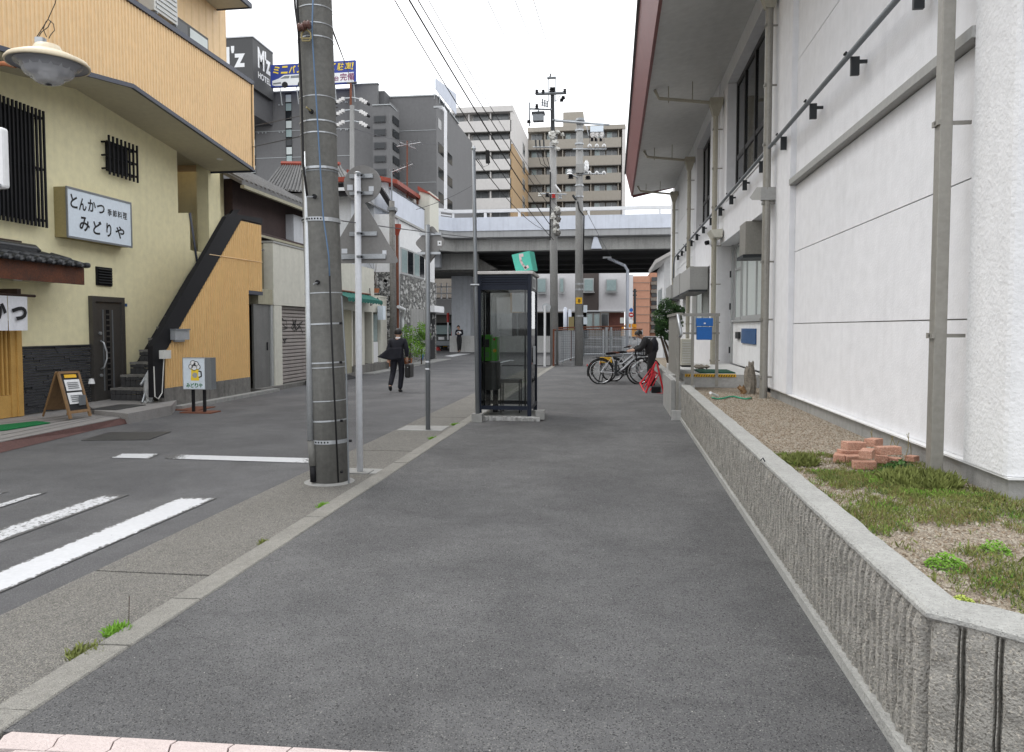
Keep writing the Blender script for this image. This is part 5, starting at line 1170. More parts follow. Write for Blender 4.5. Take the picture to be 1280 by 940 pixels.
# white siding building behind the overpass
sbd = thing('siding_building', 'white and dark brown siding building with small square windows under the overpass', 'building', (-2, 66, 0))
def fx(x, Y): return RY(x, 400, Y).x
XR = 715
def fz(y, Y): return RY(XR, y, Y).z
def fb(name, m, par, x0, x1, yt, yb, Y, d, **k): return box(name, m, par, fx(x0, Y), fx(x1, Y), Y, Y+d, fz(yb, Y), fz(yt, Y), **k)
fb('wall', 'siding_white', sbd, 640, 727, 325, 388, 66, 8); fb('wall', 'siding_brown', sbd, 727.2, 748, 325, 389, 65.9, 8); fb('wall', 'siding_white', sbd, 748.2, 782, 325, 388, 66, 8)
for x0, x1, y0, y1 in ((671, 683, 347, 366), (699, 705, 347, 366), (729, 742, 348, 365), (757, 771, 349, 365)):
    w = fb('window', 'window_frame', sbd, x0, x1, y0, y1, 65.7, .15); fb('pane', 'window_pale', w, x0+1.2, x1-1.2, y0+1.5, y1-1.5, 65.6, .09); fb('sill', 'window_frame', w, x0-1, x1+1, y1, y1+1, 65.5, .3)
fb('trim', 'rail_white', sbd, 640, 782, 388, 389.5, 65.8, .3)
fb('lower_wall', 'brick_red', sbd, 752, 780, 391, 414, 66.3, 6); fb('lower_wall', 'black_matte', sbd, 640, 733, 391, 425, 67.3, 6); fb('lower_wall', 'apartment_shade', sbd, 640, 780, 424, 434, 66.2, .5)
for x0, x1 in ((733, 741), (742, 750), (751, 761)): w = fb('window', 'window_frame', sbd, x0, x1, 391, 412, 66.0, .2); fb('pane', 'window_pale' if x0 < 745 else 'window_glass', w, x0+1, x1-1, 393, 411, 65.9, .08)
for x in (646, 668, 690): fb('post', 'steel_grey', sbd, x, x+1.5, 391, 425, 66.8, .2)
# low white building far left under the deck
XR = 550
lb_ = thing('parking_building', 'white low building with railed terrace seen left of the pier under the overpass', 'building', (-16, 60, 0))
fb('wall', 'siding_white', lb_, 470, 566, 374, 393, 60, 6); fb('wall', 'apartment_shade', lb_, 470, 566, 393, 428, 62, 3); fb('upper_wall', 'apartment_brown', lb_, 470, 566, 345, 372, 64, 3)
for z in (358, 366): fb('rail', 'rail_white', lb_, 470, 566, z, z+1.3, 60, .1)
for k in range(14): fb('rail_post', 'rail_white', lb_, 474+k*7, 475.2+k*7, 354, 373.5, 60.15, .1)
XR = 630; fb('wall', 'plaster_white', lb_, 596, 668, 391, 432, 70, 3)
# orange brick apartment block far behind
XR = 805
ob = thing('orange_apartment_block', 'distant salmon tiled apartment block at the end of the side street', 'building', (4, 120, 0))
fb('wall', 'siding_white', ob, 782, 791, 343, 420, 118, 6); fb('wall', 'orange_block', ob, 791, 812, 345, 420, 120, 12); fb('wing', 'orange_block', ob, 812.2, 830, 340, 420, 122, 10)
for k in range(7): 
    fb('balcony', 'apartment_brown', ob, 813, 829, 352+k*10, 356+k*10, 121.2, .7); fb('window', 'window_glass', ob, 814, 828, 346.5+k*10, 351.5+k*10, 121.8, .15)
for k in range(6): fb('band', 'apartment_brown', ob, 790.8, 812, 353+k*10, 353.5+k*10, 119.9, .05)
# apartments left (white) and right (beige)
XR = 605
aw_ = thing('white_apartment_block', 'pale apartment block with continuous white balconies left of the utility poles', 'building', (-19, 110, 0)); Y = 110
fb('core', 'apartment_white', aw_, 566, 640, 134, 430, Y+1.4, 18); fb('roof_slab', 'apartment_white', aw_, 565, 641, 133, 140, Y-.2, 1.59)
for k in range(6):
    yb = 151+k*24.2; fb('balcony', 'apartment_white', aw_, 567, 639, yb, yb+13.5, Y, .15); fb('balcony_floor', 'apartment_shade', aw_, 567, 639, yb+13.6, yb+14.4, Y, 1.38)
    for x0, x1 in ((569, 581), (592, 611), (614, 636)):
        w = fb('window', 'window_frame', aw_, x0, x1, yb-8, yb+4, Y+1.25, .13); fb('pane', 'far_glass', w, x0+.6, (x0+x1)/2-.3, yb-7.4, yb+4, Y+1.18, .06); fb('pane', 'far_glass', w, (x0+x1)/2+.3, x1-.6, yb-7.4, yb+4, Y+1.18, .06)
    for x in (586, 612.5): fb('divider', 'apartment_white', aw_, x, x+1.5, yb-10.5, yb, Y+.3, 1.0)
xs = fx(640, Y)
box('side_wall', 'apartment_white', aw_, xs-.25, xs+.12, Y+.0, 133, 28.6, 34.2); box('side_wall', 'apartment_tan', aw_, xs-.25, xs+.1, Y+.0, 133, 0, 28.59); box('stair_head', 'apartment_white', aw_, xs-.9, xs-.26, Y+1.5, Y+5, 34.0, 34.6)
for k in range(9): 
    z = 31.5-k*2.86; w = box('window', 'window_frame', aw_, xs+.121, xs+.16, 122, 125, z-1.6, z+.3); box('pane', 'far_glass', w, xs+.161, xs+.2, 122.3, 124.7, z-1.4, z+.1)
XR = 715
ab = thing('beige_apartment_block', 'beige apartment block with long balconies and rooftop box behind the poles', 'building', (-6, 130, 0)); Y = 130
fb('core', 'apartment_brown', ab, 660, 776, 158, 430, Y+1.5, 16); fb('end_wall', 'apartment_white', ab, 776.2, 780.5, 160, 430, Y-.1, 16); fb('rooftop_box', 'apartment_beige', ab, 703, 728, 140, 157.5, Y+6, 6); fb('roof_slab', 'apartment_beige', ab, 659, 780, 157.6, 163, Y-.2, 1.69)
for k in range(7):
    yb = 173.5+k*21.9; fb('balcony', 'apartment_beige', ab, 660, 775, yb, yb+11.8, Y, .15); fb('balcony_floor', 'apartment_shade', ab, 660, 775, yb+11.9, yb+12.6, Y, 1.48)
    for j, x0 in enumerate((664, 683, 706, 722, 742, 757)):
        w = fb('window', 'window_frame', ab, x0, x0+13, yb-7, yb+3, Y+1.36, .13); fb('pane', 'window_pale' if (j+k) % 3 else 'far_glass', w, x0+.5, x0+6.2, yb-6.5, yb+3, Y+1.28, .07); fb('pane', 'far_glass', w, x0+6.8, x0+12.5, yb-6.5, yb+3, Y+1.28, .07)
    for x in (680, 702, 737, 771): fb('divider', 'apartment_beige', ab, x, x+1.2, yb-9.5, yb, Y+.3, 1.1)
# ---- hotel
XR = 400
ho = thing('hotel', 'dark grey hotel building with narrow window strips behind the tiled houses', 'hotel', (-32, 75, 0)); Y = 75
fb('wall', 'hotel', ho, 230, 470, 113, 430, Y, 16); fb('roof_edge', 'hotel_trim', ho, 289, 471, 111.5, 113, Y-.1, .5)
fb('wall', 'hotel', ho, 440, 474, 107.5, 430, Y-.6, .55); fb('roof_edge', 'hotel_trim', ho, 440, 475, 106.5, 107.5, Y-.7, .6)
fb('wall', 'hotel_side', ho, 474.2, 483, 117, 430, Y+.1, 12)
XR = 480
fb('bay', 'hotel', ho, 468, 489, 131, 430, Y-3, 2.35); bx0, bx1 = fx(489, Y-3), fx(501, Y)
MB().prism([(bx0, Y-3, 0), (bx1, Y-.1, 0), (bx0, Y-.1, 0)], (0, 0, fz(133, Y-1.5))).build('bay', 'hotel', ho); fb('roof_edge', 'hotel_trim', ho, 467.5, 490, 130, 131.2, Y-3.1, 2.4)
for k in range(8):
    yb = 144+k*16.6
    w = fb('window', 'hotel_side', ho, 469, 484, yb, yb+9, Y-3.1, .08); fb('pane', 'window_glass', w, 470, 483, yb+1, yb+8, Y-3.16, .05)
    q = [Vector((bx0, Y-3, 0)).lerp(Vector((bx1, Y-.1, 0)), u_) for u_ in (.3, .95)]; z0, z1 = fz(yb+12, Y-1.5), fz(yb+3, Y-1.5)
    MB().prism([(q[0].x+.06, q[0].y-.06, z0), (q[1].x+.06, q[1].y-.06, z0), (q[1].x+.06, q[1].y-.06, z1), (q[0].x+.06, q[0].y-.06, z1)], (.03, -.03, 0)).build('window', 'window_glass', ho)
XR = 345
for x0, x1 in ((316, 322.5), (360.5, 368)):
    for k in range(15):
        yb = 119+k*10.9; w = fb('window', 'black', ho, x0, x1, yb-1.6, yb+9.2, Y-.06, .05); fb('pane', ('curtain', 'window_pale', 'window_glass')[(k*7+int(x0)) % 3], w, x0+.6, x1-.3, yb, yb+9, Y-.12, .05)
XR = 515
fb('wall', 'hotel', ho, 483.2, 546, 120.5, 430, 77, 18); fb('roof_edge', 'hotel_trim', ho, 482.5, 547, 119, 120.5, 76.9, .6)
cx = fx(546, 77); box('side_wall', 'hotel', ho, cx+.0, cx+.06, 77.0, 97, 0, fz(121, 77)); box('roof_edge', 'hotel_trim', ho, cx-.1, cx+.2, 77.6, 88, fz(120.5, 77), fz(119, 77))
for y0, y1, zt, zb in ((77.7, 79.2, 146, 158), (81, 82.2, 150, 162)): box('window', 'window_glass', ho, cx+.061, cx+.09, y0, y1, fz(zb, 77), fz(zt, 77))
for k in range(6):
    zt = 176+k*31; box('window', 'window_glass', ho, cx+.061, cx+.09, 77.8, 80.6, fz(zt+13, 77), fz(zt, 77)); box('window', 'window_glass', ho, cx+.061, cx+.09, 81.2, 84.6, fz(zt+13, 77), fz(zt, 77))
XR = 400
for z in (161.5, 195, 228): fb('string_course', 'hotel_trim', ho, 290, 467, z, z+.7, Y-.04, .03); 
XR = 515
for z in (163, 228): fb('string_course', 'hotel_trim', ho, 483, 546, z, z+.6, 76.96, .03)
XR = 345
for x in (326, 331, 335, 352, 356, 428, 434, 440, 436): fb('vent', 'hotel_trim', ho, x, x+1.3, 130.5, 132, Y-.1, .09); fb('vent', 'hotel_trim', ho, x, x+1.3, 164.5, 166, Y-.1, .09)
# rooftop sign tower: lettering
XR = 320
sx = fx(321.5, 70); sy1 = 70.0+4.4; zt, zb = fz(46, 70), fz(109, 70)
stw = box('sign_tower', 'hotel_sign', ho, sx-7, sx, 70.0, sy1, zb, zt); box('cap', 'rail_white', stw, sx-7.05, sx+.08, 69.92, sy1+.05, zt+.002, zt+.14)
box('tower_base', 'hotel_side', ho, sx-7, sx-.4, 70.4, 75, fz(114, 70)-2, zb-.002)
k_ = 70/930
for s_, xa, xb, ya, yb in (('M', 269, 293, 83.5, 57), ("'", 295, 299, 65, 56), ('z', 298.5, 312, 83, 66)): text('letter', s_, 'letter_white', stw, (fx(xa, 70), 69.98, fz(yb if 0 else ya, 70)), (1, 0, 0), (0, 0, 1), fx(xb, 70)-fx(xa, 70), fz(yb, 70)-fz(ya, 70), .035)
text('lettering', "M'z", 'letter_white', stw, (sx+.02, 71.0, fz(84, 71)), (0, 1, 0), (0, 0, 1), 2.75, 28*k_, .035)
text('lettering', "HOTEL", 'letter_white', stw, (sx+.02, 71.0, fz(92.5, 70)), (0, 1, 0), (0, 0, 1), 2.7, 8.2*k_, .03)
MB().tube([(sx+.3, 71.5, zt), (sx+.3, 71.5, zt+9)], .05, 5).build('mast', 'rail_white', ho)
# billboard
bb_ = thing('billboard', 'blue parking billboard with yellow japanese letters on the hotel roof', 'billboard', (fx(395, 73), 73, fz(110, 73)))
XR = 345
Yb = 73; x0, x1 = fx(343, Yb), fx(447.5, Yb); z0, z1 = fz(109, Yb), fz(81, Yb); x0, x1 = x0, x1; k_ = Yb/930
sh = 1*k_                                         # the board rises slightly to the right
def bq(u0, v0, u1, v1, o): return [(x0+(x1-x0)*u0, Yb-o, z0+(z1-z0)*v0+sh*u0), (x0+(x1-x0)*u1, Yb-o, z0+(z1-z0)*v0+sh*u1), (x0+(x1-x0)*u1, Yb-o, z0+(z1-z0)*v1+sh*u1), (x0+(x1-x0)*u0, Yb-o, z0+(z1-z0)*v1+sh*u0)]
MB().prism(bq(0, 0, 1, 1, 0), (0, .3, 0)).build('panel', 'billboard_blue', bb_); MB().prism(bq(.42, .05, .98, .48, .02), (0, .015, 0)).build('white_field', 'letter_white', bb_)
UU = Vector((x1-x0, 0, sh)).normalized()
for i, s_ in enumerate('ミニバンらくらく駐車!'):
    u_ = .03+i*.094 if i < 7 else .695+(i-7)*.09 if i < 10 else .955
    text('letter', s_, 'letter_yellow', bb_, (x0+(x1-x0)*u_, Yb-.03, z0+(z1-z0)*.58+sh*u_), UU, (0, 0, 1), (x1-x0)*(.082 if s_ != '!' else .025), (z1-z0)*.34, .03 if i < 8 or i > 9 else .008, .2)
for i, (s_, w_) in enumerate((('0', .06), ('台', .055), ('完', .085), ('備', .085))):
    u_ = (.68, .755, .82, .905)[i]; text('letter', s_, 'letter_maroon', bb_, (x0+(x1-x0)*u_, Yb-.04, z0+(z1-z0)*.12+sh*u_), UU, (0, 0, 1), (x1-x0)*w_*.95, (z1-z0)*(.33 if i != 1 else .22), .012)
def car2(pts, m, o, nm='car_picture'):
    MB().prism([(x0+(x1-x0)*u_, Yb-o, z0+(z1-z0)*v_+sh*u_) for u_, v_ in pts], (0, .012, 0)).build(nm, m, bb_)
car2([(.02, .10), (.05, .05), (.3, .04), (.41, .08), (.41, .40), (.36, .52), (.16, .52), (.10, .38), (.02, .28)], 'letter_white', .02)
car2([(.115, .36), (.17, .47), (.23, .47), (.22, .36)], 'steel_grey', .035); car2([(.24, .36), (.24, .47), (.35, .47), (.38, .36)], 'steel_grey', .035); car2([(.03, .12), (.03, .18), (.12, .21), (.13, .14)], 'steel_grey', .035)
for u_ in (.17, .36): MB().disc((x0+(x1-x0)*u_, Yb-.05, z0+(z1-z0)*.08), .32, 'Y', .02, 14).build('wheel_picture', 'ink', bb_)
for u_ in (.1, .3, .55, .75, .97): MB().tube([(x0+(x1-x0)*u_, Yb+.2, z0+sh*u_), (x0+(x1-x0)*u_, Yb+.6, z0-1.6)], .06, 5).build('post', 'hotel_trim', bb_)
XR = 550
rb = thing('rooftop_signboard', 'pale angled lattice signboard at the right end of the hotel roof', 'signboard', (fx(551, 77), 77, fz(133, 77)))
a = fx(546, 77); MB().prism([(a, 76.8, fz(112, 77)), (a, 76.8, fz(98, 77)), (a+1.35, 80.8, fz(104, 77)), (a+1.35, 80.8, fz(131, 77))], (.05, -.05, 0)).build('panel', 'deck_white', rb)
for k in range(5): u_ = k/4; x = a+1.35*u_; y = 76.8+3.7*u_; MB().tube([(x-.1, y, fz(124, 77)-u_), (x-.1, y, fz(99, 77)-u_*.5)], .035, 4).build('frame_bar', 'hotel_trim', rb)
# poles and antennas in the middle distance
fl = thing('overpass_lamp', 'slim white lamp post rising from the overpass before the hotel', 'street lamp', tuple(RY(557, 262, 41)))
MB().tube([RY(557, 262, 41), RY(557, 140, 41), RY(554.5, 136, 41), RY(549, 134, 41)], .09, 8).build('post', 'rail_white', fl); MB().obox(RY(548, 134, 41), .5, .2, .1).build('lamp_head', 'hotel_trim', fl)
sp_ = thing('steel_pole', 'distant steel distribution pole with insulator strings before the hotel', 'utility pole', (RY(440, 400, 48).x, 48, 0))
MB().tube([RY(440, 430, 48), RY(440, 132, 48)], .16, 8).build('shaft', 'pole_far', sp_); MB().tube([RY(438.5, 132, 48), RY(438.5, 104, 48)], .08, 6).build('top', 'rust', sp_); MB().tube([RY(434, 104, 48), RY(446, 103, 48)], .06, 5).build('crossarm', 'dark_metal', sp_)
for y in (122, 137, 151):
    for s_, xe, ye in ((-1, 418, 8), (1, 464, 9)):
        a = RY(440, y, 48); b = RY(440+s_*10, y+2-(s_ < 0)*1, 48); c = RY(440+s_*22, y+ye, 48); arm = MB().tube([a, b], .05, 5).build('crossarm', 'galv', sp_)
        for u_ in (.1, .35, .6): p = b.lerp(c, u_); MB().lathe(p, [(.001, -.12), (.13, -.1), (.13, .1), (.001, .12)], 8).build('insulator', 'insulator', arm)
        MB().tube([b.lerp(c, .6), c], .09, 6).build('insulator_boot', 'black', arm)
tv = thing('tv_antenna', 'rusty television antenna mast above the white house roof', 'antenna', tuple(RY(509, 250, 33)))
MB().tube([RY(509, 250, 33), RY(509, 176, 33)], .035, 6).build('mast', 'rust', tv)
for x0_, y0_, x1_, y1_ in ((496, 183, 526, 178), (490, 215, 516, 205), (500, 178, 520, 186)):
    bm2 = MB().tube([RY(x0_, y0_, 33), RY(x1_, y1_, 33)], .016, 5).build('boom', 'galv', tv)
    for k in range(7):
        p = RY(x0_+(x1_-x0_)*k/6, y0_+(y1_-y0_)*k/6, 33); MB().tube([p+Vector((-.03, -.25, .05)), p+Vector((.03, .25, -.05))], .01, 4).build('element', 'galv', bm2)
# ================================================================== STREET FURNITURE
# main concrete utility pole
PY = 7.03
pb0, pt0 = RY(412, 604, PY), RY(393, 0, PY); ax = (pt0-pb0); top_ = pb0+ax*(11.5/ax.z)
up = thing('utility_pole', 'thick weathered concrete utility pole nearest the camera with steel bands', 'utility pole', (pb0.x, PY, -.03))
def on(z): return pb0+ax*((z-pb0.z)/ax.z)
def rad(z): return .186-.0045*z
MB().tube([on(-.08), on(1), on(2.5), on(4.6), on(7), on(11.5)], [rad(0), rad(1), rad(2.5), rad(4.6), rad(7), rad(11)], 32).build('shaft', 'pole_concrete', up, smooth=True)
MB().lathe(on(-.03), [(.26, -.03), (.25, .005), (.19, .02)], 26).build('footing_ring', 'concrete', up)
def band(z, h_, m, t=.006, tilt=.0):
    c = on(z); r_ = rad(z)+t; sg_ = 30
    vs_ = []
    for dz, rr in ((-h_/2, r_), (h_/2, r_)):
        for k in range(sg_): a = 2*PI*k/sg_; vs_.append((c.x+rr*math.cos(a), c.y+rr*math.sin(a), c.z+dz+tilt*math.cos(a)))
    return MB().add(vs_, [(k, (k+1) % sg_, sg_+(k+1) % sg_, sg_+k) for k in range(sg_)]).build('band', m, up)
def zy(y): return RY(400, y, PY-.18).z
for y, h_, m in ((26, .010, 'galv'), (43, .012, 'galv'), (4, .01, 'galv'), (118, .008, 'galv'), (149, .014, 'galv'), (164, .012, 'galv'), (208, .022, 'galv'), (212, .01, 'steel_grey'), (366, .01, 'galv'), (405, .016, 'galv'), (454, .014, 'galv'), (460, .010, 'galv'), (502, .010, 'galv'), (527, .016, 'galv')): band(zy(y), h_, m, tilt=.008)
for y, nm in ((273, 0), (553, 1)):
    b = band(zy(y), .038, 'galv', .010); hb = MB(); c = on(zy(y))
    for k in range(12):
        a = -PI*.93+k*.155; hb.obox((c.x+(rad(c.z)+.011)*math.cos(a), c.y+(rad(c.z)+.011)*math.sin(a), c.z), .004, .014, .016, a)
    hb.build('band_holes', 'black', up)
cx_ = 386; cnd = MB().tube([RY(383, 190, PY-.12), RY(386, 420, PY-.15), RY(388, 550, PY-.17)], .031, 12).build('conduit', 'galv', up, smooth=True)
MB().tube([RY(389, 551, PY-.17), RY(391, 582, PY-.17)], .034, 12).build('conduit_collar', 'pole_concrete', up, smooth=True); MB().tube([RY(391, 582, PY-.17), RY(392, 602, PY-.17)], .031, 12).build('conduit_boot', 'black', up, smooth=True)
MB().tube([RY(370, -60, PY-.25), RY(372, 12, PY-.24), RY(374, 60, PY-.22), RY(377, 120, PY-.2), RY(379, 205, PY-.2), RY(384, 246, PY-.2)], .011, 6).build('black_cable', 'cable', up, smooth=True)
MB().tube([RY(365, -60, PY-.1), RY(369, 10, PY-.1), RY(373, 40, PY-.2)], .010, 6).build('black_cable', 'cable', up)
MB().tube([RY(392, -30, PY-.2), RY(390, 40, PY-.2), RY(395, 120, PY-.21), RY(401, 220, PY-.21), RY(404, 270, PY-.21), RY(411, 320, PY-.21), RY(412, 345, PY-.21)], .007, 6).build('blue_cable', 'cable_blue', up, smooth=True)
MB().tube([RY(412, 345, PY-.21), RY(415, 430, PY-.21), RY(423, 603, PY-.2)], .009, 6).build('ground_wire', 'cable', up, smooth=True)
MB().tube([RY(427, 370, PY-.15), RY(433, 470, PY-.15), RY(436, 604, PY-.12)], .008, 6).build('side_wire', 'steel_grey', up)
for i, (x, y) in enumerate(((376, 34), (383, 31))): MB().lathe(RY(x+1, y, PY-.26), [(.001, -.03), (.035, -.028), (.04, -.012), (.026, 0), (.04, .012), (.035, .028), (.001, .03)], 14, 'X').build('spool_insulator', 'ceramic_brown', up, smooth=True)
tr = [RY(*p, PY-.24) for p in ((377, 48), (389, 48), (388, 41), (384, 37.5), (381, 37.5), (377, 42), (377, 48))]
MB().tube(tr, .008, 6).build('cable_ring', 'sign_side', up); MB().tube([RY(*p, PY-.24) for p in ((377, 45), (378, 51), (387, 51), (389, 45))], .007, 6).build('cable_ring', 'sign_side', up)
for x0, y0, x1, y1 in ((383, 134, 390, 140), (392, 355, 398, 353), (383, 246, 394, 246)):
    a, b = RY(x0, y0, PY-.28), RY(x1, y1, PY-.18); bb_2 = MB().tube([a, b], .008, 6).build('step_bolt', 'sign_side' if y0 < 200 else 'galv', up); MB().lathe(b+Vector((0, -.02, 0)), [(.001, -.01), (.022, -.01), (.022, .01), (.001, .01)], 12, 'Y').build('bolt_boss', 'black', up)
for x, y in ((426, 404), (426, 453), (427, 526), (427, 590), (438, 551)): MB().lathe(RY(x, y, PY-.17), [(.001, -.012), (.012, -.012), (.012, .012), (.001, .012)], 8, 'X').build('band_buckle', 'black', up)
MB().tube([on(10.2)+Vector((-1.0, -.1, 0)), on(10.2)+Vector((1.0, -.1, 0))], .045, 6).build('crossarm', 'steel_grey', up)
# sign post 1 : triangular and round sign seen from behind
S1 = Vector((RZ(450, 591, -.03).x, RZ(450, 591, -.03).y, -.03))
s1 = thing('signpost', 'white signpost carrying a round and a triangular sign seen from behind', 'signpost', tuple(S1))
ptop = RY(447, 216, S1.y)
MB().tube([(S1.x, S1.y, -.05), (S1.x, S1.y, 1.2), (ptop.x, S1.y, ptop.z)], .034, 14).build('post', 'white_post', s1, smooth=True)
MB().lathe((ptop.x, S1.y, ptop.z), [(.036, -.01), (.038, .0), (.02, .012), (.001, .014)], 14).build('post_cap', 'galv', s1)
MB().obox((S1.x, S1.y, -.018), .24, .2, .012).build('footing', 'concrete', s1)
ys_ = S1.y+.06
def plate(pix, m='sign_back', y=ys_, name='sign_plate', th=.012, par=s1): return MB().prism([RY(a, b, y) for a, b in pix], (0, th, 0)).build(name, m, par)
def rounded(pts, r_, n_=5):
    out = []; N = len(pts)
    for i in range(N):
        p = Vector(pts[i]); a = (Vector(pts[i-1])-p).normalized(); b = (Vector(pts[(i+1) % N])-p).normalized()
        p0, p1 = p+a*r_, p+b*r_
        for k in range(n_+1): t = k/n_; out.append(tuple(p0*(1-t)**2+p*2*t*(1-t)+p1*t*t))
    return out
plate(rounded([(453, 249), (500, 329), (406, 329)], 8), name='triangular_plate')
circ = [(453+23.5*math.cos(2*PI*k/40), 230+23.5*math.sin(2*PI*k/40)) for k in range(40)]
plate(circ, name='round_plate', y=ys_+.001)
bk_ = lambda x0, x1, y0, y1, m='sign_back': box('bracket', m, s1, RY(x0, y0, ys_-.02).x, RY(x1, y0, ys_-.02).x, ys_-.028, ys_-.001, RY(x0, y1, ys_-.02).z, RY(x0, y0, ys_-.02).z)
for x0, x1, y0, y1 in ((437, 466, 218, 223), (437, 466, 240, 244), (437, 471, 290, 295), (427, 482, 318, 324)): bk_(x0, x1, y0, y1, 'galv')
for x0, x1, y0, y1 in ((434, 441, 231, 238), (461, 467, 233, 239), (427, 434, 311, 317), (478, 483, 313, 319)):
    box('sticker', 'white_post', s1, RY(x0, y0, ys_-.004).x, RY(x1, y0, ys_-.004).x, ys_-.006, ys_-.001, RY(x0, y1, ys_).z, RY(x0, y0, ys_).z)
for y in (219, 241, 292, 321): MB().lathe(RY(450, y, S1.y-.0), [(.038, -.012), (.042, -.012), (.042, .012), (.038, .012)], 14).build('clamp', 'steel_grey', s1); MB().tube([RY(451, y, S1.y-.05), RY(453, y, S1.y-.05)], .012, 6).build('clamp_bolt', 'black', s1)
# sign post 2
S2 = RZ(535, 537, -.02)
s2 = thing('signpost', 'grey galvanised signpost with a diamond warning sign seen from behind', 'signpost', tuple(S2))
t2 = RY(534.5, 281, S2.y)
MB().tube([(S2.x, S2.y, -.05), (t2.x, S2.y, t2.z)], .036, 14).build('post', 'steel_grey', s2, smooth=True)
for y in (452, 461): MB().lathe((S2.x, S2.y, RY(535, y, S2.y).z), [(.037, -.012), (.039, -.012), (.039, .012), (.037, .012)], 14).build('band', 'white_post', s2)
yq = S2.y+.06
MB().prism([RY(a, b, yq) for a, b in rounded([(540, 281), (557.5, 303), (538, 325), (518, 304)], 5)], (.0, .012, 0)).build('diamond_plate', 'sign_back', s2)
MB().prism([RY(a, b, yq+.05) for a, b in rounded([(524, 314), (551, 311), (536, 331)], 4)], (0, .012, 0)).build('small_plate', 'sign_back', s2)
box('sticker', 'letter_white', s2, RY(547, 300, yq).x, RY(552, 300, yq).x, yq-.006, yq-.001, RY(550, 307, yq).z, RY(550, 301, yq).z); box('sticker_mark', 'black', s2, RY(548.7, 300, yq).x, RY(550.4, 300, yq).x, yq-.009, yq-.0065, RY(550, 304.8, yq).z, RY(550, 303.2, yq).z)
box('bracket', 'galv', s2, RY(525, 290, yq).x, RY(552, 290, yq).x, yq-.03, yq-.0065, RY(550, 294, yq).z, RY(550, 291, yq).z)
box('bracket', 'galv', s2, RY(522, 315, yq).x, RY(551, 315, yq).x, yq-.03, yq-.0065, RY(550, 318, yq).z, RY(550, 315, yq).z)
# slim pole beside the booth
P3 = RZ(597, 527, 0); p3 = thing('slim_pole', 'slim grey steel cable pole standing at the front left of the phone booth', 'pole', tuple(P3)); t3 = RY(592, 188, P3.y)
MB().tube([P3, (P3.x+(t3.x-P3.x)*.5, P3.y, 2.2), t3], [.034, .033, .030], 12).build('shaft', 'steel_grey', p3, smooth=True)
MB().obox((P3.x, P3.y, .06), .17, .17, .14).build('footing', 'concrete', p3); MB().lathe(t3, [(.03, 0), (.04, .03), (.02, .07), (.001, .075)], 10).build('cap', 'galv', p3)
MB().tube([RY(588, 356, P3.y-.05), RY(599, 356, P3.y-.05)], .014, 6).build('clamp', 'galv', p3)
MB().tube([RY(594, 192, P3.y), RY(606, 190, P3.y), RY(611, 206, P3.y), RY(604, 209, P3.y), RY(597, 198, P3.y)], .006, 5).build('cable', 'cable', p3, smooth=True); MB().tube([RY(609, 188, P3.y), RY(610, 204, P3.y)], [.03, .035], 8).build('cable_clamp', 'cable', p3)
# ---- telephone booth
BY = 11.92; bx0, bx1 = RZ(588, 525, .07).x, RY(664, 500, BY).x; D_b = .98; BT = RY(660, 341, BY).z
pbth = thing('phone_booth', 'dark navy glass telephone booth with green payphone and stool inside', 'phone booth', ((bx0+bx1)/2, BY+D_b/2, 0))
box('plinth', 'concrete', pbth, bx0-.08, bx1+.13, BY-.04, BY+D_b+.06, -.05, .07)
crs = MB(); rg = random.Random(2)
for k in range(16): crs.obox((bx0+.1+k*.06, BY-.05, .03), .06, .03+rg.random()*.03, .05+rg.random()*.03, rg.random(), rg.random()*.4)
crs.build('crumbled_edge', 'concrete_light', pbth, kind='stuff')
pw_ = .065
for i, (x, y) in enumerate(((bx0, BY), (bx1-pw_, BY), (bx0, BY+D_b-pw_), (bx1-pw_, BY+D_b-pw_))): box('post', 'booth_navy', pbth, x, x+pw_, y, y+pw_, .071, BT-.02, bevel=.004)
for y in (BY+.005, BY+D_b-.045):
    box('bottom_rail', 'booth_navy', pbth, bx0+pw_+.002, bx1-pw_-.002, y, y+.04, .17, .235); box('lintel', 'booth_navy', pbth, bx0+pw_+.002, bx1-pw_-.002, y, y+.04, BT-.27, BT-.19)
for x in (bx0+.005, bx1-.045):
    box('bottom_rail', 'booth_navy', pbth, x, x+.04, BY+pw_+.002, BY+D_b-pw_-.002, .17, .235); box('lintel', 'booth_navy', pbth, x, x+.04, BY+pw_+.002, BY+D_b-pw_-.002, BT-.27, BT-.02)
for k in range(4): box('louvre', 'booth_navy', pbth, bx0+pw_+.002, bx1-pw_-.002, BY-.002, BY+.03, BT-.185+k*.04, BT-.155+k*.04)
box('vent_back', 'black', pbth, bx0+pw_+.004, bx1-pw_-.004, BY+.031, BY+.04, BT-.19, BT-.02)
box('roof', 'booth_roof', pbth, bx0-.02, bx1+.03, BY-.03, BY+D_b+.03, BT-.018, BT+.03, bevel=.008); box('ceiling', 'booth_roof', pbth, bx0+.06, bx1-.06, BY+.06, BY+D_b-.06, BT-.26, BT-.24)
for x in (bx0+.22, bx0+.64): MB().lathe((x, BY+.35, BT-.262), [(.001, -.02), (.12, -.02), (.13, 0)], 16).build('ceiling_lamp', 'letter_white', pbth)
G_ = [('x', bx0+.02), ('x', bx1-.025), ('y', BY+.022), ('y', BY+D_b-.026)]
for a, v in G_:
    if a == 'y': box('glass_pane', 'booth_glass', pbth, bx0+pw_+.003, bx1-pw_-.003, v, v+.006, .236, BT-.271)
    else: box('glass_pane', 'booth_glass', pbth, v, v+.006, BY+pw_+.003, BY+D_b-pw_-.003, .236, BT-.271)
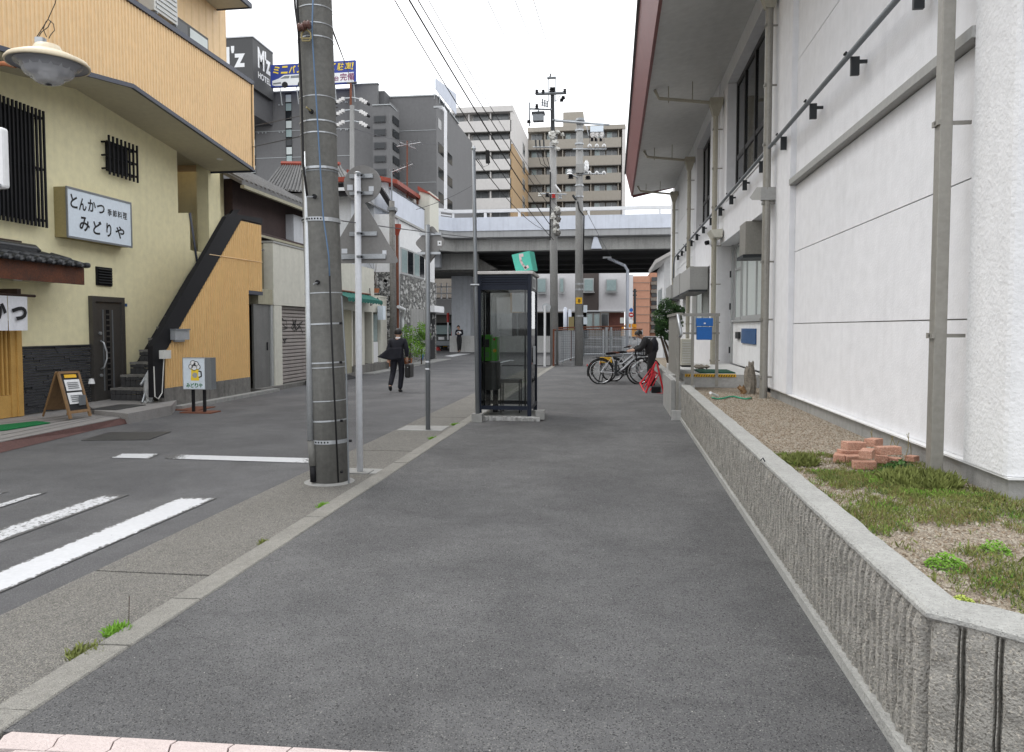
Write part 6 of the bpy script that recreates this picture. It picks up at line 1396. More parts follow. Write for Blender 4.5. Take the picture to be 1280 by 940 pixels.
box('door_stile', 'black', pbth, bx0+.10, bx0+.125, BY+.03, BY+.055, .236, BT-.271); box('door_stile', 'black', pbth, bx1+.0-.115, bx1-.09, BY+.03, BY+.055, .236, BT-.271)
box('door_handle', 'galv', pbth, bx1-.005, bx1+.03, BY+.35, BY+.38, .9, 1.2)
box('paper_notice', 'letter_white', pbth, bx1+.002, bx1+.008, BY+.14, BY+.62, BT-.24, BT-.05); nt2 = MB()
for k in range(5): nt2.box(bx1+.0085, bx1+.011, BY+.17+k*.08, BY+.20+k*.08, BT-.21, BT-.08)
nt2.build('notice_writing', 'steel_grey', pbth)
# inside: cabinet, phone, stool
YI = BY+.52; gx = lambda x, Y=YI: RY(x, 450, Y).x; gz = lambda y, Y=YI: RY(620, y, Y).z
box('cabinet', 'grey_plastic', pbth, gx(603), gx(621.5), YI-.05, YI+.38, .45, gz(453)); box('cabinet_leg', 'black', pbth, gx(616), gx(621.5), YI, YI+.1, .072, .449)
ph = box('payphone', 'phone_green', pbth, gx(603), gx(614.5), YI-.1, YI+.2, gz(451), gz(418.5), bevel=.01); box('side_unit', 'phone_green', ph, gx(615), gx(622), YI-.08, YI+.2, gz(451), gz(421), bevel=.01)
MB().tube([(gx(605), YI-.13, gz(421)), (gx(605), YI-.16, gz(427)), (gx(605), YI-.13, gz(433))], .022, 8).build('handset', 'black', ph, smooth=True)
box('coin_panel', 'dark_metal', ph, gx(608), gx(613), YI-.106, YI-.101, gz(434), gz(424)); kp = MB()
for i in range(3):
    for j in range(4): kp.box(gx(608.4)+i*.02, gx(608.4)+i*.02+.013, YI-.112, YI-.106, gz(446)+j*.022, gz(446)+j*.022+.014)
kp.build('keypad', 'steel_grey', ph); MB().lathe((gx(619.5), YI-.1, gz(438)), [(.001, -.01), (.03, -.01), (.03, .0)], 12, 'Y').build('coin_return', 'yellow_mark', ph); MB().lathe((gx(619), YI-.1, gz(424)), [(.001, -.01), (.02, -.01), (.02, .0)], 12, 'Y').build('red_button', 'rubber_red', ph)
stl = thing('stool', 'small dark metal stool inside the telephone booth', 'stool', (gx(638), YI, .07))
box('seat', 'grey_plastic', stl, gx(626), gx(651), YI-.1, YI+.2, gz(478), gz(473.5))
for x in (gx(627), gx(650)): 
    for y in (YI-.09, YI+.17): MB().tube([(x, y, .072), (x, y, gz(478)-.001)], .011, 6).build('leg', 'black', stl)
# tilted green telephone sign cube on the roof
cq = [RY(*p, BY+.35) for p in ((639.5, 318.5), (661.5, 313.5), (666, 337.5), (645, 340))]
ts3 = thing('telephone_sign', 'tilted green box sign with pale handset symbol on the booth roof', 'sign', tuple(cq[3]))
MB().prism(cq, (.06, .22, 0)).build('box', 'booth_green', ts3)
hp = [(650, 320), (651, 326), (653.5, 331), (657.5, 335)]
hs_ = MB(); stroke(hs_, [RY(a, b, BY+.345) for a, b in hp], .035, (0, -1, 0), .003); stroke(hs_, [RY(649.5, 319.5, BY+.345), RY(653.5, 318.8, BY+.345)], .05, (0, -1, 0), .003); stroke(hs_, [RY(656, 335.5, BY+.345), RY(660, 333, BY+.345)], .05, (0, -1, 0), .003)
hs_.build('handset_symbol', 'pink_mark', ts3)
MB().obox((bx1+.12, BY+.08, .09), .14, .2, .14, .3).build('rubble', 'concrete', pbth)
# ---- hanging street lamp at the upper left
lc = RY(60, 82, 4.6); lp = thing('street_lamp', 'old pendant street lamp with pale enamel shade and ribbed glass bowl', 'street lamp', tuple(lc))
MB().lathe(lc, [(.03, .145), (.075, .13), (.09, .10), (.10, .085), (.17, .065), (.235, .035), (.252, .012), (.250, .0), (.24, .0)], 40).build('shade', 'lamp_shade', lp, smooth=True)
MB().lathe(lc, [(.243, .004), (.20, .025), (.15, .03), (.001, .035)], 40).build('reflector', 'lamp_inside', lp, smooth=True)
MB().lathe(lc, [(.205, .008), (.185, -.006), (.165, -.012), (.150, -.03)], 40).build('glass_skirt', 'lamp_bowl_skirt', lp, smooth=True)
gb = MB(); sg_ = 48; vs_ = []
for r_, z in ((.165, .0), (.15, -.03), (.145, -.055), (.125, -.075), (.09, -.085), (.085, -.105), (.06, -.118), (.03, -.122), (.001, -.123)):
    for k in range(sg_): a = 2*PI*k/sg_; rr = r_*(1+.035*math.cos(a*16)); vs_.append((lc.x+rr*math.cos(a), lc.y+rr*math.sin(a), lc.z+z))
gb.add(vs_, [(i*sg_+k, i*sg_+(k+1) % sg_, (i+1)*sg_+(k+1) % sg_, (i+1)*sg_+k) for i in range(8) for k in range(sg_)]).build('glass_bowl', 'lamp_glass', lp, smooth=True)
MB().lathe(lc+Vector((0, 0, -.12)), [(.018, .004), (.02, -.006), (.001, -.012)], 10).build('bowl_screw', 'dark_metal', lp); MB().lathe(lc+Vector((0, 0, .01)), [(.001, 0), (.05, -.02), (.06, -.07), (.001, -.09)], 16).build('bulb', 'letter_white', lp, smooth=True)
MB().tube([lc+Vector((-.24, .0, .01)), lc+Vector((-.33, 0, .03)), lc+Vector((-1.2, 0, -.06))], .016, 8).build('arm', 'terracotta', lp); MB().tube([(lc.x-1.2, lc.y, -.05), (lc.x-1.2, lc.y, lc.z+.25)], .05, 12).build('post', 'terracotta', lp)
MB().lathe(lc+Vector((-.05, 0, .15)), [(.001, -.01), (.035, -.01), (.035, .03), (.001, .035)], 12).build('terminal', 'galv', lp)
def P4(x, y): return RY(x, y, 4.6)
for pts in ([(73, -30), (69, 4), (60, 24), (50, 40), (46, 46)], [(60, 24), (67, 30), (68, 38), (63, 44), (61, 48)], [(58, 26), (54, 36), (58, 46)], [(64, 26), (60, 34), (52, 40), (47, 48)]): MB().tube([P4(*q) for q in pts], .0028, 5).build('wire', 'cable', lp, smooth=True)
# white box at the left edge
wbx = thing('wall_sign_box', 'white rounded box sign cut off by the left edge of the picture', 'sign', tuple(RY(6, 238, 7)))
a, b = RY(-40, 236, 7), RY(11.5, 161, 7.1); box('body', 'letter_white', wbx, a.x, b.x, 7, 7.1, a.z, b.z, bevel=.03); box('bottom_trim', 'galv', wbx, a.x, b.x-.02, 6.98, 6.995, a.z+.01, a.z+.04)
MB().tube([(a.x+.1, 7.1, 0), (a.x+.1, 7.1, a.z)], .04, 8).build('post', 'galv', wbx)
# ================================================================== FAR POLES
YP = 29.7
def E_(x, y, d=0): return RY(x, y, YP+d)
pa_ = thing('utility_pole', 'taller of the two distant concrete poles with crossarms and insulators on top', 'utility pole', tuple(RZ(693, 457, 0)))
MB().tube([E_(693, 459), E_(692, 300), E_(691, 178)], [.17, .15, .13], 14).build('shaft', 'pole_far', pa_, smooth=True); MB().tube([E_(691, 178), E_(690.5, 118)], [.09, .08], 10).build('upper_shaft', 'dark_metal', pa_)
for x0, y0, x1, y1, r_ in ((670, 117.5, 708, 116, .06), (684, 97.5, 695, 97, .05), (662, 136, 690, 137, .035), (690, 150, 726, 152, .04)): 
    am = MB().tube([E_(x0, y0, -.1), E_(x1, y1, -.1)], r_, 6).build('crossarm', 'steel_grey', pa_)
for x in (686, 694): MB().tube([E_(x, 98, -.1), E_(x, 127, -.1)], .02, 5).build('bracket_rod', 'steel_grey', pa_)
MB().tube([E_(688, 97), E_(688, 92)], .03, 6).build('tip', 'dark_metal', pa_); MB().tube([E_(662, 128, -.1), E_(662, 158, -.1)], .03, 5).build('side_rod', 'steel_grey', pa_); MB().tube([E_(701, 119, -.1), E_(694, 127, -.1)], .02, 5).build('brace', 'galv', pa_)
def ins(par, x, y, m='black', r_=.08, h_=.16, d=-.1): c = E_(x, y, d); MB().lathe(c, [(.001, -h_/2), (r_, -h_/2), (r_*.6, -h_*.1), (r_, 0), (r_*.6, h_*.2), (r_*.8, h_/2), (.001, h_/2)], 8).build('insulator', m, par)
for x, y in ((671, 115), (679, 115), (706, 114), (689, 112), (692, 112), (671, 133)): ins(pa_, x, y)
for x, y in ((678, 128), (681, 129), (684, 130)): ins(pa_, x, y, 'steel_grey', .05, .25)
for x, y in ((704, 122), (702, 125), (661, 152)): ins(pa_, x, y, 'black', .09, .1)
sbx = MB(); c = E_(673, 147, -.1); sbx.obox(c, .42, .3, .30); sbx.build('switch_box', 'steel_grey', pa_); MB().obox(E_(673, 142, -.1), .5, .36, .08).build('box_lid', 'dark_metal', pa_); MB().tube([E_(673, 142, -.1), E_(673, 136, -.1)], .03, 5).build('hanger', 'steel_grey', pa_)
MB().tube([E_(666, 184, -.2), E_(692, 184, -.2)], .03, 5).build('crossarm', 'galv', pa_)
for x in (670, 675, 680): MB().tube([E_(x, 183, -.2), E_(x-.5, 175, -.2)], .035, 6).build('fuse', 'dark_metal', pa_); MB().tube([E_(x, 185, -.2), E_(x+6, 205, -.2), E_(688, 212, -.2)], .012, 4).build('lead', 'cable', pa_)
for x, y, w_ in ((690, 168, .5), (694, 178, .42), (690, 172, .3), (697, 165, .3), (703, 168, .26), (697, 186, .3)): crumple(E_(x, y, -.2), w_*.3, .1, w_*.22, x, .5).build('fitting', 'light_plastic', pa_)
MB().tube([E_(688, 215, -.18), E_(687.5, 300, -.18)], .03, 6).build('riser_cable', 'cable', pa_); MB().tube([E_(676, 242, -.2), E_(708, 243, -.2)], .03, 5).build('crossarm', 'galv', pa_); MB().tube([E_(694, 231, -.3), E_(701, 240, -.3)], .035, 6).build('fitting', 'letter_white', pa_)
for x, y, m in ((692, 245, 'rubber_red'), (684, 244, 'black'), (700, 246, 'galv'), (675, 243, 'light_plastic')): ins(pa_, x, y, m, .09, .14, -.25)
for k in range(8): crumple(E_(693+random.uniform(-3, 4), 262+k*4.2, -.2), .12, .08, .12, k, .5).build('cable_clutter', 'concrete_dirty' if k % 2 else 'light_plastic', pa_)
pb2 = thing('utility_pole', 'shorter right-hand distant concrete pole with transformer bushings and yellow plate', 'utility pole', tuple(RZ(724, 457, 0)))
MB().tube([E_(723.5, 459), E_(724, 300), E_(724.5, 150)], [.17, .155, .13], 14).build('shaft', 'pole_far', pb2, smooth=True); MB().lathe(E_(725, 153), [(.13, -.1), (.2, .05), (.15, .15), (.001, .15)], 10).build('cap', 'steel_grey', pb2)
for x0, y0, x1, y1, r_ in ((694, 151, 762, 156, .045), (716, 186.5, 758, 186.5, .03), (722, 218, 757, 217, .03), (712, 217, 722, 222, .03)): MB().tube([E_(x0, y0, -.17), E_(x1, y1, -.17)], r_, 6).build('crossarm', 'galv', pb2)
for x in (733, 742, 751): MB().tube([E_(x, 157, -.17), E_(x+3, 170, -.17)], .02, 5).build('strut', 'galv', pb2)
MB().obox(E_(746, 162, -.17), .5, .25, .22).build('switch_box', 'sign_white', pb2)
for x in (741, 746, 752): crumple(E_(x, 168, -.2), .09, .08, .14, x, .3).build('bushing', 'insulator', pb2); ins(pb2, x-1, 174, 'black', .07, .14)
for y in (182, 216):
    for x in (737, 746, 755): MB().tube([E_(x-1.8, y+2, -.2), E_(x-1.3, y-.5, -.2), E_(x, y-1.5, -.2), E_(x+1.3, y-.5, -.2), E_(x+1.8, y+2, -.2)], .035, 6).build('ring_insulator', 'letter_white', pb2, smooth=True)
for x in (737, 746, 755): MB().tube([E_(x, 180, -.2), E_(x, 160, -.2)], .008, 4).build('lead', 'cable_far', pb2)
ins(pb2, 712, 215, 'letter_white', .13, .2, -.2); ins(pb2, 713.5, 221, 'black', .12, .12, -.2); ins(pb2, 735, 222, 'black', .12, .12, -.2)
MB().obox(E_(725, 211, -.16), .32, .2, .34).build('control_box', 'pole_far', pb2); crumple(E_(733, 208, -.2), .1, .08, .22, 4, .4).build('bushing', 'letter_white', pb2); MB().tube([E_(716, 244, -.2), E_(720, 250, -.2)], .05, 6).build('fitting', 'dark_metal', pb2)
for y in (163, 180, 232, 246, 355, 362, 395): MB().lathe(E_(724, y), [(.155, -.03), (.17, -.03), (.17, .03), (.155, .03)], 14).build('band', 'galv', pb2)
MB().tube([E_(722, 252, -.18), E_(724, 262, -.2), E_(730, 270, -.18), E_(729, 330, -.18)], .03, 6).build('riser_cable', 'cable', pb2, smooth=True)
yp_ = box('number_plate', 'yellow_mark', pb2, E_(720, 375).x, E_(728, 375).x, YP-.19, YP-.175, E_(720, 380).z, E_(720, 372).z); text('numeral', '8', 'ink', yp_, (E_(722.6, 378).x, YP-.191, E_(720, 378.5).z), (1, 0, 0), (0, 0, 1), .10, .14, .02)
for y in (386, 401): box('meter', 'sign_white', pb2, E_(729.5, 375).x, E_(734, 375).x, YP-.1, YP+.1, E_(720, y+4.5).z, E_(720, y-4.5).z)
# small street sign post
sp3 = thing('signpost', 'short white signpost with a round sign seen from behind beside the fence', 'signpost', tuple(RZ(681, 458, 0))); q = ORG[sp3]
MB().tube([q, (q.x, q.y, RY(681, 382, q.y).z)], .045, 8).build('post', 'white_paint', sp3); c = RY(683, 384, q.y+.08); MB().disc(c, .17, 'Y', .02, 18).build('sign_plate', 'galv', sp3)
# wires
def wire(pts, r_=.012, m='cable', sag=.0, lb='overhead cable'):
    (x0, y0, Y0), (x1, y1, Y1) = pts[0], pts[-1]; a, b = RY(x0, y0, Y0), RY(x1, y1, Y1); n_ = 18
    q = [a.lerp(b, k/n_)-Vector((0, 0, sag*4*(k/n_)*(1-k/n_))) for k in range(n_+1)]
    return MB().tube(q, r_, 5).build('overhead_wire', m)
WL = [((476, -30, 14), (692, 300, 29.5), .012, 'cable', .35, 'leftmost thick black cable sweeping down to the taller pole'), ((494, -30, 12), (689, 283, 29.5), .016, 'cable', .15, 'thickest black cable from the top centre down to the taller pole'),
      ((505, -30, 12), (691, 262, 29.5), .011, 'cable', .2, 'black cable just right of the thickest overhead cable'), ((519, -30, 12), (700, 262, 29.5), .007, 'cable_far', .25, 'thin grey wire right of the thick black cables'),
      ((577, -30, 12), (591, 118, 29.5), .006, 'cable_far', .1, 'faint thin wire dropping steeply above the slim pole'), ((596, -30, 12), (672, 115, 29.5), .007, 'cable_far', .2, 'faint wire to the left end of the top crossarm'),
      ((632, -30, 12), (688, 97, 29.5), .007, 'cable_far', .15, 'faint wire to the middle of the top crossarm'), ((658, -30, 12), (706, 114, 29.5), .007, 'cable_far', .15, 'faint wire to the right end of the top crossarm'),
      ((415, 36, 7.2), (441, 104, 48), .01, 'cable_far', .0, 'thin wire from the near concrete pole to the steel pole'), ((420, 160, 7.2), (290, 188, 26), .006, 'cable', .02, 'thin dark line crossing the hotel wall left of the pole'),
      ((422, 134, 7.2), (300, 160, 30), .006, 'cable_far', .02, 'second thin line crossing the hotel wall left of the pole'),
      ((592, 195, 11.7), (688, 288, 29.5), .008, 'cable', .3, 'service cable from the slim pole down to the taller pole'), ((427, 276, 7.1), (688, 300, 29.5), .006, 'cable_far', .1, 'thin drop wire below the triangular sign'),
      ((732, 262, 29.5), (770, 330, 45), .01, 'cable_far', .1, 'thin cable falling behind the shorter pole under the overpass'), ((440, 160, 48), (558, 180, 60), .02, 'cable_far', .3, 'wire from the steel pole over the hotel bay'),
      ((520, 262, 28), (590, 232, 40), .012, 'cable', .1, 'cable crossing the white rails left of the apartments')]
for a, b, r_, m, s_, lb in WL: tag(wire((a, b), r_, m, s_), lb, 'cable')
# ================================================================== FENCE, LAMP, SIGNS AT THE FAR END
fn = thing('mesh_fence', 'grey and rusty steel mesh fence enclosing the corner by the two poles', 'fence', (-2.3, 29.5, 0))
c0 = RZ(692, 458, 0); c1 = Vector((-1.55, 40.0, 0)); c2 = Vector((1.6, 41.5, 0)); FZ = 1.43
def fence_run(a, b, n_, pick):
    for k in range(n_+1):
        p = a.lerp(b, k/n_); MB().box(p.x-.035, p.x+.035, p.y-.035, p.y+.035, 0, FZ-.02).build('post', 'rust' if pick and k % 2 == 0 else 'galv', fn)
    MB().tube([a+Vector((0, 0, FZ)), b+Vector((0, 0, FZ))], .04, 6).build('top_rail', 'rust', fn); MB().tube([a+Vector((0, 0, .1)), b+Vector((0, 0, .1))], .03, 6).build('bottom_rail', 'galv', fn)
fence_run(c0, c1, 4, True); fence_run(c1, c2, 3, False)
ms = MB(); L1 = (c1-c0).length
for k in range(44):
    p = c0.lerp(c1, (k+.5)/44); ms.box(p.x-.012, p.x+.012, p.y-.05, p.y+.05, .12, FZ-.05)
ms.build('vertical_bars', 'galv', fn, kind='stuff')
ms = MB()
for k in range(40): p = c1.lerp(c2, (k+.5)/40); ms.box(p.x-.008, p.x+.008, p.y-.008, p.y+.008, .12, FZ-.05)
for k in range(14): z = .14+k*.09; ms.tube([c1+Vector((0, 0, z)), c2+Vector((0, 0, z))], .006, 4)
ms.build('wire_mesh', 'galv', fn, kind='stuff')
MB().tube([RY(692, 410, 31), RY(782, 407.5, 31)], .035, 6).build('top_rail', 'rust', fn); MB().tube([RY(758, 409, 31), RY(758, 452, 31)], .06, 6).build('post', 'galv', fn); MB().tube([RY(764, 409, 31.4), RY(764, 450, 31.4)], .05, 6).build('post', 'galv', fn)
ms = MB()
for k in range(36): p0 = RY(693+k*2.4, 411, 31); ms.tube([p0, (p0.x, 31, .08)], .006, 4)
for k in range(12): ms.tube([RY(693, 415+k*3, 31), RY(782, 414+k*3, 31)], .005, 4)
ms.build('wire_mesh', 'steel_grey', fn, kind='stuff')
la = thing('street_lamp', 'slim street lamp with long curved arm under the overpass', 'street lamp', tuple(RZ(784, 441, 0))); YL = 44
MB().tube([RY(784, 441, YL), RY(784.5, 338, YL), RY(781, 332, YL), RY(760, 322.5, YL)], .09, 8).build('post', 'deck_white', la, smooth=True); MB().obox(RY(759, 322, YL), .5, .2, .1).build('lamp_head', 'galv', la)
sn = thing('no_entry_sign', 'red no entry sign below a round blue sign on a thin post', 'sign', tuple(RY(789, 440, 43)))
def disc(x, y, px, m, name, par, Y=43, o=0): return MB().disc(RY(x, y, Y-o), px*Y/930, 'Y', .01, 20).build(name, m, par)
disc(789, 387.5, 2.3, 'blue_box', 'blue_disc', sn); disc(789, 393.5, 3.1, 'rubber_red', 'red_disc', sn); box('white_bar', 'letter_white', sn, RY(787, 390, 43).x, RY(791, 390, 43).x, 42.96, 42.985, RY(789, 394.2, 43).z, RY(789, 392.8, 43).z); disc(789, 402, 2.6, 'letter_white', 'lower_plate', sn)
MB().tube([RY(789, 440, 43.1), RY(789, 384, 43.1)], .035, 6).build('post', 'galv', sn)
gtf = thing('orange_gate', 'orange and yellow height barrier frame beside the no entry sign', 'barrier', tuple(RY(790, 430, 46)))
a = lambda x, y: RY(x, y, 46)
for x0, x1, y0, y1 in ((780, 783, 407, 420), (784.5, 799, 405, 409.5), (793, 799, 410, 421)): box('panel', 'safety_orange', gtf, a(x0, 0).x, a(x1, 0).x, 46, 46.1, a(790, y1).z, a(790, y0).z)
for x in (781, 797): MB().tube([a(x, 441), a(x, 421)], .05, 6).build('post', 'galv', gtf)
eb = thing('cabinet_post', 'small white cabinet fixed on the lamp post under the overpass', 'cabinet', tuple(RY(781, 404, 43.5))); box('body', 'light_plastic', eb, RY(778, 0, 43.5).x, RY(783, 0, 43.5).x, 43.5, 43.8, RY(780, 404, 43.5).z, RY(780, 397, 43.5).z)
wtp = thing('distant_pole', 'far dark utility pole in front of the salmon apartment block', 'utility pole', tuple(RY(793.5, 425, 80))); MB().tube([RY(793.5, 425, 80), RY(793.5, 361, 80)], .14, 6).build('shaft', 'dark_metal', wtp); 
for y in (364, 369): MB().tube([RY(791, y, 80), RY(796, y, 80)], .08, 5).build('crossarm', 'dark_metal', wtp)
for i, (x, y0, y1, m) in enumerate(((706, 385, 415, 'deck_white'), (711, 389, 412, 'deck_white'))): MB()
yb = thing('information_board', 'narrow cream notice board standing behind the mesh fence', 'sign', tuple(RY(715, 420, 33))); box('panel', 'sign_side', yb, RY(712, 0, 33).x, RY(719, 0, 33).x, 33, 33.05, RY(715, 413, 33).z, RY(715, 396, 33).z); bpy.data.objects['panel'] if 0 else None; MB().tube([RY(715.5, 443, 33.02), RY(715.5, 413, 33.02)], .03, 6).build('post', 'galv', yb)
for k, x in enumerate((706.5, 712.0)):
    t = thing('white_bollard_post', ['tall round-topped white post behind the fence left of the notice board', 'slightly shorter white post just behind the notice board'][k], 'post', tuple(RY(x, 432, 36))); MB().tube([RY(x, 432, 36), RY(x, 386+k*3, 36)], .09, 8).build('post', 'deck_white', t, smooth=True); MB().lathe(RY(x, 386+k*3, 36), [(.09, 0), (.06, .07), (.001, .09)], 8).build('cap', 'deck_white', t)
# traffic cones, van, red pole near the pier
def cone(px, py, Y, ms_, lb):
    c = RZ(px, py, -.05); t = thing('traffic_cone', lb, 'traffic cone', tuple(c), 'traffic cones by the parked van')
    h_ = 1.0
    MB().box(c.x-.25, c.x+.25, c.y-.25, c.y+.25, -.05, 0).build('base', ms_[0], t)
    for k in range(5): MB().lathe((c.x, c.y, k*h_/5), [(.19-.03*k, 0), (.19-.03*(k+1), h_/5-.004)], 12).build('stripe', ms_[k % 2], t)
cone(547, 438, 47, ('rubber_red', 'letter_white'), 'red and white traffic cone behind the dark parked van'); cone(556.5, 438, 47, ('black', 'yellow_mark'), 'black and yellow striped cone right of the red and white cone')
rp = thing('red_pole', 'red and white marker pole behind the parked van', 'pole', tuple(RY(560, 425, 50))); MB().tube([RY(560, 425, 50), RY(560, 403, 50)], .05, 6).build('white_part', 'letter_white', rp); MB().tube([RY(560, 402.8, 50), RY(560, 391, 50)], .09, 6).build('red_part', 'rubber_red', rp)
def van():
    Y = 50; c = RZ(552, 437, -.05); t = thing('parked_van', 'dark grey minivan parked with its rear towards the viewer beside the pier', 'van', (c.x, Y, -.05))
    x0, x1 = RY(536, 400, Y).x, RY(560, 400, Y).x; w_ = x1-x0; x1 = x0+1.75
    pr2 = [(0, .25), (0, 1.0), (.12, 1.05), (.28, 1.75), (.5, 1.86), (2.9, 1.84), (3.7, 1.15), (4.6, .95), (4.7, .35), (4.6, .25)]
    vs_ = []
    for s_, ins_ in ((0, 0), (1, 0)):
        for y, z in pr2:
            k = .16*(max(0, z-1.0)/.85); vs_.append(((x0+k) if s_ == 0 else (x1-k), Y+y, z))
    n_ = len(pr2); MB().add(vs_, [tuple(range(n_)), tuple(range(n_, 2*n_))[::-1]]+[(i, (i+1) % n_, (i+1) % n_+n_, i+n_) for i in range(n_)]).build('body', 'car_dark', t, bevel=.04)
    MB().prism([(x0+.2, Y+.10, 1.08), (x1-.2, Y+.10, 1.08), (x1-.32, Y+.27, 1.68), (x0+.32, Y+.27, 1.68)], (0, -.02, 0)).build('rear_window', 'window_pale', t)
    for y0, y1 in ((.55, 1.5), (1.6, 2.7)): MB().prism([(x1-.015, Y+y0, 1.1), (x1-.015, Y+y1, 1.1), (x1-.13, Y+y1-.05, 1.72), (x1-.13, Y+y0+.1, 1.72)], (.015, 0, 0)).build('side_window', 'window_glass', t)
    for x in (x0+.02, x1-.17): box('tail_light', 'rubber_red', t, x, x+.15, Y-.02, Y+.02, .85, 1.25)
    box('bumper', 'steel_grey', t, x0+.05, x1-.05, Y-.06, Y+.0, .3, .6); box('licence_plate', 'letter_white', t, (x0+x1)/2-.2, (x0+x1)/2+.2, Y-.02, Y-.005, .7, .88)
    for x in (x0+.02, x1-.2):
        for y in (.9, 3.7): wl = MB().lathe((x, Y+y, .27), [(.001, 0), (.32, 0), (.32, .18), (.001, .18)], 18, 'X').build('wheel', 'tyre', t); MB().lathe((x+.181 if x > x0+.5 else x-.012, Y+y, .27), [(.001, 0), (.2, 0), (.2, .01), (.001, .01)], 14, 'X').build('rim', 'galv', wl)
van()
# ================================================================== BICYCLES
def bike(label, frame, saddle, basket, extra=None):
    """side-on bicycle, rear wheel hub at x = 0, front hub at x = 1.02, ground at z = 0, heading +x"""
    t = thing('bicycle', label, 'bicycle', (0, 0, 0), 'bicycles parked on the pavement'); r_ = .325
    for i, hx in enumerate((0, 1.02)):
        n_ = 36; tr_ = MB(); tr_.tube([(hx+r_*math.cos(2*PI*k/n_), 0, r_+r_*math.sin(2*PI*k/n_)) for k in range(n_+1)], .019, 8, False)
        w = tr_.build('wheel', 'tyre', t, smooth=True)
        MB().tube([(hx+(r_-.028)*math.cos(2*PI*k/n_), 0, r_+(r_-.028)*math.sin(2*PI*k/n_)) for k in range(n_+1)], .009, 6, False).build('rim', 'chrome', w, smooth=True)
        sp = MB()
        for k in range(18):
            a = 2*PI*k/18; sp.tube([(hx, .02*(-1)**k, r_), (hx+(r_-.03)*math.cos(a), 0, r_+(r_-.03)*math.sin(a))], .0018, 3, False)
        sp.build('spokes', 'chrome', w, kind='stuff'); MB().tube([(hx, -.05, r_), (hx, .05, r_)], .022, 8).build('hub', 'chrome', w)
        a0, a1 = (20, 200) if i == 0 else (60, 195)
        MB().tube([(hx+(r_+.035)*math.cos(R(a)), 0, r_+(r_+.035)*math.sin(R(a))) for a in range(a0, a1+1, 12)], .014, 5).build('mudguard', 'black', t, smooth=True)
    BB = (.44, 0, .30); ST = (.30, 0, .72); HT = (.83, 0, .86); HB = (.88, 0, .68)
    MB().tube([BB, ST], .016, 8).build('seat_tube', frame, t); MB().tube([BB, (.60, 0, .42), HB], .021, 8).build('down_tube', frame, t, smooth=True)
    MB().tube([(.36, 0, .52), (.58, 0, .56), (.85, 0, .79)], .015, 8).build('top_tube', frame, t, smooth=True); MB().tube([HT, HB], .02, 8).build('head_tube', frame, t)
    for s_ in (-1, 1):
        MB().tube([BB, (0, .045*s_, r_)], .010, 6).build('chain_stay', frame, t); MB().tube([ST, (0, .045*s_, r_)], .008, 6).build('seat_stay', frame, t); MB().tube([HB, (.93, .035*s_, .6), (1.02, .045*s_, r_)], .011, 6).build('fork', 'galv', t, smooth=True)
    MB().tube([ST, (.275, 0, .82)], .013, 8).build('seat_post', 'chrome', t)
    MB().add([(.12, .10, .84), (.12, -.10, .84), (.30, -.05, .86), (.42, -.02, .84), (.42, .02, .84), (.30, .05, .86), (.14, .08, .78), (.14, -.08, .78), (.40, -.01, .80), (.40, .01, .80)], [(0, 1, 2, 5), (5, 2, 3, 4), (1, 0, 6, 7), (1, 7, 8, 3, 2), (0, 5, 4, 9, 6), (3, 8, 9, 4), (6, 9, 8, 7)]).build('saddle', saddle, t, bevel=.015)
    hbar = MB().tube([HT, (.80, 0, .98), (.86, 0, 1.0)], .013, 8).build('stem', 'chrome', t, smooth=True)
    MB().tube([(.66, -.29, .99), (.80, -.24, 1.0), (.86, -.08, 1.0), (.86, .08, 1.0), (.80, .24, 1.0), (.66, .29, .99)], .011, 8).build('handlebar', 'chrome', t, smooth=True)
    for s_ in (-1, 1): MB().tube([(.64, .295*s_, .988), (.75, .262*s_, .998)], .017, 8).build('grip', saddle, t)
    for s_ in (-1, 1): MB().tube([(.80, .22*s_, .97), (.70, .25*s_, .95)], .005, 5).build('brake_lever', 'chrome', t)
    bk = MB(); x0, x1, z0, z1 = .93, 1.20, .76, 1.00
    for z in (z0, (z0+z1)/2, z1):
        e = .03*(z-z0)/(z1-z0); q = [(x0-e, -.14-e, z), (x1+e, -.14-e, z), (x1+e, .14+e, z), (x0-e, .14+e, z), (x0-e, -.14-e, z)]; bk.tube(q, .006, 4)
    for k in range(7):
        u_ = k/6
        for yy in (-.14, .14): bk.tube([(x0+(x1-x0)*u_, yy, z0), (x0-.03+(x1-x0+.06)*u_, yy*1.2, z1)], .0035, 4)
        bk.tube([(x0, -.14+.28*u_, z0), (x1, -.14+.28*u_, z0)], .0035, 4); bk.tube([(x1, -.14+.28*u_, z0), (x1+.03, (-.17+.34*u_), z1)], .0035, 4); bk.tube([(x0, -.14+.28*u_, z0), (x0-.03, (-.17+.34*u_), z1)], .0035, 4)
    bk.build('basket', basket, t)
    MB().tube([(.24, -.06, .70), (-.22, -.06, .70), (-.22, .06, .70), (.24, .06, .70)], .007, 5).tube([(-.0, -.06, .70), (0, -.05, r_)], .006, 5).tube([(0, .06, .70), (0, .05, r_)], .006, 5).build('rear_rack', 'black', t)
    ck = MB().lathe(BB, [(.001, -.02), (.085, -.02), (.085, -.012), (.001, -.012)], 22, 'Y').build('crank_wheel', 'dark_metal', t)
    for s_, a in ((-1, R(-30)), (1, R(150))):
        e = (BB[0]+.16*math.cos(a), .05*s_, BB[2]+.16*math.sin(a)); MB().tube([(BB[0], .05*s_, BB[2]), e], .010, 5).build('crank_arm', 'chrome', ck); MB().obox((e[0], .10*s_, e[2]), .09, .08, .02).build('pedal', 'black', ck)
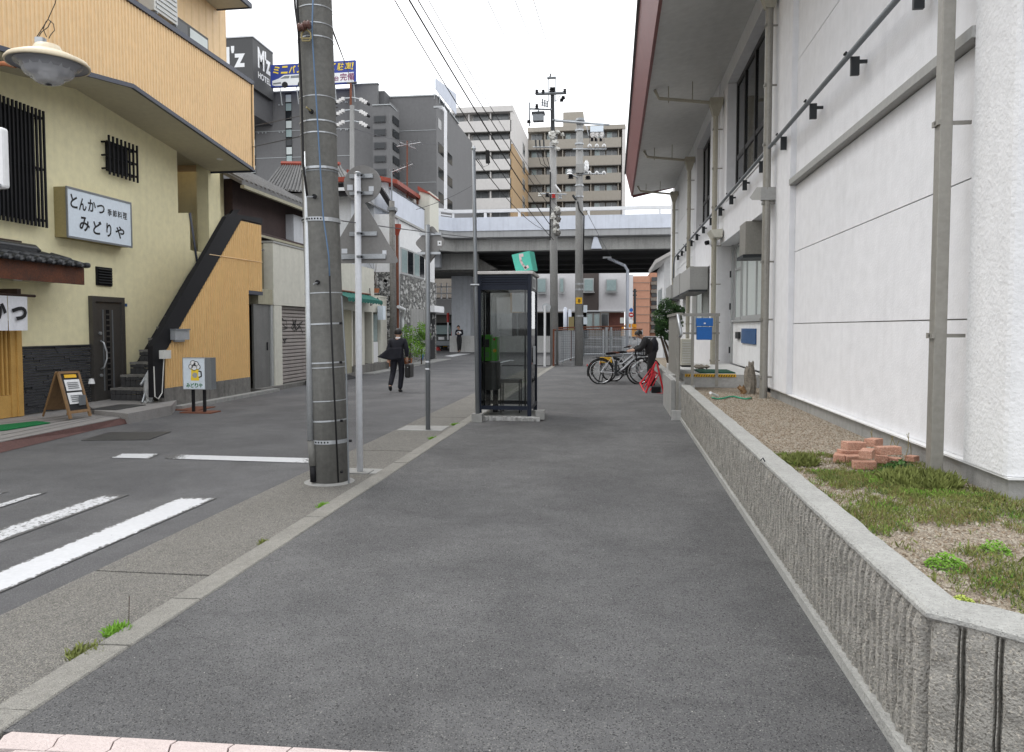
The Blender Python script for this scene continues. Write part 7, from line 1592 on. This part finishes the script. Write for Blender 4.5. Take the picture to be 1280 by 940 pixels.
    MB().tube([(0, -.02, r_-.04), (BB[0], -.02, BB[2]-.085)], .005, 4).tube([(0, -.02, r_+.04), (BB[0], -.02, BB[2]+.085)], .005, 4).build('chain', 'dark_metal', t)
    MB().tube([(0, -.07, r_), (-.06, -.10, .02), (-.12, -.10, .012), (-.12, .10, .012), (-.06, .10, .02), (0, .07, r_)], .008, 5).build('kickstand', 'dark_metal', t)
    MB().lathe((-.36, 0, .50), [(.001, -.015), (.03, -.015), (.03, .01), (.001, .01)], 10, 'X').build('reflector', 'rubber_red', t); MB().lathe((1.06, -.09, .62), [(.001, .05), (.035, .05), (.04, 0), (.02, -.04), (.001, -.05)], 12, 'X').build('headlamp', 'letter_white', t)
    box('battery', 'dark_metal', t, .36, .44, -.035, .035, .36, .62) if extra == 'battery' else None
    if extra == 'pack': MB().obox((.05, 0, .62), .34, .16, .16).build('yellow_bag', 'yellow_mark', t, bevel=.02)
    return t
b0 = RZ(750, 480, 0)
k1 = bike('nearest bicycle seen side-on with pale frame and black wheels', 'white_post', 'leather', 'black', 'battery'); k1.location = (b0.x+.02, b0.y, 0); k1.rotation_euler = (R(-3), 0, R(4))
k2 = bike('middle bicycle with brown saddle and grips and a yellow bag on its rack', 'dark_metal', 'leather_brown', 'black', 'pack'); k2.location = (b0.x+.10, b0.y+.55, 0); k2.rotation_euler = (R(-4), 0, R(-3))
k3 = bike('farthest bicycle mostly hidden behind the other two with silver basket', 'galv', 'leather', 'galv'); k3.location = (b0.x+.34, b0.y+1.05, 0); k3.rotation_euler = (R(-4), 0, R(8))
# red folding rack
rr_ = thing('red_rack', 'bright red folding tubular rack standing at the foot of the planter wall', 'rack', tuple(RZ(820, 492, 0))); c = ORG[rr_]
def Q(x, y, Y): return RY(x, y, Y)
YR = 17.4
def rodm(pts, r_=.02):
    mb = MB()
    for a, b in zip(pts[:-1], pts[1:]): mb.tube([a, b], r_, 8)
    return mb
rodm([Q(807, 493, YR), Q(818.5, 455, YR), Q(820, 452.5, YR), Q(821.5, 455, YR), Q(830, 492, YR), Q(807, 493, YR)], .02).build('a_frame', 'red_paint', rr_)
rodm([Q(800, 479, YR+2.2), Q(813, 463, YR+2.2)], .018).build('rear_leg', 'red_paint', rr_); rodm([Q(820, 452.5, YR), Q(813, 463, YR+2.2)], .018).build('ridge_tube', 'red_paint', rr_)
rodm([Q(800, 479, YR+2.2), Q(807, 493, YR)], .018).build('base_tube', 'red_paint', rr_)
for k in range(4):
    u_ = (k+.5)/4; y_ = YR+2.2*(1-u_); b0_ = Q(800, 479, YR+2.2).lerp(Q(807, 493, YR), u_); t0_ = Vector((b0_.x+.24, b0_.y, .45)); t1_ = Vector((b0_.x+.33, b0_.y+.12, .42)); b1_ = Vector((b0_.x+.12, b0_.y+.12, b0_.z+.03))
    rodm([b0_, t0_, t1_, b1_], .011).build('hoop', 'red_paint', rr_)
tag(MB().obox(Q(820, 487.5, YR+.12), .21, .2, .17).build('black_weight', 'black', bevel=.02), 'black rubber block weighing down the red rack', 'weight')
# ================================================================== PEOPLE
def hand(p, d, s_, k=1.0):
    """finger chains rooted in the palm; p wrist, d direction of the hand, s_ side the thumb leaves to"""
    p = Vector(p); d = Vector(d).normalized(); s_ = Vector(s_).normalized(); o = []
    palm = p+d*.075*k
    for i, (off, ln) in enumerate(((-.027, .062), (-.009, .074), (.009, .080), (.026, .072))):
        r0 = palm+s_*off; a = r0+d*ln*.45*k; b = a+(d*.7+d.cross(s_)*.7).normalized()*ln*.5*k
        o.append([(*palm, .026*k), (*r0, .010*k), (*a, .0085*k), (*b, .007*k)])
    t0 = p+d*.03*k+s_*.03*k; o.append([(*palm, .026*k), (*t0, .012*k), (*(t0+s_*.03*k+d*.03*k), .0095*k), (*(t0+s_*.035*k+d*.055*k), .0075*k)])
    return o, palm
def person(label, loc, J, mats, scale=1.0, rot=0, glow=None):
    """J: joints (x right, y forward, z up) for a 1.7 m figure; limbs, head and hands are one skin"""
    t = thing('person', label, 'person', (0, 0, 0)); v = lambda k: Vector(J[k])
    seqs = [[(*v('pelvis'), .125), (*v('waist'), .105), (*v('chest'), .135), (*v('neck'), .052), (*v('headb'), .062), (*v('head'), .092), (*v('headt'), .070)]]
    for s_ in 'LR':
        seqs.append([(*v('chest'), .135), (*v(s_+'sh'), .060), (*v(s_+'el'), .044), (*v(s_+'wr'), .027)])
        seqs.append([(*v('pelvis'), .125), (*v(s_+'hip'), .085), (*v(s_+'kn'), .056), (*v(s_+'an'), .038), (*v(s_+'toe'), .034)])
        d = v(s_+'wr')-v(s_+'el'); side = Vector((1 if s_ == 'L' else -1, .4, 0)); ch, palm = hand(v(s_+'wr'), d, side)
        seqs.append([(*v(s_+'wr'), .027), (*palm, .026)]); seqs += ch
    body = skin('body', 'skin', t, *chain(*seqs), sub=2)
    # clothes follow the same joints a little further out
    tr_ = [[(*v('waist'), .125), (*v('pelvis'), .152)]]
    for s_ in 'LR': tr_.append([(*v('pelvis'), .152), (*v(s_+'hip'), .108), (*v(s_+'kn'), .082), (*(v(s_+'an')-Vector((0, 0, .02))), .070)])
    skin('trousers', mats['trousers'], t, *chain(*tr_), sub=2)
    jk = [[(*(v('pelvis')-Vector((0, 0, .05))), mats.get('hem', .165)), (*v('waist'), .150), (*v('chest'), .178), (*(v('neck')-Vector((0, 0, .035))), .075)]]
    for s_ in 'LR': jk.append([(*v('chest'), .178), (*v(s_+'sh'), .088), (*v(s_+'el'), .068), (*(v(s_+'wr').lerp(v(s_+'el'), .1)), .050)])
    skin('jacket', mats['jacket'], t, *chain(*jk), sub=2)
    for s_ in 'LR':
        a, b = v(s_+'an'), v(s_+'toe'); dd = (b-a); up_ = Vector((0, 0, -.035)); skin('shoe', mats['shoe'], t, *chain([(*(a+up_*.9-dd*.25), .055), (*(a+up_+dd*.3), .055), (*(b-Vector((0, 0, .01))), .042)]), sub=2)
    h_ = v('head'); f_ = (v('face')-h_).normalized(); upv = (v('headt')-v('headb')).normalized(); sd = f_.cross(upv).normalized()
    vs_ = []; n_, m2 = 10, 18
    for i in range(n_+1):
        for j in range(m2):
            th = PI*.62*i/n_; a = 2*PI*j/m2; d = upv*math.cos(th)+(sd*math.cos(a)+f_*math.sin(a))*math.sin(th)
            if d.dot(f_) > .55 and th > PI*.30: d = upv*math.cos(PI*.30)+(sd*math.cos(a)+f_*math.sin(a))*math.sin(PI*.30)
            rr = .113*(1+.04*noise.noise(d*6)); vs_.append(h_+upv*.025+Vector((d.x*rr*.92, d.y*rr, d.z*rr*1.12)))
    MB().add(vs_, [(i*m2+j, i*m2+(j+1) % m2, (i+1)*m2+(j+1) % m2, (i+1)*m2+j) for i in range(n_) for j in range(m2)]).build('hair', 'hair', t, smooth=True)
    for s_ in (-1, 1):
        MB().lathe(h_+sd*s_*.092-upv*.01, [(.001, -.01), (.026, -.008), (.03, .008), (.001, .01)], 10, 'X').build('ear', 'skin', t, smooth=True)
        MB().lathe(h_+sd*s_*.034+f_*.088+upv*.005, [(.001, -.008), (.011, 0), (.001, .008)], 8, 'Y').build('eye', 'ink', t)
    MB().tube([h_+f_*.09+upv*.01, h_+f_*.112-upv*.022], [.008, .014], 6).build('nose', 'skin', t); MB().tube([h_+f_*.092-upv*.05-sd*.022, h_+f_*.096-upv*.05+sd*.022], .006, 5).build('mouth', 'wood_red', t)
    t.location = loc; t.rotation_euler = (0, 0, rot); t.scale = (scale,)*3
    return t
# man in a dark suit walking away
J1 = dict(pelvis=(0, 0, .95), waist=(0, .0, 1.10), chest=(.0, .03, 1.32), neck=(0, .03, 1.47), headb=(0, .05, 1.53), head=(.0, .06, 1.60), headt=(0, .06, 1.67), face=(.0, .3, 1.60),
          Lsh=(-.185, .03, 1.40), Lel=(-.26, -.04, 1.14), Lwr=(-.24, -.10, .93), Rsh=(.185, .03, 1.40), Rel=(.25, .02, 1.14), Rwr=(.245, .06, .93),
          Lhip=(-.095, 0, .90), Lkn=(-.13, -.02, .52), Lan=(-.15, -.24, .19), Ltoe=(-.15, -.16, .05), Rhip=(.095, 0, .90), Rkn=(.09, .06, .50), Ran=(.045, .03, .08), Rtoe=(.05, .17, .035))
m1 = RZ(497.5, 490, -.05)
man = person('man in a black suit walking away along the road with a coat and briefcase', (m1.x, m1.y, -.05), J1, dict(trousers='suit', jacket='suit', shoe='leather', hem=.215), .885)
o1 = ORG[man]
def tri_cloth(name, m, par, pts, th=.03):
    return MB().prism(pts, (0, th, 0)).build(name, m, par, bevel=.01)
cl = MB(); rows = 8; cols = 12; vs_ = []
for i in range(rows+1):
    for j in range(cols+1):
        u_ = j/cols; w_ = i/rows; x = -.20+(-.02-.30*(1-u_)**1.3)*w_+.36*u_; z = 1.22-.30*w_-.06*math.sin(u_*PI)*w_+.05*(1-u_)*w_; y = -.13-.02*math.sin(u_*14)*w_-.05*w_; vs_.append((x, y, z))
cl.add(vs_, [(i*(cols+1)+j, i*(cols+1)+j+1, (i+1)*(cols+1)+j+1, (i+1)*(cols+1)+j) for i in range(rows) for j in range(cols)])
c_ = cl.build('coat_tail', 'suit', man, smooth=True); md = c_.modifiers.new('s', 'SOLIDIFY'); md.thickness = .015
MB().lathe((0, .035, 1.455), [(.062, -.01), (.072, .01), (.066, .045), (.058, .05)], 16).build('collar', 'white_cloth', man, smooth=True)
bg_ = thing('briefcase', 'black soft briefcase hanging from the walking man\'s right hand', 'bag', (m1.x+.245*.885, m1.y+.07, .28))
c = ORG[bg_]; MB().box(c.x-.055+.04, c.x+.055+.06, c.y-.19, c.y+.19, c.z+.02, c.z+.36).build('case', 'leather', bg_, bevel=.035); MB().tube([(c.x+.045, c.y-.08, c.z+.35), (c.x+.04, c.y-.05, c.z+.43), (c.x+.04, c.y+.05, c.z+.43), (c.x+.045, c.y+.08, c.z+.35)], .009, 6).build('handle', 'leather', bg_, smooth=True)
MB().box(c.x+.05, c.x+.075, c.y-.197, c.y-.192, c.z+.27, c.z+.285).build('buckle', 'galv', bg_)
# person leaning on the wall by the pier, looking at a phone
J2 = dict(pelvis=(0, 0, .93), waist=(.0, .02, 1.08), chest=(.02, .03, 1.30), neck=(.0, -.01, 1.45), headb=(-.02, -.05, 1.50), head=(-.03, -.08, 1.57), headt=(-.03, -.07, 1.65), face=(-.05, -.3, 1.50),
          Lsh=(-.17, .02, 1.38), Lel=(-.21, -.08, 1.13), Lwr=(-.06, -.24, 1.18), Rsh=(.19, .02, 1.38), Rel=(.24, -.08, 1.13), Rwr=(.06, -.24, 1.17),
          Lhip=(-.09, 0, .88), Lkn=(-.04, -.10, .48), Lan=(-.02, -.10, .08), Ltoe=(-.03, -.24, .035), Rhip=(.09, 0, .88), Rkn=(.12, -.16, .50), Ran=(.06, .0, .16), Rtoe=(.05, -.10, .06))
m2_ = RZ(576.5, 440, -.05)
pp = person('person in a black and white top leaning by the pier looking at a phone', (m2_.x, 46.6, -.05), J2, dict(trousers='black_matte', jacket='suit', shoe='leather'), 1.0, 0)
skin('white_sleeves', 'white_cloth', pp, *chain([(-.185, .0, 1.30, .093), (-.21, -.07, 1.15, .082)], ), sub=1); skin('white_band', 'white_cloth', pp, *chain([(-.16, -.01, 1.22, .165), (.19, -.01, 1.22, .165)]), sub=2)
tag(MB().obox((m2_.x-.0, 46.3, 1.20), .07, .012, .14, 0, .4).build('mobile_phone', 'black'), 'dark mobile phone held by the person leaning at the pier', 'phone')
# person bending over behind the bicycles
J3 = dict(pelvis=(.10, 0, .86), waist=(.04, 0, 1.0), chest=(-.06, 0, 1.16), neck=(-.16, 0, 1.26), headb=(-.20, 0, 1.28), head=(-.25, 0, 1.31), headt=(-.28, 0, 1.38), face=(-.42, -.05, 1.18),
          Lsh=(-.08, -.17, 1.18), Lel=(-.20, -.20, .97), Lwr=(-.40, -.18, .92), Rsh=(-.08, .17, 1.18), Rel=(-.22, .2, .97), Rwr=(-.42, .16, .93),
          Lhip=(.10, -.09, .82), Lkn=(.02, -.10, .45), Lan=(.08, -.11, .08), Ltoe=(-.05, -.12, .035), Rhip=(.10, .09, .82), Rkn=(.06, .1, .45), Ran=(.14, .1, .08), Rtoe=(.0, .11, .035))
x3 = RY(811, 440, 19.9); p3_ = person('dark-haired person in black bending over behind the bicycles with a backpack', (.93, 19.6, 0), J3, dict(trousers='black_matte', jacket='black_matte', shoe='leather', hem=.20), 1.0, 0)
bpk = thing('backpack', 'black backpack on the back of the bending person', 'backpack', (1.03, 19.6, 1.0)); c = ORG[bpk]
crumple(c+Vector((.03, 0, .02)), .12, .16, .23, 8, .12).build('bag', 'suit', bpk, smooth=True)
for s_ in (-1, 1): MB().tube([c+Vector((-.05, .1*s_, .22)), c+Vector((-.14, .13*s_, .18)), c+Vector((-.16, .13*s_, .02))], .014, 6).build('strap', 'black', bpk, smooth=True)
